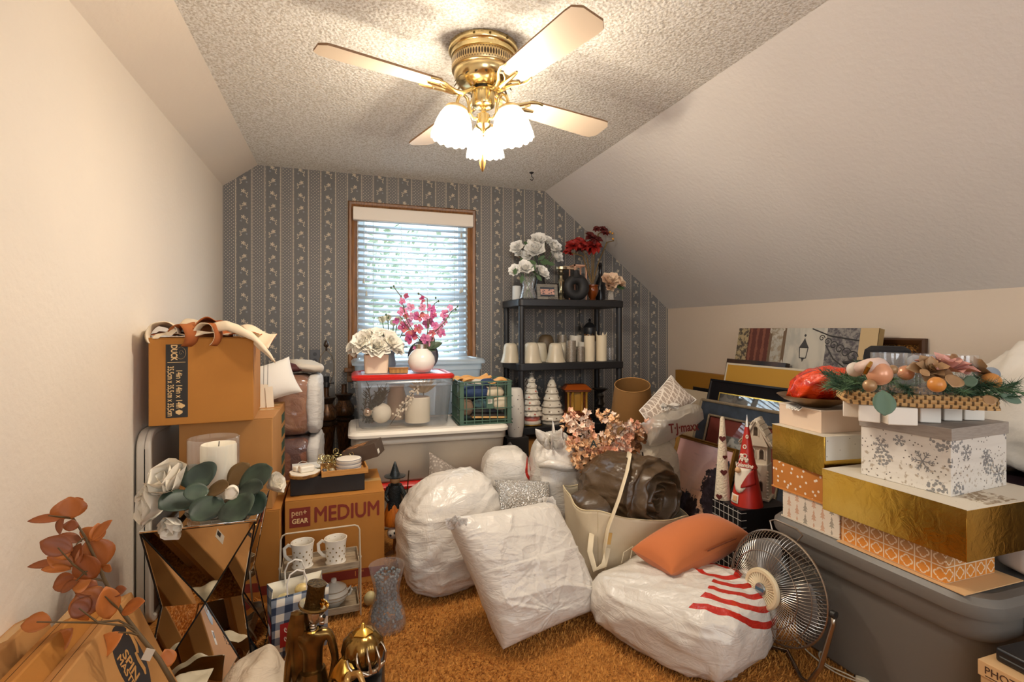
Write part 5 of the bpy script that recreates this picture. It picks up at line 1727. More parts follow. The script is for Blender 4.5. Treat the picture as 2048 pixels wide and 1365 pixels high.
# ================================================================ milk crate with clothes
CRG = M('crate_green', '45604e', .45)
cr = thing('milk_crate', 'dark green plastic milk crate packed with cloth and papers', 'crate', (.86, TY + .02, .6015), R(-3))
CW, CD, CH = .345, .32, .27
for z0, z1 in ((0, .006), (.022, .028), (.245, .251), (CH - .008, CH)):
    for a in ((-CW / 2, CW / 2, 0, .008), (-CW / 2, CW / 2, CD - .008, CD)):
        obj('rail', MB().box(a[0], a[1], a[2], a[3], z0, z1), CRG, cr)
    for a in ((-CW / 2, -CW / 2 + .008, 0, CD), (CW / 2 - .008, CW / 2, 0, CD)):
        obj('rail', MB().box(a[0], a[1], a[2], a[3], z0, z1), CRG, cr)
for sx in (-1, 1):
    for y0 in (.004, CD - .034):
        x0 = -CW / 2 + .006 if sx < 0 else CW / 2 - .034
        obj('corner_post', MB().box(x0, x0 + .028, y0, y0 + .028, .004, CH - .004), CRG, cr, bev=.003)
bars, gar_ = MB(), MB()
for i in range(1, 7):
    x = -CW / 2 + CW * i / 7
    obj('bar', MB().box(x - .0025, x + .0025, .001, .006, .004, CH - .004), CRG, cr)
    obj('bar', MB().box(x - .0025, x + .0025, CD - .006, CD - .001, .004, CH - .004), CRG, cr)
    y = CD * i / 7
    for sx in (-1, 1):
        obj('bar', MB().box(sx * CW / 2 - (.006 if sx > 0 else -.001), sx * CW / 2 - (.001 if sx > 0 else -.006), y - .0025, y + .0025, .004, CH - .004), CRG, cr)
for z in (.10, .172):
    obj('bar', MB().box(-CW / 2, CW / 2, 0, .005, z - .0025, z + .0025), CRG, cr)
    for sx in (-1, 1):
        obj('bar', MB().box(sx * CW / 2 - (.005 if sx > 0 else 0), sx * CW / 2 + (.005 if sx < 0 else 0), 0, CD, z - .0025, z + .0025), CRG, cr)
obj('base_panel', MB().box(-CW / 2 + .006, CW / 2 - .006, .006, CD - .006, .002, .008), CRG, cr)
pl = obj('label_plate', MB().box(.002, .048, -.001, .006, .102, .17), CRG, cr)
obj('barcode_label', MB().box(.010, .040, -.002, -.001, .13, .158), M('barcode_white', 'e8dcc6', .6, fn=lambda h: h.set('Base Color', h.mix(((h.xyz()[0] * 260 + (h.xyz()[0] * 777).sin() * .3).fr() < .45) * (h.xyz()[2] > .135), 'efe6d4', '4a4038'))), pl)
co = V((.86, TY + .02, .61))
NAVY = M('navy_cloth', '263a5e', .8, bump=(20, .5, .01))
CRC = M('cream_crate_cloth', 'd8c9ae', .85, bump=(20, .6, .01), var=(14, 'b29a78', .5))
for k, (x, y, z, w_, d_, h_, mt, lab) in enumerate((
        (-.06, .065, .155, .17, .10, .085, NAVY, 'dark blue folded cloth at the front of the milk crate'), (.06, .07, .155, .13, .09, .07, CRC, 'cream crumpled cloth beside the blue cloth in the crate'),
        (.10, .062, .075, .10, .08, .085, CRC, 'cream twisted cloth low at the crate corner'), (-.01, .07, .085, .14, .09, .07, M('char_cloth', '2c2c30', .8, var=(30, '5fa8b0', .3)), 'charcoal cloth with turquoise print in the milk crate'),
        (-.115, .06, .05, .08, .09, .10, M('brown_cloth', '7c6450', .8), 'brown cloth against the crate corner post'), (.0, .20, .02, .30, .18, .20, M('mixed_cloth', '9a8c78', .85, var=(12, '4a5264', .9)), 'grey mixed fabric filling the back of the crate'),
        (-.02, .13, .215, .10, .09, .05, M('grey_knit', 'c8bfae', .85), 'light grey cloth bunched at the top of the crate'), (.03, .10, .225, .09, .06, .045, NAVY, 'blue cloth corner poking from the top of the crate'))):
    q = V((x, y, 0)); q.rotate(Euler((0, 0, R(-3))))
    tag(obj('folded_cloth', blob(w_, d_, h_, .6, .7, 30, 18, lambda p: crinkle(p, 16, .010, k * 3)), mt, loc=(co.x + q.x, co.y + q.y, co.z + z - .005), smooth=180), lab, 'cloth', 'fabric packed in the crate')
for k, (x, z, w_, lab) in enumerate(((.04, .030, .24, 'tan wooden panel lying low in the crate'), (.03, .045, .23, 'dark patterned book lying on the tan panel in the crate'))):
    tag(obj(('craft_plank', 'dark_book')[k], MB().bx((0, 0, 0), (w_, .07, .012), (0, R(3), 0)), (M('tan_panel', 'd8a868', .6), M('dark_book', '2a2420', .5))[k], loc=(co.x + x, co.y + .062, co.z + z)), lab, ('panel', 'book')[k])
ORP = M('orange_paper', 'e0a860', .7, var=(20, 'c8812a', .6))
for k, (x, y, z, w_, rz, lab) in enumerate(((-.02, .20, .262, .20, .1, 'orange and cream folded pattern paper on top of the crate'), (.10, .10, .252, .14, -.2, 'orange pattern paper at the front rim of the crate'), (-.09, .24, .252, .16, .3, 'cream pattern paper at the back of the crate'))):
    m = MB().grid(lambda u, v: (w_ * (u - .5), .10 * (v - .5), .012 * math.sin(7 * u + 3 * k) + .006 * math.sin(9 * v + k)), 16, 8)
    tag(obj('folded_paper', m, ORP, loc=(co.x + x, co.y + y, co.z + z), rot=(R(8), R(-5 + 6 * k), rz), smooth=180, solid=.006), lab, 'paper', 'pattern papers in the crate')

# ================================================================ black plastic shelving unit
SX0, SX1, SY0, SY1 = 1.224, 2.10, 3.50, 3.93
SHB = M('black_shelf', '1b1b1e', .42, bump=(80, .05, .002))
su = thing('shelving_unit', 'black four-tier plastic shelving unit against the papered wall', 'shelving unit', ((SX0 + SX1) / 2, (SY0 + SY1) / 2, 0))
SW_, SD_ = SX1 - SX0, SY1 - SY0
SZ = [.06, .476, .946, 1.42]
for z in SZ:
    obj('shelf', MB().rbox(SW_, SD_, .055, .035, z - .055), SHB, su, bev=.006)
for sx in (-1, 1):
    for sy in (-1, 1):
        for a, b in zip([0] + SZ[:-1], [z - .055 for z in SZ]):
            obj('post', MB().lathe([(.023, a), (.023, b)], 20, (sx * (SW_ / 2 - .032), sy * (SD_ / 2 - .032), 0)), SHB, su)
def c7(x, y): return 990 + x / 2.904, 430 + y / 2.904
def sx_(x, Y_): return at(*c7(x, 500), Y=Y_).x
def on(x, Y_, k): return V((sx_(x, Y_), Y_, SZ[k] + .0005))
# top tier
tag(obj('pillar_candle', MB().lathe([(.034, 0), (.035, .004), (.034, .115), (.026, .118), (0, .112)], 24), M('grey_white_wax', 'dcdcd8', .5), loc=on(126, 3.80, 3)), 'white pillar candle at the end of the top shelf', 'candle')
vz = on(192, 3.62, 3)
gv = thing('glass_vase', 'flared clear glass vase of white peonies on the top shelf', 'vase', vz)
obj('glass', MB().shell([(.001, .004), (.066, .002), (.070, .008), (.058, .05), (.043, .10), (.050, .14), (.062, .168), (.060, .168), (.041, .10), (.055, .05), (.064, .014), (.001, .012)], 36), GLASS, gv)
for k in range(5):
    a = k * 1.3
    obj('stem', MB().tube([(.035 * math.cos(a), .035 * math.sin(a), .014), (-.01 * math.cos(a), -.01 * math.sin(a), .12), (-.06 * math.cos(a), -.04 * math.sin(a), .2)], .003, 6), PETG, gv)
WROSE = M('peony_white', 'fbf8f2', .6)
PEO = ((6, 5, .62), (20, 7, .72), (36, 9, .82), (54, 10, .92), (74, 11, 1.0))
for k, (x, y, r) in enumerate(((175, 312, .062), (118, 325, .048), (268, 335, .056), (215, 300, .04), (290, 355, .035))):
    m = MB(); c = at(*c7(x, y), Y=3.58 + .02 * (k % 2)) - vz
    bloom(m, c, (c.x * 5, -.7, .5), r, PEO, .95, .25, .22, k + 70)
    obj('peony', m, WROSE, gv, smooth=180)
for k, (x, y, e) in enumerate(((120, 310, (112, 350)), (215, 330, (232, 292)), (160, 350, (150, 400)), (240, 350, (270, 385)), (200, 265, (240, 290)))):
    m = MB(); b_, e_ = at(*c7(x, y), Y=3.56) - vz, at(*c7(*e), Y=3.55) - vz
    patch(m, b_, e_ - b_, (0, -1, .3), (e_ - b_).length, .032, .1, .1, 5)
    obj('leaf', m, PETG, gv, smooth=180)
v2 = on(262, 3.80, 3)
gv2 = thing('smoked_vase', 'dark vase at the back of the top shelf with tall white peonies', 'vase', v2)
obj('vase_body', MB().lathe([(.04, 0), (.055, .03), (.06, .09), (.04, .15), (.035, .18), (.04, .2)], 28), M('smoked_glass', '2c2c2e', .15), gv2)
for k, (x, y, r) in enumerate(((230, 205, .080), (130, 192, .055), (342, 190, .062), (352, 245, .060), (250, 148, .060), (190, 240, .05), (300, 150, .045), (140, 225, .035))):
    m = MB(); c = at(*c7(x, y), Y=3.74 + .03 * (k % 2)) - v2
    bloom(m, c, (c.x * 4, -.8, .5), r, PEO, .95, .25, .22, k + 90)
    obj('peony', m, WROSE, gv2, smooth=180)
    obj('stem', MB().tube([(0, 0, .19), c * .6 + V((0, .02, .05)), c + V((0, .02, 0))], .003, 6), PETG, gv2)
for k, (b, e) in enumerate((((260, 270), (300, 290)), ((250, 260), (290, 240)), ((160, 250), (150, 285)), ((300, 280), (345, 292)), ((180, 155), (175, 175)), ((270, 250), (330, 300)), ((220, 270), (180, 290)))):
    m = MB(); b_, e_ = at(*c7(*b), Y=3.75) - v2, at(*c7(*e), Y=3.74) - v2
    patch(m, b_, e_ - b_, (0, -1, .3), (e_ - b_).length, .036, .1, .1, 5)
    obj('leaf', m, PETG, gv2, smooth=180)
fp = on(308, 3.60, 3)
pf = thing('framed_photo', 'grey wood photo frame lettered Sisters on the top shelf', 'photo frame', fp, rot=(R(-12), 0, R(-4)))
m = MB(); frame_ring(m, .165, .125, [(0, -.012), (0, 0), (.002, .004), (.022, .004), (.026, 0), (.026, -.006)], 0, .0625)
obj('frame', m, M('grey_wood', '8a847a', .7, var=(20, '5c564e', .7, (1, 1, 8))), pf)
obj('backing', MB().box(-.082, .082, .006, .012, .001, .124), BLK, pf)
obj('photo', MB().box(-.058, .058, .002, .005, .034, .106), M('group_photo', '3a4450', .3, fn=lambda h: h.set('Base Color', h.mix(h.vor(70).step(.25, .5) * (h.xyz()[2] < .085) * (h.xyz()[2] > .042), '39424e', 'c89a8a'))), pf)
text('Sisters', .03, M('frame_ink', '2a2622', .6), pf, (.035, -.005, .014), (R(90), 0, 0), shear=.3)
tag(obj('candlestick', MB().lathe([(.042, 0), (.044, .008), (.022, .022), (.016, .04), (.024, .06), (.014, .085), (.020, .12), (.026, .15), (.014, .17), (.012, .195), (.024, .21), (.012, .222), (.014, .235), (.046, .243), (.047, .262), (.040, .264), (0, .258)], 28), M('mercury_silver', 'b3a88c', .22, .9), loc=on(384, 3.67, 3)), 'turned silver pillar candlestick on the top shelf', 'candlestick')
tag(obj('wire_ornament', MB().ball((0, 0, .045), .045, 12, 9).tube([(0, 0, .09), (0, 0, .13)], .004, 6).lathe([(.03, .13), (.034, .14), (0, .145)], 12), M('black_wire_ball', '2a2426', .5, var=(60, '4a4042', .8)), loc=on(345, 3.78, 3) + V((0, 0, .0))), 'dark woven ball ornament behind the photo frame', 'ornament')
dv = on(471, 3.60, 3)
dn = thing('ring_vase', 'matte black ring-shaped vase on the top shelf', 'vase', dv)
BMT = M('matte_black', '1d1c1d', .6)
def torf(u, v):
    a, b = 2 * pi * u, 2 * pi * v
    rr_ = .040 * (1 + .12 * math.sin(a - pi / 2) * -1)
    return (math.cos(a) * (.064 + rr_ * math.cos(b)), rr_ * .85 * math.sin(b), .102 + math.sin(a) * (.064 + rr_ * math.cos(b)))
obj('ring_body', MB().grid(torf, 44, 20, True, True), BMT, dn, smooth=180)
obj('neck', MB().lathe([(.045, .175), (.032, .195), (.024, .215), (.022, .232), (.018, .233), (.018, .21)], 24), BMT, dn)
rg = thing('lantern_frame', 'rose gold open cube lantern frame behind the ring vase', 'lantern', on(480, 3.74, 3))
RG = M('rose_gold', 'd9a78c', .4, .3)
for sx in (-1, 1):
    for sy in (-1, 1):
        obj('upright', MB().bx((sx * .05, sy * .05, .145), (.010, .010, .29)), RG, rg)
for z in (.005, .285):
    for s in (-1, 1):
        obj('rail', MB().bx((0, s * .05, z), (.11, .010, .012)), RG, rg)
        obj('rail', MB().bx((s * .05, 0, z), (.010, .11, .012)), RG, rg)
avp = on(566, 3.68, 3)
av = thing('amber_vase', 'amber glass urn of red silk flowers on the top shelf', 'vase', avp)
obj('urn', MB().lathe([(.035, 0), (.038, .008), (.022, .02), (.03, .035), (.046, .07), (.049, .095), (.044, .115), (.050, .122), (.050, .13), (.044, .132), (0, .128)], 30), M('amber_ceramic', '7a3a12', .15, var=(9, '4a200a', .7)), av)
REDF = [M('red_petal', '9c1a0e', .6, var=(30, '6e0e08', .8)), M('dark_red_petal', '5c1612', .6)]
for k, (x, y, r, mi) in enumerate(((455, 175, .055, 0), (495, 160, .050, 0), (575, 180, .062, 0), (550, 195, .05, 0), (560, 128, .052, 1), (585, 145, .045, 1), (415, 212, .024, 0), (430, 195, .03, 0), (590, 80, .028, 1), (632, 85, .034, 1), (640, 105, .03, 1), (480, 190, .045, 1), (520, 180, .045, 0), (440, 225, .02, 0))):
    m = MB(); c = at(*c7(x, y), Y=3.64 + .04 * (k % 2)) - avp
    bloom(m, c, (g.uniform(-.6, .6), -.7, .6), r, ((20, 5, .5), (48, 6, .8), (78, 7, 1.05)), .8, .35, -.2, k + 130)
    obj('flower', m, REDF[mi], av, smooth=180)
for pth in (((560, 400), (535, 250), (500, 190)), ((565, 400), (563, 240), (570, 190)), ((570, 400), (600, 280), (650, 160), (690, 150)), ((568, 400), (575, 250), (600, 110), (640, 90)), ((560, 400), (510, 240), (440, 220))):
    obj('stem', MB().tube([at(*c7(*q), Y=3.68) - avp for q in pth], .005, 6), M('brown_stem', '6e5630', .7), av)
for q in ((578, 210), (605, 205), (682, 108), (685, 140), (668, 100)):
    obj('berry', MB().ball(at(*c7(*q), Y=3.66) - avp, .009, 8, 6), M('orange_berry', 'd89a3a', .4), av)
tag(obj('dark_bottle', MB().lathe([(.036, 0), (.04, .02), (.04, .16), (.016, .22), (.014, .30), (.018, .305), (.012, .33), (0, .335)], 24), M('bottle_black', '141418', .25), loc=on(612, 3.82, 3)), 'tall dark bottle at the back of the top shelf', 'bottle')
sp_ = on(672, 3.62, 3)
spv = thing('bud_vase', 'small beaded glass bud vase with a pale pink peony', 'vase', sp_)
obj('saucer', MB().lathe([(.05, 0), (.066, .005), (.064, .008), (.03, .006), (0, .006)], 28), M('saucer_grey', '6e665c', .3), spv)
obj('glass', MB().lathe([(.02, .007), (.026, .012), (.024, .04), (.021, .08), (.024, .085), (0, .08)], 20, wob=lambda a, k: 1 + .06 * math.sin(8 * a)), glassy('bead_glass', 'd8d0c4', .35, .08), spv)
PPI = M('peach_peony', 'efd6b8', .65, var=(16, 'e6b89a', .6))
for k, (x, y, r) in enumerate(((665, 388, .075), (720, 395, .055), (668, 425, .04))):
    m = MB(); c = at(*c7(x, y), Y=3.60) - sp_
    bloom(m, c, (c.x * 6, -.7, .6), r, PEO, .95, .25, .22, k + 170)
    obj('peony', m, PPI, spv, smooth=180)
m = MB(); b_, e_ = at(*c7(700, 415), Y=3.6) - sp_, at(*c7(752, 432), Y=3.6) - sp_
patch(m, b_, e_ - b_, (0, -1, .5), (e_ - b_).length, .04, .1, .1, 5)
obj('leaf', m, PETG, spv, smooth=180)
tag(obj('paper_stack', MB().bx((0, 0, .012), (.13, .10, .022), (0, 0, .2)), M('paper_cream', 'd8b898', .7), loc=on(420, 3.82, 3) + V((0, 0, .262))), 'cream paper booklet propped high behind the candlestick', 'booklet')
tag(obj('tall_box', MB().box(-.06, .06, -.05, .05, 0, .2615), M('dark_gift_box', '24211f', .5), loc=on(420, 3.84, 3), bev=.003), 'dark box at the back of the top shelf under a booklet', 'box')

# middle tier
FRS = M('frosted_shade_glass', 'cfc3ac', .35, var=(4, 'b8a98c', .4))
def bell(label, x, Y_, s=1.0):
    t = thing('glass_lampshade', label, 'lampshade', on(x, Y_, 2), group='frosted bell lampshades')
    obj('bell', MB().shell([(.076, 0), (.075, .006), (.064, .035), (.056, .075), (.052, .11), (.046, .135), (.034, .144), (.022, .146), (.022, .143), (.043, .132), (.050, .105), (.061, .035), (.072, .006)], 32), FRS, t, smooth=180)
    t.scale = (s,) * 3
    return t
q0 = bell('frosted bell lampshade, behind the shelf post', 90, 3.66)
dup(q0, on(212, 3.58, 2), 0, 'frosted bell lampshade, in front of a twin beside the shelf post', 1.04)
dup(q0, on(262, 3.72, 2), 0, 'frosted bell lampshade half hidden behind its twin')
dup(q0, on(352, 3.58, 2), 0, 'frosted bell lampshade beside the silver candles')
dup(q0, on(396, 3.71, 2), 0, 'frosted bell lampshade half hidden by the silver candle')
tag(obj('brown_lampshade', MB().lathe([(.066, 0), (.068, .01), (.066, .14), (.055, .185), (.035, .205), (0, .208)], 30), M('brown_dome', '5e4c34', .5, var=(4, '3c3022', .6)), loc=on(296, 3.83, 2), smooth=180), 'brown domed shade at the back of the middle shelf', 'lampshade')
GLT = M('silver_glitter', 'a89c8c', .35, .4, fn=lambda h: h.set('Base Color', h.mix(h.vor(230, out='Distance').step(.1, .3), 'f2ece2', '8d8274')))
def candle(label, x, Y_, r, hgt, mat, wave=0, grp=None, tip=True):
    t = thing('flameless_candle', label, 'candle', on(x, Y_, 2), group=grp)
    obj('wax', MB().shell([(.001, 0), (r, 0), (r, .004), (r, hgt * .5), (r, hgt), (r * .86, hgt), (r * .82, hgt - .025), (.001, hgt - .028)], 28, wob=lambda a, k: (1, wave * math.sin(2 * a + 1) * (1 if k > .45 else 0) * (1 if k < .85 else 0))), mat, t, smooth=35)
    if tip:
        obj('flame_tip', MB().lathe([(.004, hgt - .028), (.005, hgt - .015), (.003, hgt - .003), (0, hgt + .002)], 8), M('flame_plastic', 'f4ecd8', .4), t)
    return t
WAXI = M('ivory_wax', 'e6d6b8', .5)
WAXW = M('white_wax', 'e8e0d2', .5)
candle('silver glitter candle, tallest and at the back', 390, 3.84, .038, .205, GLT, grp='silver glitter candles')
candle('silver glitter candle in the front, middle height', 440, 3.60, .040, .162, GLT, grp='silver glitter candles')
candle('silver glitter candle, shortest of three', 495, 3.60, .031, .115, GLT, grp='silver glitter candles')
candle('wide white candle with wavy rim, behind the glitter candles', 468, 3.83, .052, .195, WAXW, .006)
candle('short white wavy candle behind the short glitter one', 515, 3.72, .044, .145, WAXW, .006)
candle('tall smooth ivory candle in front of the black jar', 548, 3.61, .041, .198, WAXI, .002, tip=False)
tc = candle('tall ivory candle with a jagged broken top', 618, 3.61, .042, .200, WAXI, 0, tip=False)
jg = MB()
for i in range(12):
    a0, a1 = 2 * pi * i / 12, 2 * pi * (i + 1) / 12
    am = (a0 + a1) / 2
    hh = (.012, .03, .006, .004, .02, .034, .008, .003, .002, .004, .016, .026)[i]
    jg.add([(.042 * math.cos(a0), .042 * math.sin(a0), .199), (.042 * math.cos(a1), .042 * math.sin(a1), .199), (.0415 * math.cos(am), .0415 * math.sin(am), .2 + hh)], [(0, 1, 2)])
obj('jagged_rim', jg, WAXI, tc, smooth=0, solid=.003)
candle('short white candle hidden between the two tall ivory ones', 586, 3.70, .026, .15, WAXW, 0, tip=False)
lj = thing('potpourri_jar', 'black lidded lantern jar of amber potpourri on the middle shelf', 'jar', on(550, 3.78, 2))
obj('jar', MB().lathe([(.046, 0), (.048, .01), (.048, .235), (.046, .24)], 24), M('amber_fill', '5a3a16', .4, fn=lambda h: h.set('Base Color', h.mix(h.vor(90).step(.2, .5), 'b87a2a', '241608'))), lj)
obj('jar_band', MB().lathe([(.049, .21), (.050, .215), (.050, .262), (.049, .265)], 24), BLK, lj)
obj('jar_lid', MB().lathe([(.056, .262), (.057, .268), (.030, .298), (.012, .306), (.010, .318), (.014, .325), (.006, .336), (0, .338)], 6), BLK, lj, smooth=20)
tag(obj('glass_tumbler', MB().shell([(.001, .002), (.03, .002), (.034, .10), (.032, .10), (.028, .006)], 24), GLASS, loc=on(668, 3.66, 2)), 'small clear glass at the end of the middle shelf', 'glass')
tag(obj('lamp_cord', MB().tube([at(*c7(492, 548), Y=3.955), at(*c7(490, 620), Y=3.955), at(*c7(492, 650), Y=3.955), at(*c7(494, 760), Y=3.955), at(*c7(497, 980), Y=3.955)], .0028, 6).bx(at(*c7(492, 660), Y=3.955), (.016, .014, .034)), BLK), 'black cord with inline switch hanging down the wallpaper behind the shelf', 'cord')

# third tier
PAT = M('patterned_lantern', 'bdb4a8', .6, fn=lambda h: h.set('Base Color', h.mix((((h.xyz()[2] * 28 + (h.xyz()[0] * 40).abs()).fr() - .5).abs() < .14) * ((h.xyz()[0] * 34).fr() > .2), 'c8beb2', '3a342f')))
tag(obj('cutout_lantern', MB().lathe([(.052, 0), (.054, .008), (.054, .325), (.05, .33), (.046, .31), (0, .31)], 32), PAT, loc=on(178, 3.80, 1)), 'white cut-out cylinder lantern behind the shelf post', 'lantern')
p_ = at(*c7(104, 1180), Y=3.42)
tag(obj('cutout_lantern', MB().lathe([(.05, 0), (.062, .08), (.064, .2), (.052, .32), (.04, .34), (0, .34)], 32), M('dotted_lantern', 'ddd6ca', .6, fn=lambda h: h.set('Base Color', h.mix(h.vor(34).step(.12, .16), '4a423a', 'd6cec2'))), loc=(p_.x + .02, 3.425, SZ[0] + .38)), 'white dotted jar between the crate and the shelf', 'jar')
tag(obj('dark_stand', MB().box(-.08, .08, -.06, .06, 0, .4385), M('dark_gift_box', '24211f', .5), loc=(p_.x + .02, 3.425, .0005), bev=.003), 'dark tall box between the tote and the shelf', 'box')
CER = M('ceramic_white', 'e2d8c6', .25)
def xtree(label, x, Y_, H, Rr, tiers, pink):
    t = thing('ceramic_tree', label, 'ceramic tree', on(x, Y_, 1), group='ceramic christmas trees')
    z0 = .0
    if pink:
        obj('gold_foot', MB().lathe([(Rr * .95, 0), (Rr, .006), (Rr * .85, .012)], 36), GOLDM, t)
        obj('rope_ring', MB().lathe([(Rr * .85, .012), (Rr * .9, .022), (Rr * .85, .036)], 60, wob=lambda a, k: 1 + .03 * math.sin(30 * a)), CER, t)
        obj('pink_bowl', MB().lathe([(Rr * .66, .034), (Rr * .78, .048), (Rr * .72, .075), (Rr * .55, .085)], 36), M('coral_glaze', 'd9796a', .3), t)
        z0 = .075
    else:
        obj('tree_base', MB().lathe([(Rr * .8, 0), (Rr * .86, .01), (Rr * .84, .03), (Rr * .6, .04)], 36), CER, t)
        z0 = .032
    top = H * .90
    for k in range(tiers):
        f0 = k / tiers
        f1 = (k + 1) / tiers
        za, zb_ = z0 + (top - z0) * f0, z0 + (top - z0) * f1
        ra, rb = Rr * (1 - .80 * f0 ** 1.25), Rr * (1 - .80 * f1 ** 1.25)
        pr = [(ra * .62, za + .004), (ra * .98, za - .004), (ra * 1.0, za + .006), (ra * .88, za + (zb_ - za) * .4), (rb * .85, zb_ + .004)]
        nn = 12 - k
        obj('tier', MB().lathe(pr, 96, wob=lambda a, q: 1 + (.075 if pink else .04) * (1 - q) * (abs(math.sin(nn / 2 * a)) - .5) * 2), CER, t, smooth=180)
        gg = random.Random(k + 5)
        for i in range(max(4, 8 - k)):
            a = 2 * pi * i / max(4, 8 - k) + k * .5
            rr_ = ra * .93
            obj('bulb_hole' if not pink else 'glaze_dot', MB().ball((rr_ * math.cos(a), rr_ * math.sin(a), za + (zb_ - za) * .35), .0055 if not pink else .008, 8, 6, (1, 1, .8)), M('hole_dark', '6a5440', .6) if not pink else (M('coral_glaze', '', 0) if gg.random() < .35 else M('grey_glaze', 'c9bcae', .3)), t)
    m = MB()
    for i in range(5):
        a = 2 * pi * i / 5 + pi / 2
        m.add([(.02 * math.cos(a), 0, H - .02 + .02 * math.sin(a)), (.008 * math.cos(a + .63), -.005, H - .02 + .008 * math.sin(a + .63)), (0, -.008, H - .02), (.008 * math.cos(a - .63), -.005, H - .02 + .008 * math.sin(a - .63))], [(0, 1, 2, 3)])
    obj('star', MB().lathe([(.016, top - .01), (.012, top + .01), (.004, H - .012), (0, H)], 12), M('clear_star', 'b8b0a6', .15, .2), t)
    obj('star_points', m, MATS['clear_star'], t, smooth=0, solid=.003)
    return t
xtree('white ceramic christmas tree on a coral and gold base', 212, 3.60, .405, .080, 7, True)
xtree('wide white ceramic christmas tree with dark bulb holes', 330, 3.62, .365, .098, 6, False)
ck = on(470, 3.68, 1)
cl = thing('mantel_clock', 'brown wooden mantel clock case with columns and sloped roof', 'clock', ck, R(-14))
CWD = M('clock_wood', '7a3a12', .35, var=(12, '52240a', .7, (1, 6, 6)))
CYL = M('clock_yellow_wood', 'b0812e', .4)
obj('plinth', MB().box(-.105, .105, -.085, .085, 0, .03).box(-.095, .095, -.075, .075, .03, .07), CWD, cl, bev=.003)
obj('case', MB().box(-.075, .075, -.045, .075, .07, .235), CWD, cl)
obj('face_panel', MB().box(-.05, .05, -.047, -.045, .08, .225), CYL, cl)
for x in (-.072, -.036, .036, .072):
    obj('column', MB().lathe([(.014, .07), (.014, .078), (.009, .084), (.009, .215), (.014, .222), (.014, .23)], 14, (x, -.060, 0)), CYL, cl)
obj('cornice', MB().box(-.10, .10, -.082, .085, .23, .248), CWD, cl, bev=.003)
obj('roof', MB().add([(-.11, -.09, .248), (.11, -.09, .248), (.11, .09, .248), (-.11, .09, .248), (-.075, -.045, .283), (.075, -.045, .283), (.075, .06, .283), (-.075, .06, .283)], [(3, 2, 1, 0), (4, 5, 6, 7), (0, 1, 5, 4), (1, 2, 6, 5), (2, 3, 7, 6), (3, 0, 4, 7)]), M('clock_roof', 'a8501a', .3), cl)
df = on(610, 3.72, 1)
dk = thing('carousel_figurine', 'dark ornate metal figurine at the end of the third shelf', 'figurine', df)
DKB = M('dark_metal', '2a241e', .4, .5, bump=(60, .6, .006))
obj('figure_base', MB().lathe([(.06, 0), (.06, .012), (.03, .02), (.025, .06), (.05, .07), (.05, .078), (.02, .085)], 20), DKB, dk)
obj('figure_body', MB().lathe([(.02, .08), (.035, .11), (.02, .15), (.03, .18), (.014, .2)], 16, wob=lambda a, k: 1 + .2 * math.sin(3 * a + 6 * k)), DKB, dk)
obj('figure_dish', MB().lathe([(.01, .198), (.062, .232), (.064, .238), (.02, .236), (0, .236)], 20), DKB, dk)
# bottom tier and beside
cbox('kraft cardboard box on the bottom tier of the shelving unit', (1.50, 3.56, SZ[0] + .0005), 0, .40, .30, .315, M('cardboard_orange', 'a5702f', .8))
cbox('dark-shadowed carton on the bottom tier, next to the kraft one', (1.875, 3.56, SZ[0] + .0005), 0, .32, .30, .30, CARD)
p_ = at(1012, 915, Y=3.36)
tag(obj('plastic_sack', blob(.15, .16, .44, .8, 1.1, 36, 30, lambda p: crinkle(p, 12, .016, 6), lambda p: V((p.x * (1.15 - p.z * 1.6), p.y * (1.15 - p.z * 1.4), p.z))), glassy('grey_film', 'c4c2be', .6, .3, transl=.3), loc=(1.075, 3.26, .0), smooth=180), 'translucent grey plastic carrier bag beside the shelf post', 'plastic bag')


# ================================================================ bags and cushions on the floor
def starw(x, z, cx, cz, n, amp, fall, seed=0):          # creases radiating from a knot
    dx, dz = x - cx, z - cz
    r = math.hypot(dx, dz)
    a = math.atan2(dz, dx)
    return amp * (abs(noise.noise(V((math.cos(a) * n, math.sin(a) * n, seed + r * 3)))) ** .6 - .4) * math.exp(-r / fall)


def fbag(x, z, s):
    d = crinkle((x, z, s), 8, .010, 1, (1.4, .8, 1)) + starw(x, z, -.02, .0, 3.6, .007, .14) + starw(x, z, -.03, -.19, 3.8, .010, .15, 4) + starw(x, z, .20, -.16, 3.4, .009, .12, 8)
    d += .012 * ridge((x * .5 + z * 1.3, x * 1.2 - z * .4, 0), 8, (1, .3, 1), 3) * (1 if z < .02 else .4)
    return d


fb_ = thing('white_plastic_bag', 'big white plastic bag round a square cushion, in front on the carpet', 'plastic bag', (.735, 1.955, 0))
fo0 = V(fb_.location)
A_, B_, C_, D_ = [V(q) - fo0 for q in ((.56, 1.775, .03), (1.02, 1.88, .05), (.905, 2.13, .425), (.395, 1.985, .455))]
obj('bag_film', pillow4(A_, B_, C_, D_, .21, 170, 170, .03, .40, 3.4, fbag), WPLAST, fb_, smooth=180)
def gather(c, dirs, L, seed):
    m = MB()
    gg = random.Random(seed)
    for d in dirs:
        patch(m, V(c), V(d) + V((gg.uniform(-.2, .2), gg.uniform(-.2, .2), gg.uniform(-.2, .2))), V((gg.uniform(-.5, .5), -1, .4)), L * gg.uniform(.8, 1.3), L * .75, .35, .1, 5)
    return obj('gathered_corner', m, WPLAST, fb_, smooth=180, solid=.001)
gather(D_ + V((.03, -.03, -.03)), [(-.8 + .3 * k, -.2, .8) for k in range(7)], .06, 1)
gather(C_ + V((-.03, -.02, -.02)), [(-.9 + .35 * k, -.2, .8) for k in range(6)], .055, 2)
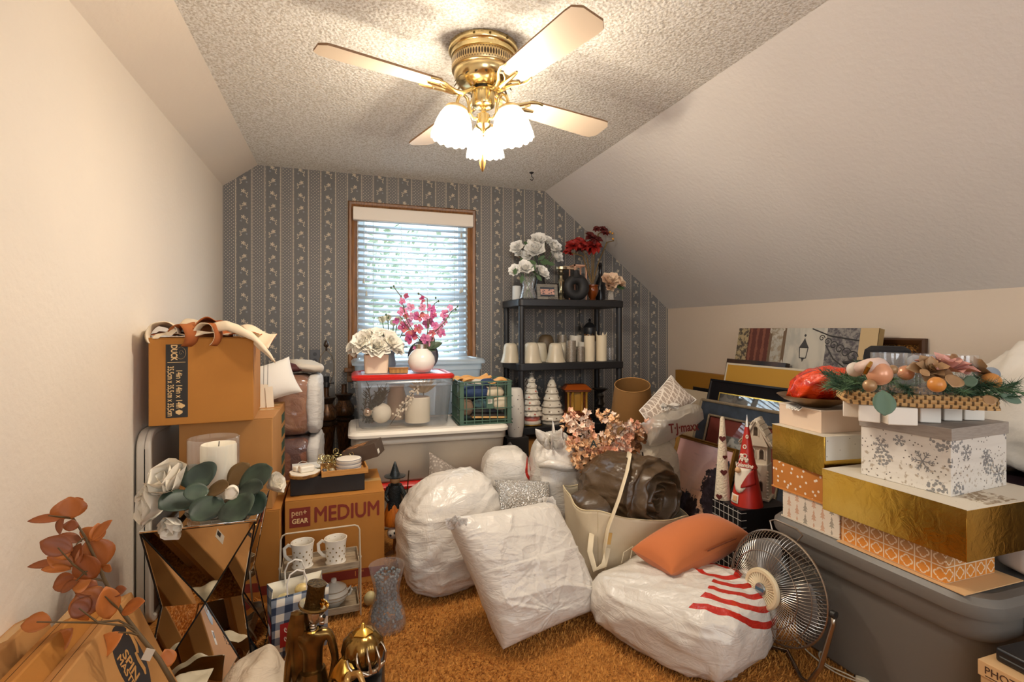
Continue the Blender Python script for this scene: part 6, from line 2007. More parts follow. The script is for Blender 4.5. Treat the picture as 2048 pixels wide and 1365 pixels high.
gather(B_ + V((-.04, 0, .01)), [(.9, -.2 + .12 * k, -.1) for k in range(4)], .06, 3)

lbag = blob(.46, .42, .53, .62, .72, 100, 76, lambda p: crinkle(p, 6, .018, 21, (1, 1, .7)) + .010 * ridge((p.x, p.y, p.z), 13, (.5, .5, 1.6), 5),
            lambda p: V((p.x + p.z * .10 - .02, p.y + p.z * .12, p.z * (.92 + .3 * p.x))))
lb_ = tag(obj('white_plastic_bag', lbag, WPLAST, loc=(.478, 2.38, .0), rot=(0, 0, R(8)), smooth=180), 'bulging white plastic bag leaning behind the front one, beside the bead vase', 'plastic bag')
PATP = M('taupe_jacquard', '9a8f84', .7, fn=lambda h: (h.set('Base Color', h.mix(h.vor(60).step(.2, .5), 'b0a498', '857a70')), h.bump(h.vor(60), .4, .004)))
tag(obj('throw_pillow', pillow4(at(848, 1010, Y=2.68), at(940, 1060, Y=2.66), at(962, 968, Y=2.84), at(858, 903, Y=2.90), .12, 30, 30, .08), PATP, smooth=180), 'taupe patterned throw pillow leaning on the wide tote', 'pillow')
SEQ = M('sequin_silver', 'd8d2c8', .25, .45, fn=lambda h: (h.set('Base Color', h.mix(h.vor(110, out='Distance').step(.2, .45), 'ffffff', 'bab4aa')), h.bump(h.vor(150), 1.0, .006)))
sq = thing('sequin_pillow', 'silver sequinned cushion tucked between the white bags', 'pillow', (.865, 2.39, .345), rot=(R(-48), R(6), R(-6)))
obj('cushion', pillow(.29, .22, .12, 36, 30, .05), SEQ, sq, smooth=180)
tag(obj('sack_filler', blob(.26, .22, .25, .5, .6, 30, 20, lambda p: crinkle(p, 6, .012, 71)), WPLAST, loc=(.88, 2.40, 0), smooth=180), 'white sack on the floor under the sequinned cushion', 'sack')

def redprint(cx, cz, r0, gap, zmax=9, cut=None):
    def f(h):
        x, y, z = h.xyz()
        u, v = x - cx, z - cz
        d = (u * u + v * v).sqrt()
        m = ((d / gap).fr() < .5) * (d < r0)
        if cut:
            m = m * (cut(x, y, z))
        h.set('Base Color', h.mix(m, 'd6cfc5', 'b5261a'))
        plastic(h)
    return f


bg1 = blob(.28, .28, .52, .55, .6, 70, 56, lambda p: crinkle(p, 8, .015, 31, (1, 1, .8)), lambda p: V((p.x, p.y, p.z)))
tag(obj('white_plastic_bag', bg1, M('white_bag_red_print', 'e4ddd3', .36, fn=redprint(.17, .42, .09, .03)), loc=(.885, 2.77, 0), rot=(0, 0, R(-10)), smooth=180), 'upright white plastic bag with red print at its side, behind the sequins', 'plastic bag')
tb_ = thing('white_plastic_bag', 'tall knotted white plastic bag standing before the shelf', 'plastic bag', (1.18, 2.585, 0), R(-12))
obj('bag_film', blob(.30, .34, .58, .6, .75, 84, 70, lambda p: crinkle(p, 8, .020, 41, (1, 1, .6)) + .008 * ridge(p, 18, (1, 1, .4), 2), lambda p: V((p.x * (1 - .35 * max(0, p.z - .35)) - p.z * .10, p.y + p.z * .05, p.z * 1.05))), WPLAST, tb_, smooth=180)
kn = MB()
for k in range(9):
    a = 2 * pi * k / 9
    patch(kn, (-.09, -.08, .55), (math.cos(a) * .6 - .15, math.sin(a) * .5 - .2, .9), (math.sin(a), -math.cos(a), .2), .10 + .03 * (k % 3), .06, .3, .1, 5)
obj('bag_neck', kn, WPLAST, tb_, smooth=180, solid=.001)
obj('knot', MB().tube([(-.17, -.13, .48), (-.12, -.165, .50), (-.06, -.17, .485), (-.01, -.15, .47), (.03, -.13, .45)], [.012, .022, .026, .02, .008], 10), WPLAST, tb_, smooth=180)

# ---------------------------------------------------------------- canvas tote with rolled comforter
CANV = M('canvas_cream', 'd9c9ab', .85, bump=(160, .2, .002))
ct = thing('canvas_bag', 'open cream canvas tote bag on the carpet, stuffed with bedding', 'bag', (1.29, 2.15, 0), R(-4))
def canv(u, v):
    a = 2 * pi * u
    w_, d_ = .255 + .025 * v, .165 + .04 * v
    x, y = w_ * spow(math.cos(a), .55), d_ * spow(math.sin(a), .6)
    top = .40 - .075 * (x + .26) / .52 + (.02 if y > 0 else 0) + .01 * math.sin(5 * a)
    n = crinkle((x, y, v * .4), 6, .014, 51)
    return (x * (1 + n), y * (1 + n * 1.5), .003 + top * v)
obj('bag_wall', MB().grid(canv, 90, 26, True), CANV, ct, smooth=180, solid=.004)
obj('bag_floor', MB().rbox(.48, .32, .005, .05), CANV, ct)
obj('hem', MB().tube([V(canv(i / 60, 1)) + V((0, 0, 0)) for i in range(60)], .0035, 6, closed=True), M('canvas_hem', 'c9b792', .85), ct)
st = MB()
obj('strap', MB().tube([(-.20, -.205, .10), (-.205, -.212, .25), (-.19, -.215, .34), (-.13, -.20, .46), (-.06, -.14, .56), (.0, -.05, .60), (.03, .04, .59)], .016, 8, flat=.15), CANV, ct, smooth=180)
obj('strap', MB().tube([(-.235, -.15, .30), (-.262, -.19, .24), (-.25, -.215, .17), (-.21, -.222, .19), (-.19, -.22, .26)], .013, 8, flat=.15), CANV, ct, smooth=180)
obj('seam', MB().tube([V(canv(.64, v / 10)) * 1.004 for v in range(11)], .0022, 5), MATS['canvas_hem'], ct)
obj('tie_string', MB().tube([(-.07, -.212, .25), (-.09, -.225, .20), (-.085, -.23, .13), (-.10, -.225, .08)], .002, 5).tube([(-.07, -.212, .25), (-.045, -.225, .20), (-.05, -.23, .10)], .002, 5).tube([(-.07, -.212, .25), (-.12, -.225, .235), (-.13, -.225, .19)], .002, 5), M('string_cream', 'e8dcc0', .8), ct)
obj('pocket', MB().grid(lambda u, v: (.03 + .14 * u, -.228 + .02 * abs(u - .3), .09 + .17 * v), 6, 6), CANV, ct, solid=.004)
obj('care_label', MB().bx((-.185, -.222, .30), (.018, .002, .05), (0, R(10), 0)), M('label_tan', 'c9a05a', .7), ct)
SAT = M('bronze_satin', '4e3c28', .36, .0, fn=lambda h: h.bump(h.noise(14, 4, dist=1.2), .35, .015))
cf = thing('rolled_comforter', 'rolled bronze satin comforter sticking out of the canvas bag', 'comforter', (1.29, 2.15, .34))
ax = V((.34, -.92, .04)).normalized()
e1 = ax.cross(V((0, 0, 1))).normalized()
e2 = e1.cross(ax)
RR = .165
def roll(u, v):
    a = 2 * pi * u
    if v < .6:
        t = v / .6
        r = RR * (1 - .35 * max(0, .25 - t) / .25)
        p = ax * (-.20 + .36 * t) + (e1 * math.cos(a) * 1.15 + e2 * math.sin(a)) * r
        n = .014 * ridge((math.cos(a), math.sin(a), t * .6), 4, (1, 1, 1), 3) + .010 * noise.noise(V((math.cos(a) * 3, math.sin(a) * 3, t * 4)))
        return p + (e1 * math.cos(a) + e2 * math.sin(a)) * n
    t = (v - .6) / .4
    r = RR * (1 - t)
    sp = math.sin(2 * pi * (r / .052) - a + 1.3 * noise.noise(V((math.cos(a) * r * 14, math.sin(a) * r * 14, 2))) * 2)
    off = .16 + .022 * sp * min(1, t * 6) + .03 * math.sin(pi * min(1, t * 1.2)) + .018 * noise.noise(V((math.cos(a) * r * 22, math.sin(a) * r * 22, 7)))
    return ax * off + (e1 * math.cos(a) * 1.15 + e2 * math.sin(a)) * (r + .012 * noise.noise(V((a, r * 20, 0))) * min(1, t * 5))
obj('roll', MB().grid(roll, 120, 120, True), SAT, cf, smooth=180, loc=(.03, .03, .075))
obj('fold', blob(.40, .26, .20, .6, .7, 50, 34, lambda p: crinkle(p, 8, .016, 81)), SAT, cf, smooth=180, loc=(-.06, .03, -.09), rot=(0, R(-6), 0))
tag(obj('sack_filler', blob(.36, .22, .225, .4, .5, 30, 20, lambda p: crinkle(p, 6, .01, 91)), SAT, loc=(1.29, 2.16, .006), rot=(0, 0, R(-4)), smooth=180), 'lower folds of bronze satin bedding deep in the canvas bag', 'comforter')

# ---------------------------------------------------------------- red ringed bag with rust cushion on it
def ringp_(h):
    x, y, z = h.xyz()
    u, v = x - .11, (y + .0) * .85 + (z - .26) * .95 + .075
    d = (u * u + v * v).sqrt() + h.noise(5, 1) * .006
    m = ((d / .055).fr() < .45) * (d < .320) * (d > .03)
    ang = v.atan2(u)
    m = m * ((ang < .1) * (ang > -2.95)).max(d < .10)
    h.set('Base Color', h.mix(m, 'd6cfc5', 'b5261a'))
    plastic(h)
rb = blob(.48, .62, .258, .55, .62, 110, 80, lambda p: crinkle(p, 7, .016, 101, (1, .9, 1)) + .010 * ridge(p, 15, (1.4, .5, 1), 9), lambda p: V((p.x, p.y, p.z * (1 - .15 * p.y / .3))))
tag(obj('red_ring_bag', rb, M('red_ring_plastic', 'e4ddd3', .34, fn=ringp_), loc=(1.235, 1.665, 0), rot=(0, 0, R(24)), smooth=180), 'white plastic shopping bag printed with concentric red rings', 'plastic bag')
RUSTC = M('rust_cotton', 'bf6a35', .85, bump=(260, .12, .001), sheen=.2)
op_ = thing('rust_pillow', 'rust orange rectangular cushion lying on the red ringed bag', 'pillow', (1.30, 1.68, .30))
oq = V(op_.location)
Aq, Bq, Cq, Dq = at(1262, 1100, Z=.29) - oq, at(1343, 1150, Z=.275) - oq, at(1503, 1072, Z=.335) - oq, at(1420, 1036, Z=.36) - oq
obj('cushion', pillow4(Aq, Bq, Cq, Dq, .19, 44, 44, .04, .48, 2.2, lambda x, z, s: .005 * noise.noise(V((x * 9, z * 9, s)))), RUSTC, op_, smooth=180)
obj('zip_seam', MB().tube([Bq.lerp(Cq, f) + V((-.012, -.018, .022 + .012 * math.sin(pi * f))) for f in (.42, .5, .6, .7, .78)], .003, 5), M('seam_rust', '6e3414', .8), op_)

# ---------------------------------------------------------------- bags in front of the right wall
BEI = M('beige_bag_plastic', 'c4b49c', .4, bump=(14, .6, .015, (1, 1, 2), 1.5))
tag(obj('beige_plastic_bag', blob(.35, .34, .56, .55, .6, 64, 50, lambda p: crinkle(p, 7, .016, 111)), BEI, loc=(1.715, 2.63, 0), rot=(0, 0, .2), smooth=180), 'beige full plastic bag on the floor behind the rolled comforter', 'plastic bag')
tj = thing('store_bag', 'white plastic store bag with dark red lettering, holding a patterned pillow', 'plastic bag', (1.745, 2.575, .545), 0)
tq = V(tj.location)
Ct = [at(1300, 892, Y=2.44) - tq, at(1408, 838, Y=2.44) - tq, at(1397, 818, Y=2.56) - tq, at(1278, 850, Y=2.54) - tq]
obj('bag_film', pillow4(*Ct, .27, 70, 50, .03, .5, 2.6, lambda x, z, s: crinkle((x, z, s), 12, .016, 121, (.6, 1.6, 1))), glassy('milky_film', 'e0d6c6', .5, .3, transl=.25), tj, smooth=180)
nk = MB()
for k in range(9):
    patch(nk, at(1335, 812, Y=2.46) - tq, (-.9 + .22 * k, -.2, .1 * math.sin(k * 2) - .1), (0, -.6, .8), .07, .03, .3, .1, 4)
obj('bag_knot', nk, MATS['white_bag_plastic'], tj, smooth=180, solid=.001)
text('T·J·maxx', .070, M('ink_darkred', '5e1812', .5), tj, at(1368, 856, Y=2.375) - V(tj.location), (R(82), 0, R(6)), sx=.85, bold=.0012)
PP = M('geo_pillow', 'b4a394', .8, fn=lambda h: h.set('Base Color', h.mix((((h.xyz()[0] + h.xyz()[2]) * 24).fr() < .14).max(((h.xyz()[0] - h.xyz()[2]) * 24).fr() < .14).max((((h.xyz()[0] * 48).fr() - .5).abs() < .1)), 'a39284', 'd8ccbe')))
gp = thing('throw_pillow', 'taupe pillow with pale geometric print and white piping in the store bag', 'pillow', (1.745, 2.55, .75))
gq = V(gp.location)
Cg = [at(1308, 872, Y=2.50) - gq, at(1392, 800, Y=2.50) - gq, at(1342, 752, Y=2.66) - gq, at(1279, 822, Y=2.60) - gq]
obj('cushion', pillow4(*Cg, .15, 36, 36, .05), PP, gp, smooth=180)
pp = []
for i in range(80):
    t = i / 80 * 4
    k, f = int(t), t - int(t)
    a, b = [(-1 + 2 * f, -1), (1, -1 + 2 * f), (1 - 2 * f, 1), (-1, 1 - 2 * f)][k]
    a, b = a * (1 - .05 * (1 - b * b)), b * (1 - .05 * (1 - a * a))
    u, v = (a + 1) / 2, (b + 1) / 2
    pp.append(Cg[0] * (1 - u) * (1 - v) + Cg[1] * u * (1 - v) + Cg[2] * u * v + Cg[3] * (1 - u) * v)
obj('piping', MB().tube(pp, .004, 6, closed=True), CLOTHW, gp)
ls = thing('drum_lampshade', 'kraft brown drum lampshade tipped behind the patterned pillow', 'lampshade', (1.875, 3.03, .60), rot=(R(16), R(-10), 0))
obj('drum', MB().shell([(.145, 0), (.115, .24), (.112, .24), (.142, 0)], 40), M('kraft_shade', '8a6232', .7), ls, smooth=30)
obj('rim', MB().tube([(.115 * math.cos(2 * pi * i / 40), .115 * math.sin(2 * pi * i / 40), .24) for i in range(40)], .003, 6, closed=True), M('kraft_rim', 'a87a42', .7), ls)
tag(obj('brown_paper_bag', blob(.30, .28, .575, .35, .4, 36, 26, lambda p: crinkle(p, 6, .012, 131)), M('kraft_paper', '8f6a3c', .8, bump=(10, .5, .02)), loc=(1.875, 3.06, 0), smooth=180), 'brown paper bag standing under the drum lampshade', 'paper bag')

# ---------------------------------------------------------------- peach blossom branches
bs = thing('blossom_branches', 'bunch of faux peach blossom branches standing behind the canvas bag', 'branches', (1.42, 2.47, 0))
b0 = V(bs.location)
obj('vase', MB().lathe([(.06, 0), (.075, .05), (.07, .20), (.045, .26), (.05, .28)], 24), M('dark_vase', '2c2a28', .4), bs)
def c8(x, y): return 1000 + x / 3.5925, 820 + y / 3.5925
BLO = [M('blossom_peach', 'f6d2a8', .7, var=(60, 'e8a468', .8)), M('blossom_pink', 'f6c4a4', .7, var=(60, 'ee9c7a', .6)), M('blossom_pale', 'f8e8d6', .7, var=(60, 'd8a07a', .8))]
g = random.Random(21)
paths = [[(640, 470), (560, 330), (540, 200), (520, 90), (470, 80)], [(650, 470), (610, 300), (600, 150), (620, 60)], [(680, 450), (720, 330), (740, 220), (820, 110), (760, 30)], [(690, 450), (800, 330), (900, 220), (980, 150), (1090, 120)], [(660, 460), (650, 380), (590, 330), (540, 340)], [(700, 440), (760, 330), (800, 240), (900, 130)], [(660, 450), (660, 340), (640, 260), (560, 230)], [(690, 430), (860, 290), (960, 200), (1020, 110)], [(680, 420), (740, 360), (830, 330), (900, 300)]]
for k, pth in enumerate(paths):
    Yb = 2.41 + .02 * (k % 4)
    P3 = [at(*c8(*q), Y=Yb + .015 * i) - b0 for i, q in enumerate(pth)]
    obj('branch', MB().tube([(0, 0, .27)] + P3, [.005] + [.003] * len(P3), 6), M('blossom_twig', '6a4a2a', .8), bs)
    for i in range(len(pth) - 1):
        for j in range(3):
            f = (j + g.random()) / 3
            if i == 0 and f < .3:
                continue
            c = P3[i].lerp(P3[i + 1], f) + V((g.uniform(-.03, .03), g.uniform(-.03, .03), g.uniform(-.03, .03)))
            m = MB()
            for q in range(10):
                cc = c + V((g.uniform(-.034, .034), g.uniform(-.035, .02), g.uniform(-.034, .034)))
                bloom(m, cc, (g.uniform(-1, 1), g.uniform(-1, .2), g.uniform(-.4, 1)), .0195, ((58, 5, 1),), 1.0, .25, .1, g.randrange(999), 2)
            obj('blossom_cluster', m, BLO[g.choice((0, 0, 1, 2))], bs, smooth=180)
DGR = M('fern_dark', '2c3a2e', .6)
fn_ = thing('palm_fern', 'dark green palm fronds between the tall white bag and the blossoms', 'fern', (1.37, 2.79, 0))
obj('pot', MB().lathe([(.05, 0), (.065, .12), (.06, .14), (0, .13)], 20), MATS['dark_vase'], fn_)
for (e, L) in (((350, 225), 1), ((430, 215), 1), ((330, 250), .9), ((480, 260), 1), ((580, 430), .8), ((560, 380), .8)):
    tip = at(*c8(*e), Y=2.76) - V(fn_.location)
    base = V((0, 0, .13))
    mid = base.lerp(tip, .6) + V((0, 0, .08))
    m = MB().tube([base, mid, tip], .003, 5)
    for i in range(14):
        t = .35 + .65 * i / 14
        q = mid.lerp(tip, (t - .35) / .65)
        for s in (-1, 1):
            patch(m, q, (tip - mid).normalized() * .6 + V((s * .3, -.25, s * .75)), (0, -1, .3), .07 * (1.1 - t * .5), .012, .1, -.1, 3)
    obj('frond', m, DGR, fn_, smooth=180)
au = thing('oak_leaf_spray', 'brown autumn leaf spray behind the rolled comforter', 'leaf spray', (1.555, 2.40, .0))
obj('stem', MB().tube([(0, 0, .003), (.02, 0, .3), (at(1285, 905, Y=2.40) - V(au.location))], .004, 6), DKW, au)
for k in range(16):
    p_ = at(1272 + g.uniform(-10, 22), 900 + g.uniform(-26, 24), Y=2.385) - V(au.location)
    m = MB(); patch(m, p_, (g.uniform(-1, 1), -.3, g.uniform(-.8, .8)), (0, -1, .3), .06, .03, .2, .1, 4)
    obj('leaf', m, M('autumn_brown', '7a4a1c', .7, var=(20, '4e2a10', .8)), au, smooth=180)
p_ = at(1187, 889, Y=2.31)
al = thing('letter_block', 'small dark letter A sign among the peach blossoms', 'letter', p_)
text('A', .05, M('letter_ink', '26322e', .6), al, (0, 0, 0), (R(90), 0, R(-10)), bold=.001)


# ================================================================ pictures leaning on the knee wall
def picture(name, label, cat, xt, xb, y0, y1, z0, z1, prof, fm, parts, rz=0, tilt=True):
    """framed panel facing -X: local x runs towards the camera (-Y), local z up the slope, -y out of the face"""
    L = math.hypot(z1 - z0, xt - xb)
    W_ = y1 - y0
    t = thing(name, label, cat, (xb, (y0 + y1) / 2, z0))
    ln_ = math.atan2(xt - xb, z1 - z0)
    t.rotation_euler = (Matrix.Rotation(R(-90) + rz, 4, 'Z') @ Matrix.Rotation(-ln_, 4, 'X')).to_euler()
    if prof:
        m = MB()
        frame_ring(m, W_, L, prof, 0, L / 2)
        obj('frame', m, fm, t, smooth=30)
    for nm, ins, dep, mt in parts:
        if isinstance(ins, tuple):
            m = MB(); frame_ring(m, W_ - 2 * ins[0], L - 2 * ins[0], [(0, dep), (ins[1] - ins[0], dep)], 0, L / 2)
        else:
            m = MB().box(-W_ / 2 + ins, W_ / 2 - ins, -dep, -dep + .004, ins, L - ins)
        obj(nm, m, mt, t)
    obj('backing', MB().box(-W_ / 2 + .004, W_ / 2 - .004, .012, .016, .004, L - .004), M('backing_kraft', '8a6232', .8), t)
    return t, W_, L


GLZ = glassy('picture_glass', 'ffffff', .0, .02)
def sunset(h):
    x, y, z = h.xyz()
    n = h.noise(26, 5, rough=.65)
    c = h.mix(z.step(.15, .55), 'fcc8a4', 'f6c4c4')
    c = h.mix(h.noise(9, 3, st=(1, 1, 4)).step(.55, .75) * .5, c, 'b57a86')
    d1 = ((x - .22).pow(2) + (z - .26).pow(2) * .8).sqrt() + (n - .5) * .16
    d2 = ((x + .05).pow(2) * 1.0 + (z - .08).pow(2)).sqrt() + (n - .5) * .16
    tree = (d1 < .17).max(d2 < .12)
    c = h.mix(tree, c, h.mix(n.step(.45, .6), '2a2630', '4c4450'))
    c = h.mix((z < .04) * (1 - tree), c, '8a9ab0')
    h.set('Base Color', c)
picture('sunset_painting', 'gold-framed painting of a pink sunset sky with dark trees', 'painting', 2.13, 1.97, 2.34, 2.83, .002, .51,
        [(0, -.012), (0, .012), (.005, .018), (.014, .012), (.018, .014), (.024, .004)], M('gold_frame', '8a6226', .35, .6),
        [('canvas', .02, .002, M('sunset_paint', 'd59aa4', .28, fn=sunset)), ('glazing', .02, .0065, GLZ)], R(4))
def flowerpic(h):
    n = h.noise(14, 4, dist=1)
    c = h.mix(n.step(.45, .55), '5c5a52', 'a8a294')
    c = h.mix(h.vor(9).step(.12, .2), 'd8b8c0', c)
    h.set('Base Color', c)
BLU = M('blue_grey_frame', '343c48', .45, var=(16, '20262e', .8))
ROPE = M('rope_moulding', '8a7a62', .5, .3, bump=(140, .9, .006))
pb, W_, L_ = picture('blue_framed_print', 'wide blue-grey framed print with red mat, ornate beaded edges', 'picture', 2.31, 2.10, 2.03, 2.80, .002, .735,
        [(.012, .020), (.022, .016), (.085, .008), (.092, .012)], BLU,
        [('mat', (.10, .20), .004, M('red_mat', '6e2a20', .8)), ('print', .20, .004, M('flower_print', '8a8478', .6, fn=flowerpic)), ('glazing', .10, .0075, GLZ)], R(4))
for ins, r in ((.008, .010), (.096, .007)):
    a, b = W_ / 2 - ins, L_ / 2 - ins
    obj('beaded_edge', MB().tube([(-a, -.016, L_ / 2 - b), (a, -.016, L_ / 2 - b)], r, 8).tube([(a, -.016, L_ / 2 - b), (a, -.016, L_ / 2 + b)], r, 8).tube([(a, -.016, L_ / 2 + b), (-a, -.016, L_ / 2 + b)], r, 8).tube([(-a, -.016, L_ / 2 + b), (-a, -.016, L_ / 2 - b)], r, 8), ROPE, pb)
picture('black_framed_mirror', 'black framed picture with thin gold inner line and lattice', 'picture', 2.46, 2.24, 1.95, 2.885, .002, .85,
        [(0, -.015), (0, .028), (.012, .032), (.02, .024), (.075, .006), (.08, .002)], M('black_lacquer', '15161a', .25),
        [('gold_line', (.08, .088), .006, GOLDM), ('print', .086, .002, M('lattice_print', '2c2c30', .4, fn=lambda h: h.set('Base Color', h.mix((((h.xyz()[0] * 12).fr() - .5).pow(2) + ((h.xyz()[2] * 12).fr() - .5).pow(2)).sqrt().step(.36, .44), '3c3a38', '6a655e')))), ('glazing', .084, .009, GLZ)], R(3))
# kraft back of a stretched canvas
kc, W_, L_ = picture('kraft_canvas', 'back of a stretched canvas covered in golden kraft paper', 'canvas', 2.57, 2.36, 1.86, 2.915, .002, .962, None, None,
        [('kraft_sheet', .012, .004, M('kraft_gold', 'b98a2e', .75))], 0)
obj('canvas_edge', frame_ring(MB(), W_, L_, [(0, -.02), (0, .006), (.012, .006), (.012, 0)], 0, L_ / 2), M('canvas_white_edge', 'cfc4ae', .8), kc)
mb_, W_, L_ = picture('marbled_frame', 'dark marbled frame edge standing behind the canvas back', 'picture frame', 2.62, 2.43, 2.45, 2.955, .002, .985,
        [(0, -.015), (0, .02), (.05, .02), (.055, 0)], M('marbled', '4a3224', .3, var=(9, '1c1412', 1)), [('panel', .05, .001, BLK)])
def street(h):
    x, y, z = h.xyz()
    n, n2 = h.noise(30, 5, rough=.7), h.noise(8, 4, st=(1, 1, .5), dist=.5)
    # x: -.5 far end (viewer's left) .. +.5 near end
    c = h.mix(n2.step(.4, .6), 'c4beb0', 'aaa69c')
    brick = (x < -.22) * (x > -.40)
    c = h.mix(brick, c, h.mix(((x * 18 + (n - .5) * .8).fr() < .35), '5a2c22', '7c4a38'))
    c = h.mix((x < -.40), c, h.mix(n.step(.45, .55), '4a4238', 'a8946f'))
    c = h.mix((x > -.22) * (x < -.10) * n.step(.42, .62), c, '8f806a')
    c = h.mix((x > -.22) * (x < -.05) * (((x * 9).fr() < .22)) * (n2 > .45), c, '6a5540')
    c = h.mix((x > .20) * (x < .40), c, h.mix(n.step(.4, .6), '4c474c', '8a857f'))
    c = h.mix((x > .40), c, 'c0a67c')
    h.set('Base Color', c)
    h.bump(n, .2, .004)
ca, W_, L_ = picture('street_canvas', 'stretched canvas painting of an old street with hanging lantern', 'painting', 2.73, 2.51, 1.945, 2.945, .002, 1.198, None, None,
        [('painted_face', .0, .03, M('street_paint', 'c4beb0', .7, fn=street))], 0)
obj('canvas_side', frame_ring(MB(), W_, L_, [(0, -.012), (0, .03)], 0, L_ / 2), M('canvas_tan_side', 'a88c5c', .8), ca)
LI = M('lantern_ink', '3e3c3c', .7)
lx, lz = .055, L_ - .12
lm = MB()
fy = -.0305
for q in ([(-.03, .0), (.03, .0), (.022, -.065), (-.022, -.065)],):
    for a, b in zip(q, q[1:] + q[:1]):
        lm.tube([(lx + a[0], fy, lz + a[1]), (lx + b[0], fy, lz + b[1])], .003, 4)
lm.add([(lx - .034, fy, lz), (lx + .034, fy, lz), (lx + .012, fy, lz + .035), (lx, fy, lz + .06), (lx - .012, fy, lz + .035)], [(0, 1, 2, 3, 4)])
lm.add([(lx - .012, fy, lz - .066), (lx + .012, fy, lz - .066), (lx, fy, lz - .09)], [(2, 1, 0)])
lm.ball((lx, fy, lz + .075), .008, 8, 6, (1, .1, 1))
obj('lantern_motif', lm, LI, ca, smooth=0)
bm3 = MB().tube([(.10, fy, L_ - .004), (.22, fy, L_ - .045), (.40, fy, L_ - .07)], .004, 4).tube([(.20, fy, L_ - .10), (.26, fy, L_ - .18), (.36, fy, L_ - .24)], .004, 4)
for k in range(6):
    cx, cz_, rr_ = .17 + .04 * k, L_ - .06 - .02 * k, .02 + .003 * k
    bm3.tube([(cx + rr_ * (1 - a / 24) * math.cos(a * .42), fy, cz_ + rr_ * (1 - a / 24) * math.sin(a * .42)) for a in range(20)], .003, 4)
obj('bracket_motif', bm3, LI, ca)
picture('carved_panel', 'dark carved bronze relief panel leaning at the wall behind the wreath', 'panel', 2.835, 2.78, 1.80, 2.30, .002, 1.15,
        [(0, -.01), (0, .012), (.01, .018), (.03, .010), (.035, .004)], M('carved_frame', '4a2c14', .4), [('relief', .03, .002, M('bronze_relief', '6a4418', .35, .5, fn=lambda h: (h.bump(h.noise(40, 4, dist=2), 1.0, .012), h.set('Base Color', h.mix(h.noise(40, 4, dist=2).step(.4, .6), '3c2208', '8a5c22')))))])
# flat kraft carton and cream panels further back along the wall
fk = thing('flat_kraft_carton', 'flat kraft carton with a cut-out window, against the wall near the corner', 'box', (2.80, 3.04, .002))
obj('carton_face', MB().box(-.03, .03, 0, .74, 0, .84), M('kraft_brown', '9a6a1c', .8), fk, bev=.003)
obj('cutout_window', MB().box(-.032, -.0302, .06, .50, .62, .72), BLK, fk)
obj('cutout_board', MB().box(-.034, -.0322, .10, .50, .63, .675), M('board_cream', 'd4c2a2', .7), fk)
CRP2 = M('cream_panel', 'd9c8ae', .7)
tag(obj('cream_board', MB().box(0, .02, 0, .60, 0, .70), CRP2, loc=(2.70, 2.98, .002), bev=.002), 'cream board leaning before the kraft carton', 'board', 'cream boards by the wall')
tag(obj('cream_board', MB().box(0, .02, 0, .55, 0, .58), M('cream_panel_b', 'cbb595', .7), loc=(2.60, 2.97, .002), bev=.002), 'lower beige board in front of the cream one', 'board', 'cream boards by the wall')

# ================================================================ black grid box with gnome, cone and ceramic house
gx0, gx1, gy0, gy1, gz = 1.675, 1.93, 1.80, 2.00, .40
gb2 = thing('grid_box', 'black box with white grid pattern carrying the red gnome', 'box', ((gx0 + gx1) / 2, (gy0 + gy1) / 2, 0), R(-4))
def gridm(h):
    x, y, z = h.xyz()
    l = ((y / .032 + .5).fr() < .09).max((z / .032).fr() < .09).max(((x / .032).fr() < .0))
    h.set('Base Color', h.mix(l * (x < -.1), '141215', 'd8d2c8'))
obj('box_body', MB().box(gx0 - gx1 + .1275, .1275, -.10, .10, 0, gz - .004), M('black_grid', '141215', .5, fn=gridm), gb2)
obj('lid', MB().box(-.1285, .1285, -.101, .101, gz - .004, gz), M('grid_lid', '1a181b', .5), gb2)
gp0 = V((1.755, 1.868, gz + .0006))
gn = thing('gnome_cone', 'red metal cone gnome with white beard and valentine lettering', 'ornament', gp0, R(-62))
RED = M('gnome_red', 'b3261a', .35)
GH, GR = .405, .068
obj('cone_body', MB().lathe([(GR, 0), (GR * .985, .006), (GR * .02, GH - .006), (0, GH)], 48), RED, gn)
obj('hat_brim', MB().shell([(GR * (1 - .175 / GH) + .004, .168), (GR * (1 - .175 / GH) + .006, .17), (GR * (1 - .185 / GH) + .001, .186)], 48), RED, gn)
obj('silver_tip', MB().lathe([(.010, GH - .052), (.0035, GH - .015), (0, GH + .004)], 12), SILVERM, gn)
WHT = M('gnome_white', 'e6dcca', .6)
def coneP(a, z, lift=.002):
    r = GR * (1 - z / GH) + lift
    return V((r * math.sin(a), -r * math.cos(a), z))
def conepatch(a0, a1, z0f, z1f, mat, nm, lift=.003, n=10):
    m = MB().grid(lambda u, v: coneP(a0 + (a1 - a0) * u, z0f(u) + (z1f(u) - z0f(u)) * v, lift), n, 6)
    obj(nm, m, mat, gn, smooth=180, solid=.001)
conepatch(-1.1, .75, lambda u: .165 - .115 * math.sin(pi * u * .9 + .2) * (1 - .2 * u), lambda u: .172, WHT, 'beard', .005)
conepatch(-.1, 1.0, lambda u: .085 + .02 * u, lambda u: .17 - .075 * (1 - u) ** 2, M('gnome_red2', 'a02018', .4), 'cape', .009)
conepatch(-1.0, -.25, lambda u: .012, lambda u: .05, WHT, 'foot_patch', .003)
conepatch(-.7, -.35, lambda u: .02, lambda u: .045, M('peach_patch', 'dca878', .6), 'heart_patch', .005)
obj('nose', MB().ball(coneP(-.45, .16, .012), .013, 14, 10), M('nose_wood', 'd8a878', .6), gn)
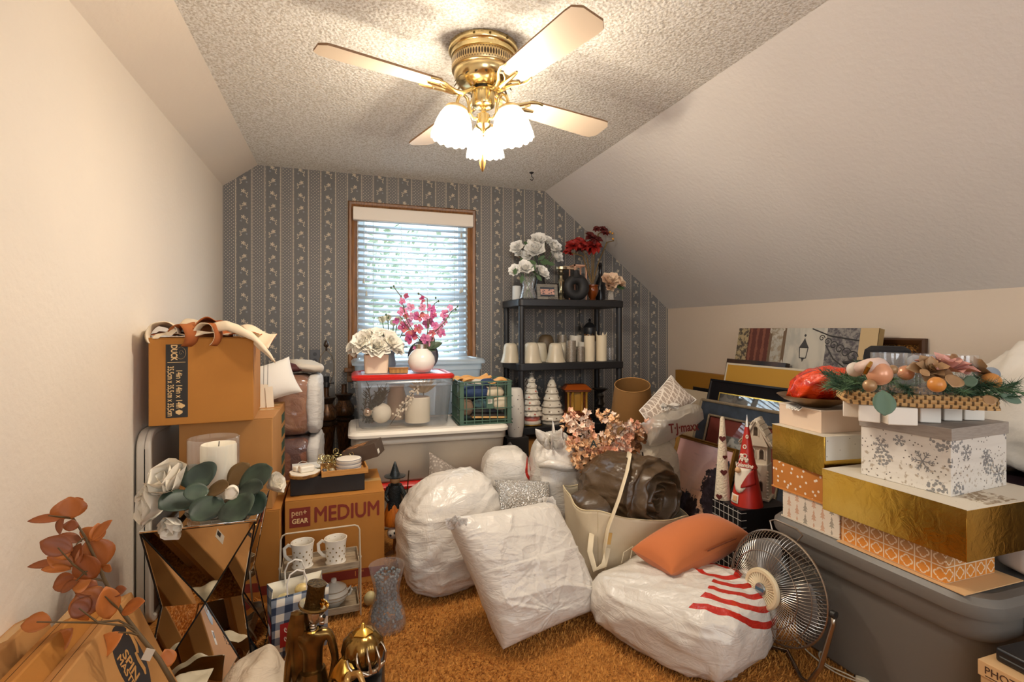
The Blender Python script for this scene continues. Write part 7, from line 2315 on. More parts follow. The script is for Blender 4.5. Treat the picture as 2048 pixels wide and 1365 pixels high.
for a, z, s in ((-.05, .265, .008), (.05, .225, .008), (.35, .31, .007)):
    obj('loop_print', MB().tube([coneP(a + s * math.cos(2 * pi * i / 14) / .03, z + s * math.sin(2 * pi * i / 14), .002) for i in range(14)], .0026, 5, closed=True), WHT, gn)
for a, z in ((-.45, .222), (.25, .205)):
    obj('heart_print', MB().ball(coneP(a - .12, z + .004, 0), .0065, 10, 8, (1, .6, 1)).ball(coneP(a + .12, z + .004, 0), .0065, 10, 8, (1, .6, 1)).ball(coneP(a, z - .004, 0), .006, 10, 8, (1, .6, 1)), WHT, gn)
tx_ = coneP(-.05, .188, .004)
text('Mi', .022, WHT, gn, coneP(-.42, .207, .003), (R(80), 0, R(-20)), shear=.3, bold=.0006)
text('Valentine', .026, WHT, gn, coneP(.02, .185, .006), (R(80), 0, R(2)), sx=.8, shear=.3, bold=.0006)
wc = thing('white_cone', 'slim white yarn cone with brown hearts beside the gnome', 'ornament', (1.702, 1.965, gz + .0006))
obj('yarn_cone', MB().lathe([(.036, 0), (.035, .006), (.010, .375), (.006, .385), (0, .386)], 28), M('yarn_white', 'e0d2b8', .9, bump=(120, .9, .008)), wc)
for a, z, s in ((-.1, .285, .017), (.35, .20, .012), (.1, .13, .017), (-.5, .016, .016)):
    r = .036 - .026 * z / .385
    m = MB()
    pts_ = [(s * .9 * (math.sin(t) ** 3), s * .058 * (13 * math.cos(t) - 5 * math.cos(2 * t) - 2 * math.cos(3 * t) - math.cos(4 * t))) for t in [2 * pi * i / 24 for i in range(24)]]
    m.prism(pts_, 0, .003, Matrix.Translation((r * math.sin(a - .6) * 1.02, -r * math.cos(a - .6) * 1.02, z)) @ Matrix.Rotation(a - .6, 4, 'Z') @ Matrix.Rotation(R(90), 4, 'X'))
    obj('heart', m, M('heart_brown', '5a1f18', .7), wc)
hs = thing('ceramic_house', 'white ceramic village house with shingled roof on the grid box', 'ceramic house', (1.872, 1.935, gz + .0006), R(-58))
CER2 = M('ceramic_house_white', 'e2d6c2', .3, bump=(40, .15, .004))
obj('house_base', MB().box(-.068, .068, -.05, .055, 0, .014), CER2, hs, bev=.004)
obj('lower_wall', MB().box(-.058, .058, -.04, .05, .012, .165), CER2, hs, bev=.004)
obj('upper_wall', MB().box(-.04, .055, -.02, .05, .16, .262), CER2, hs, bev=.004)
def roofp(m, x0, x1, y0, y1, z0, z1, flare=.012):
    n = 6
    for s in (-1, 1):
        m.grid(lambda u, v: ((x0 + x1) / 2 + s * ((x1 - x0) / 2 + flare) * (1 - v) ** 1.15, y0 + (y1 - y0) * u, z0 + (z1 - z0) * v - flare * .4 * (1 - v) ** 3), 1, n)
rf = MB(); roofp(rf, -.05, .065, -.045, .062, .252, .375)
rfo = obj('roof', rf, CER2, hs, solid=.008)
sh = None
for s in (-1, 1):
    for r_ in range(5):
        for i in range(5):
            v = (r_ + .5) / 5.4
            x = .0075 + s * (.0575 + .012) * (1 - v) ** 1.15
            y = -.040 + .096 * (i + (.5 if r_ % 2 else .0)) / 5
            z = .252 + .123 * v + .004
            if sh is None:
                sh = q = obj('shingle', MB().bx((0, 0, 0), (.022, .019, .005)), CER2, rfo, bev=.001)
            else:
                q = sh.copy(); col.objects.link(q); q.parent = rfo
            q.location, q.rotation_euler = (x + s * .006, y, z), (0, s * R(58), 0)
obj('gable', MB().prism([(-.045, .25), (.06, .25), (.0075, .36)], -.0, .006, Matrix.Translation((0, -.03, 0)) @ Matrix.Rotation(R(90), 4, 'X')), CER2, hs)
HD = M('house_opening', '4a3e30', .6)
for x, z, yy in ((-.01, .205, -.0215), (.03, .205, -.0215), (-.03, .07, -.0415), (.03, .06, -.0415), (.0075, .315, -.0365)):
    w_ = obj('window', MB().bx((x, yy, z), (.016, .003, .034)).lathe([(0, -.0015), (.008, -.0015), (.008, .0015), (0, .0015)], 14, (x, yy, z + .017), Matrix.Rotation(R(90), 3, 'X')), HD, hs)
    obj('arch_trim', MB().tube([(x - .012, yy, z - .018), (x - .012, yy, z + .017), (x - .008, yy, z + .028), (x, yy, z + .033), (x + .008, yy, z + .028), (x + .012, yy, z + .017), (x + .012, yy, z - .018)], .003, 6), CER2, w_)
pr_ = MB(); roofp(pr_, -.062, .0, -.062, -.02, .15, .21, .008)
obj('porch_roof', pr_, CER2, hs, solid=.007)
for i in range(9):
    obj('snow_bead', MB().ball((-.06, -.042, .02 + i * .0145), .006, 8, 6).ball((.06, -.042, .02 + i * .0145), .006, 8, 6), CER2, hs)

# ================================================================ grey tote and the gift boxes on it
GREYP = M('grey_tote_plastic', '6f6a63', .45, bump=(120, .06, .002))
gt = thing('grey_tote', 'big grey plastic storage tote with lid under the gift boxes', 'storage tote', (1.86, 1.245, 0), R(-90))
TWd, TDp, THt = .74, .50, .47
n_ = 6
def ringg(W, D, z, r):
    o = []
    for cx, cy, a0 in ((1, 1, 0), (-1, 1, 90), (-1, -1, 180), (1, -1, 270)):
        for k in range(n_ + 1):
            a = R(a0 + 90 * k / n_)
            o.append((cx * (W / 2 - r) + r * math.cos(a), cy * (D / 2 - r) + r * math.sin(a), z))
    return o
def loft(rings, cap0=True, cap1=True):
    K = len(rings[0])
    m = MB()
    f = [(k * K + i, k * K + (i + 1) % K, (k + 1) * K + (i + 1) % K, (k + 1) * K + i) for k in range(len(rings) - 1) for i in range(K)]
    if cap0: f.append(tuple(range(K - 1, -1, -1)))
    if cap1: f.append(tuple((len(rings) - 1) * K + i for i in range(K)))
    return m.add([p for q in rings for p in q], f)
obj('tote_body', loft([ringg(.60, .36, 0, .06), ringg(.625, .385, .015, .07), ringg(.665, .425, .34, .07), ringg(.70, .46, .345, .08), ringg(.715, .475, .36, .08), ringg(.72, .48, .43, .08)]), GREYP, gt, smooth=35)
obj('tote_lid', loft([ringg(.722, .482, .415, .08), ringg(.745, .505, .415, .09), ringg(.752, .512, .43, .09), ringg(.748, .508, .452, .09), ringg(.72, .48, .468, .085), ringg(.66, .42, .468, .07), ringg(.65, .41, .462, .065), ]), GREYP, gt, smooth=35)
obj('handle_latch', MB().bx((.377, 0, .40), (.016, .16, .09)), M('grey_latch', '504c47', .45), gt, bev=.006)
ZT = .4695
def giftbox(name, label, x0, x1, y0, y1, z0, z1, mat, lid=None, lidm=None, rz=0, ov_=.003, lh=.03):
    cx, cy = (x0 + x1) / 2, (y0 + y1) / 2
    t = thing(name, label, 'gift box', (cx, cy, z0), rz)
    a, b, hh = (x1 - x0) / 2, (y1 - y0) / 2, z1 - z0
    obj('box_body', MB().box(-a, a, -b, b, 0, hh - (.003 if lid else 0)), mat, t, bev=.0012)
    if lid:
        obj('box_lid', MB().box(-a - ov_, a + ov_, -b - ov_, b + ov_, hh - lh, hh), lidm, t, bev=.0012)
    return t
def treesm(h):
    x, y, z = h.xyz()
    p = .036
    fu, fz = (y / p).fr() - .5, ((z + ((y / p).floor().mod(2)) * .02) / .046).fr()
    w_ = (1 - ((fz * 3).fr()) * .6) * (1 - fz) * .42
    tr = (fu.abs() < w_) * (fz > .12) * (fz < .92)
    tr = tr.max((fu.abs() < .04) * (fz < .14))
    c = h.mix(tr, 'e4d8c6', h.mix(((y / p).floor().mod(3) < 1), 'd0a88c', 'a39a8a'))
    h.set('Base Color', c)
treeb = giftbox('patterned_gift_box', 'cream gift box printed with little peach and grey trees', 1.635, 1.86, 1.315, 1.555, ZT, .573, M('tree_print', 'e4d8c6', .6, fn=treesm), rz=R(0))
obj('lid_lip', MB().box(-.1165, -.1135, -.124, .124, -.0002, .006), M('box_lip', 'e0d2be', .6), treeb)
def latt(h):
    x, y, z = h.xyz()
    s = y + x
    u, v = (s / .046).fr() - .5, ((z) / .046).fr() - .5
    a, b = u.abs(), v.abs()
    ring = (((a - .2).pow(2) + b * b).sqrt() - .16).abs().min(((b - .2).pow(2) + a * a).sqrt()._m('SUBTRACT', .16).abs()) < .045
    ring = ring * ((a.max(b)) > .2)
    cross = ((a < .06) * (b < .27)).max((b < .06) * (a < .27))
    line = (a > .46).max(b > .46) 
    h.set('Base Color', h.mix(ring.max(line), h.mix(cross * 0 + z.step(.03, .075), 'd98a34', 'b98c5c'), 'e8d2b4'))
latb = giftbox('patterned_gift_box', 'orange gift box with white lattice print under the long gold one', 1.63, 1.845, .985, 1.305, ZT + .004, .575, M('lattice_orange', 'd98a34', .6, fn=latt))
PEN = M('peach_envelope', 'e0b27c', .7)
env = thing('peach_envelope', 'flat peach envelope lying under the lattice gift box', 'envelope', (1.74, 1.13, ZT))
obj('sheet', MB().box(-.125, .13, -.20, .18, 0, .003), PEN, env)
def foil(h):
    n = h.noise(24, 4, rough=.6, dist=.8)
    h.bump(n * .6 + h.noise(5, 2) * .8, .16, .01)
    h.set('Base Color', h.mix(h.noise(5, 3).step(.35, .65), 'cfa848', 'd8b65c'))
    h.set('Roughness', h.noise(6, 2) * .2 + .10)
FOIL = M('gold_foil', 'b98f34', .22, 1, fn=foil)
LINW = M('linen_white', 'ddd2bf', .7, fn=lambda h: h.set('Base Color', h.mix(h.vor(45).step(.05, .1), 'b9ae9c', 'ddd2bf')))
glb = giftbox('gold_gift_box', 'long shiny gold foil gift box with cream lid under the snowflake box', 1.58, 1.985, .905, 1.335, .5755, .7145, FOIL)
obj('lid_face', MB().box(-.203, .203, -.2155, .2155, .139, .1405), LINW, glb)
obj('lid_print', MB().box(-.10, .03, -.205, -.06, .1405, .1412), M('feather_print', 'b8a88c', .7, fn=lambda h: h.set('Base Color', h.mix(h.noise(60, 5, dist=1).step(.45, .55), '9a8468', 'dcd0bb'))), glb)
obj('foil_fold', MB().box(-.2035, -.2024, -.2155, .2155, .118, .1405), FOIL, glb)
starb = giftbox('patterned_gift_box', 'kraft gift box scattered with white stars, under the gold one', 1.632, 1.86, 1.335, 1.60, .5737, .678, M('star_print', 'c07a32', .65, fn=lambda h: h.set('Base Color', h.mix(h.vor(34, vec=h.vec(h.xyz()[1], h.xyz()[2], 0)).step(.13, .18), 'ece2d4', 'c07a32'))))
obj('lid_lip', MB().box(-.118, -.1145, -.136, .136, -.0002, .005), M('box_lip_orange', 'cf8a44', .6), starb)
gob = giftbox('gold_gift_box', 'shorter gold foil gift box with white sides, under the blush box', 1.628, 1.90, 1.343, 1.60, .6785, .818, FOIL, rz=R(-6))
obj('lid_face', MB().box(-.137, .137, -.1295, .1295, .139, .1405), LINW, gob)
obj('white_panel', MB().box(-.13, .137, -.1298, -.1286, .055, .1395), M('panel_dots', 'd8d4ca', .6, fn=lambda h: h.set('Base Color', h.mix(h.vor(50).step(.08, .12), '8a8478', 'd8d4ca'))), gob)
wbx = giftbox('blush_gift_box', 'plain blush white gift box with tissue poking out, beneath the bowl', 1.665, 1.90, 1.39, 1.60, .8192, .903, M('blush_paper', 'e6cdb4', .6), True, M('blush_lid', 'e8d6c2', .6), R(-6), .002, .006)
ts_ = MB()
for k in range(5):
    patch(ts_, (-.118, -.02 + .012 * k, .082), (-.7, .1 * (k - 2), -.4), (-1, 0, .4), .03, .03, .3, .1, 4)
obj('tissue', ts_, CLOTHW, wbx, smooth=180, solid=.001)
# snowflake box
def snow(h):
    x, y, z = h.xyz()
    s = y + x * .98
    vv = h.vec(s, z, 0)
    v1 = h.vor(7, vec=vv)
    vd = h.vor(52, vec=vv)
    n = h.noise(70, 5)
    c = h.mix(h.noise(3, 3, st=(1, 1, 12)).step(.4, .7) * .3, 'e2dcd2', 'c4bcb0')
    c = h.mix(n.step(.55, .66) * (z < .085) * .7, c, '9a8568')
    c = h.mix(vd.step(.10, .13), h.mix(h.noise(11, 2).step(.48, .5), c, '6e665e'), c)
    c = h.mix((v1 < .20) * (((h.vor(90, vec=vv)) < .42)), c, '8c8a88')
    h.set('Base Color', c)
snb = giftbox('snowflake_box', 'white gift box printed with grey snowflakes and a taupe lid', 1.652, 1.94, 1.0, 1.255, .7165, .913, M('snow_print', 'e2dcd2', .6, fn=snow), True, M('taupe_lid', 'a49a90', .6, var=(30, '8f857b', .6, (1, 1, 8))), R(4), .004, .036)
SFL = M('snowflake_grey', '8a8886', .5)
def flake(r, y, z, face='x'):
    m = MB()
    for k in range(6):
        a = k * pi / 3
        d = V((0, math.cos(a), math.sin(a)))
        e = V((0, -math.sin(a), math.cos(a)))
        m.tube([V((0, 0, 0)), d * r], .0016, 4)
        for f in (.45, .72):
            for s in (-1, 1):
                m.tube([d * r * f, d * r * (f + .22) + e * s * r * .22], .0013, 4)
    o = obj('snowflake', m, SFL, snb, loc=((-.1445 if face == 'x' else y), (y if face == 'x' else -.128), z), rot=(0, 0, 0 if face == 'x' else R(90)))
    o.scale = (.3, 1, 1) 
for r, y, z in ((.032, -.055, .085), (.024, .065, .11), (.018, .01, .135)):
    flake(r, y, z)
for r, x, z in ((.026, -.07, .12), (.022, .03, .10), (.03, .10, .04)):
    flake(r, x, z, 'y')
# white tealight blocks
WBL = M('block_white', 'ece6da', .5)
wbl0 = None
for k, (px_, py_, zz, ww, dd_, rz_, lab) in enumerate(((1716, 836, .9145, .05, .05, -.2, 'white block closest to the orange parcel'), (1752, 846, .9145, .055, .05, -.3, 'white block under the hanging round leaf'), (1812, 852, .9145, .078, .05, .5, 'white block sticking out furthest, the widest'), (1868, 847, .9145, .055, .05, .5, 'white block just after the widest one'), (1912, 843, .9145, .05, .05, .6, 'white block in the middle of the lid edge'), (1955, 842, .9145, .055, .05, .6, 'white block nearest the white comforter'))):
    p_ = at(px_, py_, Z=zz)
    q = p_ + V((SA, CA, 0)) * .028
    t = thing('tealight_block', lab + ' under the woven tray', 'block', (q.x, q.y, zz), -YAW - .5 + rz_ * .5, 'white blocks under the woven tray')
    obj('block', MB().box(-ww / 2, ww / 2, -dd_ / 2, dd_ / 2, 0, .052), WBL, t, bev=.003)
    obj('hole', MB().lathe([(0, .0521), (.016, .0521), (.016, .0525), (0, .0525)], 16), M('block_hole', 'b5aca0', .6), t)

# ---------------------------------------------------------------- woven tray centrepiece
wt_ = thing('wreath_tray', 'woven tray centrepiece with pine, pink magnolia and baubles', 'centrepiece', (1.70, 1.125, .968), R(-42))
WEA = M('seagrass', 'b08a58', .8, fn=lambda h: (h.set('Base Color', h.mix((((h.xyz()[0] / .02 + (h.xyz()[2] / .012).floor() * .5).fr()) < .3), 'c29a64', '5e4526'))))
tl2, tw2 = .185, .115
for r_ in range(3):
    pr = []
    for i in range(60):
        a = 2 * pi * i / 60
        pr.append((tl2 * spow(math.cos(a), .4), tw2 * spow(math.sin(a), .4), .008 + .012 * r_ + .002 * math.sin(i * 2.2)))
    obj('woven_band', MB().tube(pr, .008, 8, closed=True), WEA, wt_, smooth=180)
obj('tray_floor', MB().rbox(2 * tl2, 2 * tw2, .006, .03), WEA, wt_)
PIN = [M('pine_green', '33523a', .7), M('pine_light', '5a7a54', .7)]
g = random.Random(31)
for k in range(84):
    a = 2 * pi * k / 42
    rf_ = .96 if k < 42 else .66
    b = V((tl2 * rf_ * spow(math.cos(a), .5), tw2 * rf_ * .95 * spow(math.sin(a), .5), .036 + g.uniform(0, .03)))
    dr = V((math.cos(a) * .9 + g.uniform(-.5, .5), math.sin(a) * .9 + g.uniform(-.4, .4), g.uniform(-.15, .5))).normalized()
    Ls = g.uniform(.045, .075)
    m = MB().tube([b, b + dr * Ls], .0018, 4)
    for i in range(60):
        q = b + dr * Ls * (i / 60)
        nd = (dr * .8 + V((g.gauss(0, .6), g.gauss(0, .6), g.gauss(0, .6)))).normalized()
        sd = nd.orthogonal().normalized() * .0013
        m.add([q - sd, q + sd, q + nd * g.uniform(.026, .042)], [(0, 1, 2)])
    obj('pine_sprig', m, PIN[k % 3 == 0], wt_, smooth=0)
wl = V(wt_.location)
inv = Matrix.Rotation(R(42), 3, 'Z')
def c9(x, y): return 1660 + x / 5.278, 660 + y / 5.278
def wp(x, y, d): return inv @ (at(*c9(x, y), d=d) - wl)
PNK = [M('magnolia_pink', 'd8a090', .65, var=(14, 'c98a80', .6)), M('pearl_peach', 'd99c78', .3, .2), M('bauble_orange', 'c9843c', .35), M('ribbon_grey', 'cfc4b8', .5), M('bronze_leaf', 'a5825c', .4, .3), M('sage_leaf', '5e7660', .6), M('grey_blue', '8a929c', .5)]
for x, y, r, mt, d, lab in ((520, 465, .033, 1, 1.46, 'bauble'), (1125, 580, .021, 2, 1.38, 'bauble'), (1700, 545, .024, 2, 1.46, 'bauble'), (800, 455, .022, 1, 1.52, 'bauble'), (420, 590, .018, 4, 1.45, 'bauble'), (1700, 470, .022, 6, 1.56, 'bauble'), (660, 420, .014, 4, 1.50, 'bauble'), (1090, 390, .016, 2, 1.55, 'bauble'), (260, 420, .022, 3, 1.55, 'bauble'), (1060, 330, .020, 6, 1.62, 'bauble'), (900, 340, .022, 6, 1.62, 'bauble')):
    obj(lab, MB().ball(wp(x, y, d), r, 18, 12), PNK[mt], wt_, smooth=180)
for x, y, r, mt, ax_, d in ((1230, 400, .055, 0, (0, -.3, 1), 1.47), (1060, 430, .042, 4, (-.4, -.6, .5), 1.46), (1540, 430, .045, 4, (.4, -.5, .6), 1.50)):
    m = MB()
    bloom(m, wp(x, y, d), inv @ V(ax_), r, ((15, 4, .7), (45, 5, .95), (75, 6, 1.1)), .75, .3, -.05, int(x))
    obj('magnolia', m, PNK[mt], wt_, smooth=180)
for (b, e, wd, mt, d) in (((560, 640), (570, 910), .055, 5, 1.40), ((1320, 480), (1290, 610), .045, 4, 1.40), ((1790, 680), (2015, 775), .024, 5, 1.44), ((1330, 370), (1270, 250), .026, 4, 1.50), ((1400, 560), (1560, 530), .032, 5, 1.44), ((1560, 400), (1650, 380), .022, 4, 1.5), ((1640, 690), (1720, 800), .03, 4, 1.40), ((950, 420), (1050, 490), .02, 4, 1.45), ((1380, 430), (1500, 410), .03, 0, 1.46)):
    b_, e_ = wp(*b, d), wp(*e, d - .02)
    m = MB(); patch(m, b_, e_ - b_, inv @ V((-.6, -.75, .25)), (e_ - b_).length, wd, .12, .06, 8, .52, 4, .6)
    obj('leaf', m, PNK[mt], wt_, smooth=180, solid=.001)
obj('ribbon', MB().tube([wp(330, 400, 1.50), wp(420, 380, 1.46), wp(500, 370, 1.47), wp(560, 390, 1.50)], [.022, .026, .026, .018], 10, flat=.8), M('ribbon_blush', 'd8bcae', .5), wt_, smooth=180)
obj('ribbon_edge', MB().tube([wp(370, 460, 1.445), wp(400, 400, 1.432), wp(430, 350, 1.45)], .006, 6), GOLDM, wt_)
for k, (xc, d) in enumerate(((620, 1.57), (985, 1.545), (1350, 1.52))):
    c = wp(xc, 420, d)
    gl = thing('glass_cup', ('clear glass candle cup at the parcel end of the woven tray', 'middle clear glass candle cup on the woven tray', 'clear glass candle cup at the comforter end of the woven tray')[k], 'candle cup', at(*c9(xc, 420), d=d) * 1, 0, 'glass cups in the woven tray')
    gl.location.z = .976
    zt_ = at(*c9(xc, 248 + 12 * k), d=d - .03).z - .976
    obj('glass', MB().shell([(.001, .003), (.045, .003), (.047, .01), (.047, zt_), (.045, zt_), (.044, .012), (.001, .010)], 36), GLASS, gl)

# ---------------------------------------------------------------- gold bowl with orange parcel
pb_ = at(1655, 800, d=1.80)
bw = thing('gold_bowl', 'shallow gold bowl on the blush gift box', 'bowl', (1.735, 1.495, .9038))
obj('bowl', MB().shell([(.001, .004), (.05, .004), (.055, .0), (.06, .004), (.11, .022), (.135, .040), (.132, .041), (.105, .026), (.05, .009), (.001, .009)], 44), M('bowl_gold', '7a5a2c', .3, .7), bw)
orr = thing('orange_parcel', 'glossy orange cellophane parcel of sweets lying in the gold bowl', 'parcel', (1.725, 1.50, .914))
ORC_ = M('orange_film', 'e03a12', .22, fn=lambda h: (h.set('Base Color', h.mix(h.noise(16, 4, dist=1).step(.4, .65), 'e8481a', 'b81e0c')), h.bump(h.noise(22, 5, dist=1.5), .7, .012)), coat=.4)
obj('film', blob(.23, .19, .145, .75, .8, 60, 40, lambda p: crinkle(p, 14, .018, 141), lambda p: V((p.x + p.z * .5, p.y - p.z * .3, p.z))), ORC_, orr, smooth=180, rot=(0, 0, R(-40)))
fr2 = MB()
for k in range(14):
    patch(fr2, (.075 + .03 * math.sin(k * 2), -.06 - .03 * math.cos(k * 1.7), .05 + .004 * k), (.8, -.5 + .1 * math.sin(k), .3 * math.cos(k)), (0, 0, 1), .04, .012, .2, .1, 3)
obj('film_frill', fr2, M('orange_fringe_film', 'e08a1e', .35), orr, smooth=180)

# ---------------------------------------------------------------- behind: bins, hat, comforter
db = tote('dark plum storage bin behind the grey tote', (2.485, .60, 0), 0, .60, .80, .66, M('plum_plastic', '2e2226', .45), M('plum_lid', '38282c', .45))
tag(obj('white_comforter', blob(.56, .66, .455, .6, .65, 90, 70, lambda p: crinkle(p, 5, .05, 151) + .012 * ridge(p, 9, (1, 1, 1), 4), lambda p: V((p.x, p.y, p.z * (1 + .12 * math.sin(p.y * 8 + 1))))), M('comforter_white', 'ded6ca', .9, bump=(24, .35, .01)), loc=(2.535, 1.03, .663), smooth=180), 'billowing white comforter heaped on the dark bin', 'comforter')
hat = thing('black_hat', 'black felt hat lying behind the wreath tray', 'hat', (2.27, 1.60, 1.042), rot=(0, 0, 0))
FEL = M('black_felt', '1b191b', .9, bump=(160, .3, .003))
obj('brim', MB().lathe([(.0, 0), (.17, .0), (.175, .008), (.15, .012), (.08, .012)], 40, wob=lambda a, k: 1 + .04 * math.sin(2 * a)), FEL, hat)
obj('crown', MB().lathe([(.085, .01), (.088, .03), (.082, .065), (.06, .082), (0, .078)], 36), FEL, hat)
tag(obj('dark_hamper', MB().lathe([(.12, 0), (.13, .01), (.14, 1.03), (.13, 1.035), (0, 1.035)], 30), M('hamper_dark', '26222a', .7), loc=(2.27, 1.585, .002)), 'slim dark hamper under the black hat', 'hamper')
bst = [('green ring binder on the dark bin beside the long gold box', '2c4038', .662), ('pale yellow folder on the green binder', 'c9b068', .694), ('grey plastic folder on top of the binder stack', '8a8f90', .708)]
for k, (lab, c, z) in enumerate(bst):
    tag(obj(('ring_binder', 'paper_folder', 'plastic_folder')[k], MB().box(-.11, .13, -.13, .13, 0, (.030, .012, .012)[k]), M('folder_' + c, c, .45), loc=(2.12 + .02 * k, .79, z), rot=(0, 0, -.25 + .12 * k), bev=.003), lab, 'folder')
# nappy pack
dp = thing('diaper_pack', 'white and purple plastic pack with a red oval numbered 3', 'package', (1.985, .945, ZT + .0005), R(-20))
obj('pack', blob(.19, .13, .10, .4, .45, 40, 26, lambda p: crinkle(p, 9, .005, 171)), M('pack_white_purple', 'e6e0dc', .3, fn=lambda h: h.set('Base Color', h.mix(h.xyz()[0].step(.02, .035), 'e6e0dc', '6a5a80'))), dp, smooth=180)
ro = obj('red_oval', MB().lathe([(0, 0), (.034, 0), (.034, .001), (0, .001)], 28, (.012, -.0665, .048), Matrix.Rotation(R(90), 3, 'X')), M('oval_red', 'a01820', .4), dp)
text('3', .045, WHT, ro, (.012, -.069, .048), (R(90), 0, 0), bold=.0012)

# ---------------------------------------------------------------- photo box and dark case, near corner
pvb = thing('photo_box', 'tan photo storage box lettered PHOTO & VIDEO in the near corner', 'storage box', (1.54, .852, 0))
PBX = M('photo_box_paper', 'c9a070', .7, var=(26, 'b58a58', .6, (6, 6, .3)))
obj('box_body', MB().box(0, .30, -.42, .0, 0, .357), PBX, pvb, bev=.001)
pl_ = obj('box_lid', MB().box(-.004, .304, -.424, .004, .322, .36), M('photo_lid_paper', 'd2a876', .7), pvb, bev=.001)
text('PHOTO & VIDEO', .026, M('photo_ink', '4a3020', .6), pl_, (-.0046, -.010, .341), (R(90), 0, R(-90)), align='LEFT', sx=.95)
obj('print_line', MB().box(-.0046, -.004, -.42, -.012, .326, .328), MATS['photo_ink'], pl_)
obj('label_holder', MB().box(-.0036, 0, -.30, -.06, .25, .30), M('photo_label', 'b08a5c', .6), pvb)
dc = thing('black_case', 'black plastic case lying on the photo box', 'case', (1.57, .838, .3606), R(-3))
obj('shell', MB().box(0, .26, -.36, 0, 0, .035), BLK, dc, bev=.006)
obj('edge_line', MB().box(-.0006, 0, -.35, -.01, .014, .017), M('case_edge', '5a6266', .4), dc)

# ================================================================ chrome floor fan
ff = thing('floor_fan', 'round chrome wire floor fan with cream hub on a tube stand', 'fan', (1.50, 1.455, .262), R(6))
CHR = M('chrome_wire', 'a49b90', .3, .95)
CRMP = M('cream_plastic', 'd8c6a2', .5)
FM = Matrix.Rotation(R(6), 4, 'Y') @ Matrix.Rotation(R(-90), 4, 'Y')        # local z (facing) -> -x, a little upward
FR = .192
def fpt(r, a, z): return FM @ V((r * math.cos(a), r * math.sin(a), z))
def gw(sgn, n, r0, zs):
    m = MB()
    for i in range(n):
        a = 2 * pi * i / n
        m.tube([fpt(r, a, z) for r, z in zs], .0011, 4)
    return m
obj('front_grille', gw(1, 88, .06, [(.062, .070), (.10, .068), (.15, .052), (.18, .024), (FR, .002)]), CHR, ff)
obj('rear_grille', gw(-1, 72, .05, [(.05, -.075), (.11, -.070), (.16, -.048), (.185, -.02), (FR, .0)]), CHR, ff)
for r_, z_, th in ((FR, .0, .0042), (.128, .0615, .0016), (.165, .041, .0014), (.13, -.064, .0014)):
    obj('guard_ring', MB().tube([fpt(r_, 2 * pi * i / 60, z_) for i in range(60)], th, 6, closed=True), CHR, ff)
F3 = FM.to_3x3()
hb_ = obj('hub_disc', MB().lathe([(.0, .066), (.066, .066), (.070, .070), (.070, .078), (.066, .083), (.056, .084), (.054, .078), (0, .076)], 44, (0, 0, 0), F3), CRMP, ff)
fin = MB()
for i in range(32):
    a = 2 * pi * i / 32
    fin.T = FM @ Matrix.Rotation(a, 4, 'Z') @ Matrix.Translation((.038, 0, .080)) @ Matrix.Rotation(R(35), 4, 'X')
    fin.box(-.017, .017, -.0028, .0028, -.001, .001)
obj('hub_fins', fin, M('cream_fin', 'e2d2b0', .5), hb_)
obj('badge', MB().lathe([(0, .08), (.020, .08), (.021, .084), (.019, .087), (0, .088)], 28, (0, 0, 0), F3), M('badge_silver', '9aa0a2', .25, .8), hb_)
bg_ = MB(); bg_.T = FM; bg_.box(-.005, .005, -.016, .016, .088, .0886)
obj('badge_bar', bg_, M('badge_blue', '3a5a70', .4), hb_)
bl_ = None
for k in range(3):
    a0 = 2 * pi * k / 3 + .5
    m = MB().grid(lambda u, v: fpt(.03 + .135 * v, a0 + (u - .5) * (1.5 - .5 * v), .012 + .03 * (u - .5)), 10, 6)
    obj('blade', m, M('fan_blade_grey', '6e6a66', .55), ff, smooth=180, solid=.002)
obj('motor', MB().lathe([(0, -.072), (.045, -.072), (.052, -.06), (.052, -.0), (.03, .012), (.012, .05), (0, .05)], 28, (0, 0, 0), F3), M('motor_grey', '5c5852', .4, .3), ff)
obj('handle', MB().tube([fpt(.19, R(12), -.01), fpt(.225, R(14), -.012), fpt(.232, R(8), -.012), fpt(.232, R(-14), -.012), fpt(.225, R(-20), -.012), fpt(.19, R(-18), -.01)], .003, 8), CHR, ff)
TUB = M('chrome_tube', 'a89c8c', .18, .95)
for s in (-1, 1):
    pv = V((.01, s * .198, .0))
    obj('pivot_knob', MB().lathe([(0, 0), (.013, 0), (.013, .014), (0, .016)], 14, pv, Matrix.Rotation(R(-90 * s), 3, 'X')), M('knob_black', '25221f', .5), ff)
obj('stand_tube', MB().tube([(.01, -.204, .0), (.006, -.206, -.03), (-.02, -.18, -.18), (-.035, -.15, -.245), (-.03, -.12, -.252), (.06, .0, -.252), (-.03, .12, -.252), (-.035, .15, -.245), (-.02, .18, -.18), (.006, .206, -.03), (.01, .204, 0)], .0085, 10), TUB, ff, smooth=180)
cdp = lambda pts, z=.016: [at(x, y, Z=z) for x, y in pts]
CWHT = M('cord_cream', 'd8ccb4', .5)
fc = thing('fan_cord', 'cream flat electric cord coiled in loops on the carpet by the fan', 'cord', (1.55, 1.25, 0))
o0 = V((1.55, 1.25, 0))
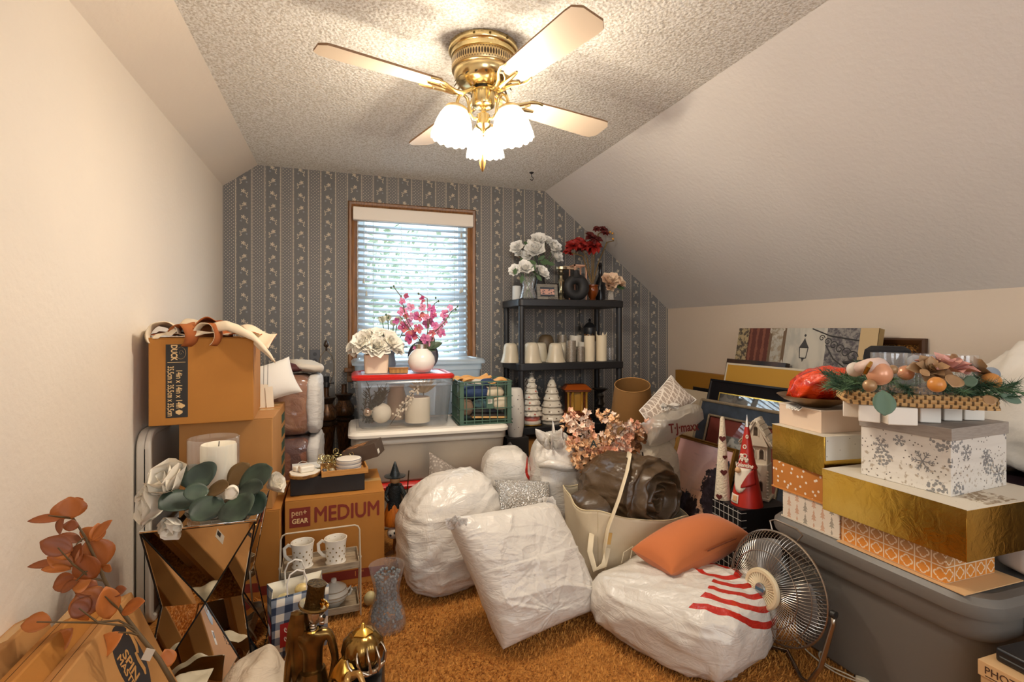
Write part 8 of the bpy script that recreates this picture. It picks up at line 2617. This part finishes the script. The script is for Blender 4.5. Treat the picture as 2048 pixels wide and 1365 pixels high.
for pts_ in ([(1585, 1272), (1620, 1308), (1670, 1345), (1735, 1372), (1790, 1400)], [(1650, 1265), (1668, 1262), (1700, 1290), (1720, 1330), (1745, 1368), (1765, 1400)], [(1650, 1265), (1648, 1280), (1680, 1300), (1730, 1322), (1765, 1350), (1790, 1375), (1800, 1400)],
             [(1680, 1268), (1688, 1290), (1682, 1308), (1640, 1305), (1650, 1328), (1700, 1352), (1750, 1380)], [(1668, 1262), (1684, 1272), (1690, 1300), (1740, 1335), (1780, 1365), (1790, 1400)]):
    P3 = cdp(pts_)
    fine = []
    for i in range(len(P3) - 1):
        for j in range(6):
            t = j / 6
            a, b, c, d = P3[max(i - 1, 0)], P3[i], P3[i + 1], P3[min(i + 2, len(P3) - 1)]
            fine.append(.5 * ((2 * b) + (c - a) * t + (2 * a - 5 * b + 4 * c - d) * t * t + (3 * b - a - 3 * c + d) * t ** 3) - o0)
    obj('cord_loop', MB().tube(fine, .0035, 6, flat=.6), CWHT, fc, smooth=180)
p_ = at(1725, 1362, Z=.02) - o0
obj('inline_switch', MB().bx(p_, (.022, .04, .016), (0, 0, .6)), CWHT, fc, bev=.004)


# ---------------------------------------------------------------- turn the lettering into plain meshes
bpy.context.view_layer.update()
dg_ = bpy.context.evaluated_depsgraph_get()
for o, bold in FONTOBJS:
    me = bpy.data.meshes.new_from_object(o.evaluated_get(dg_))
    if bold:                                        # heavier strokes: the same outline laid down again a hair to each side
        vs_, fs_ = [v.co.copy() for v in me.vertices], [tuple(q.vertices) for q in me.polygons]
        mt_, nv = me.materials[0], len(vs_)
        offs = ((0, 0), (bold * 1.6, 0), (-bold * 1.6, 0), (0, bold * 1.4), (0, -bold * 1.4))
        me = bpy.data.meshes.new(o.name)
        me.from_pydata([(v.x + a, v.y + b, v.z + .00004 * k) for k, (a, b) in enumerate(offs) for v in vs_], [], [tuple(i + nv * k for i in f) for k in range(len(offs)) for f in fs_])
        me.materials.append(mt_)
    n, par, l_, r_, s_ = o.name.split('.')[0], o.parent, o.location.copy(), o.rotation_euler.copy(), o.scale.copy()
    bpy.data.objects.remove(o)
    q = bpy.data.objects.new(n, me)
    col.objects.link(q)
    q.parent, q.location, q.rotation_euler, q.scale = par, l_, r_, s_
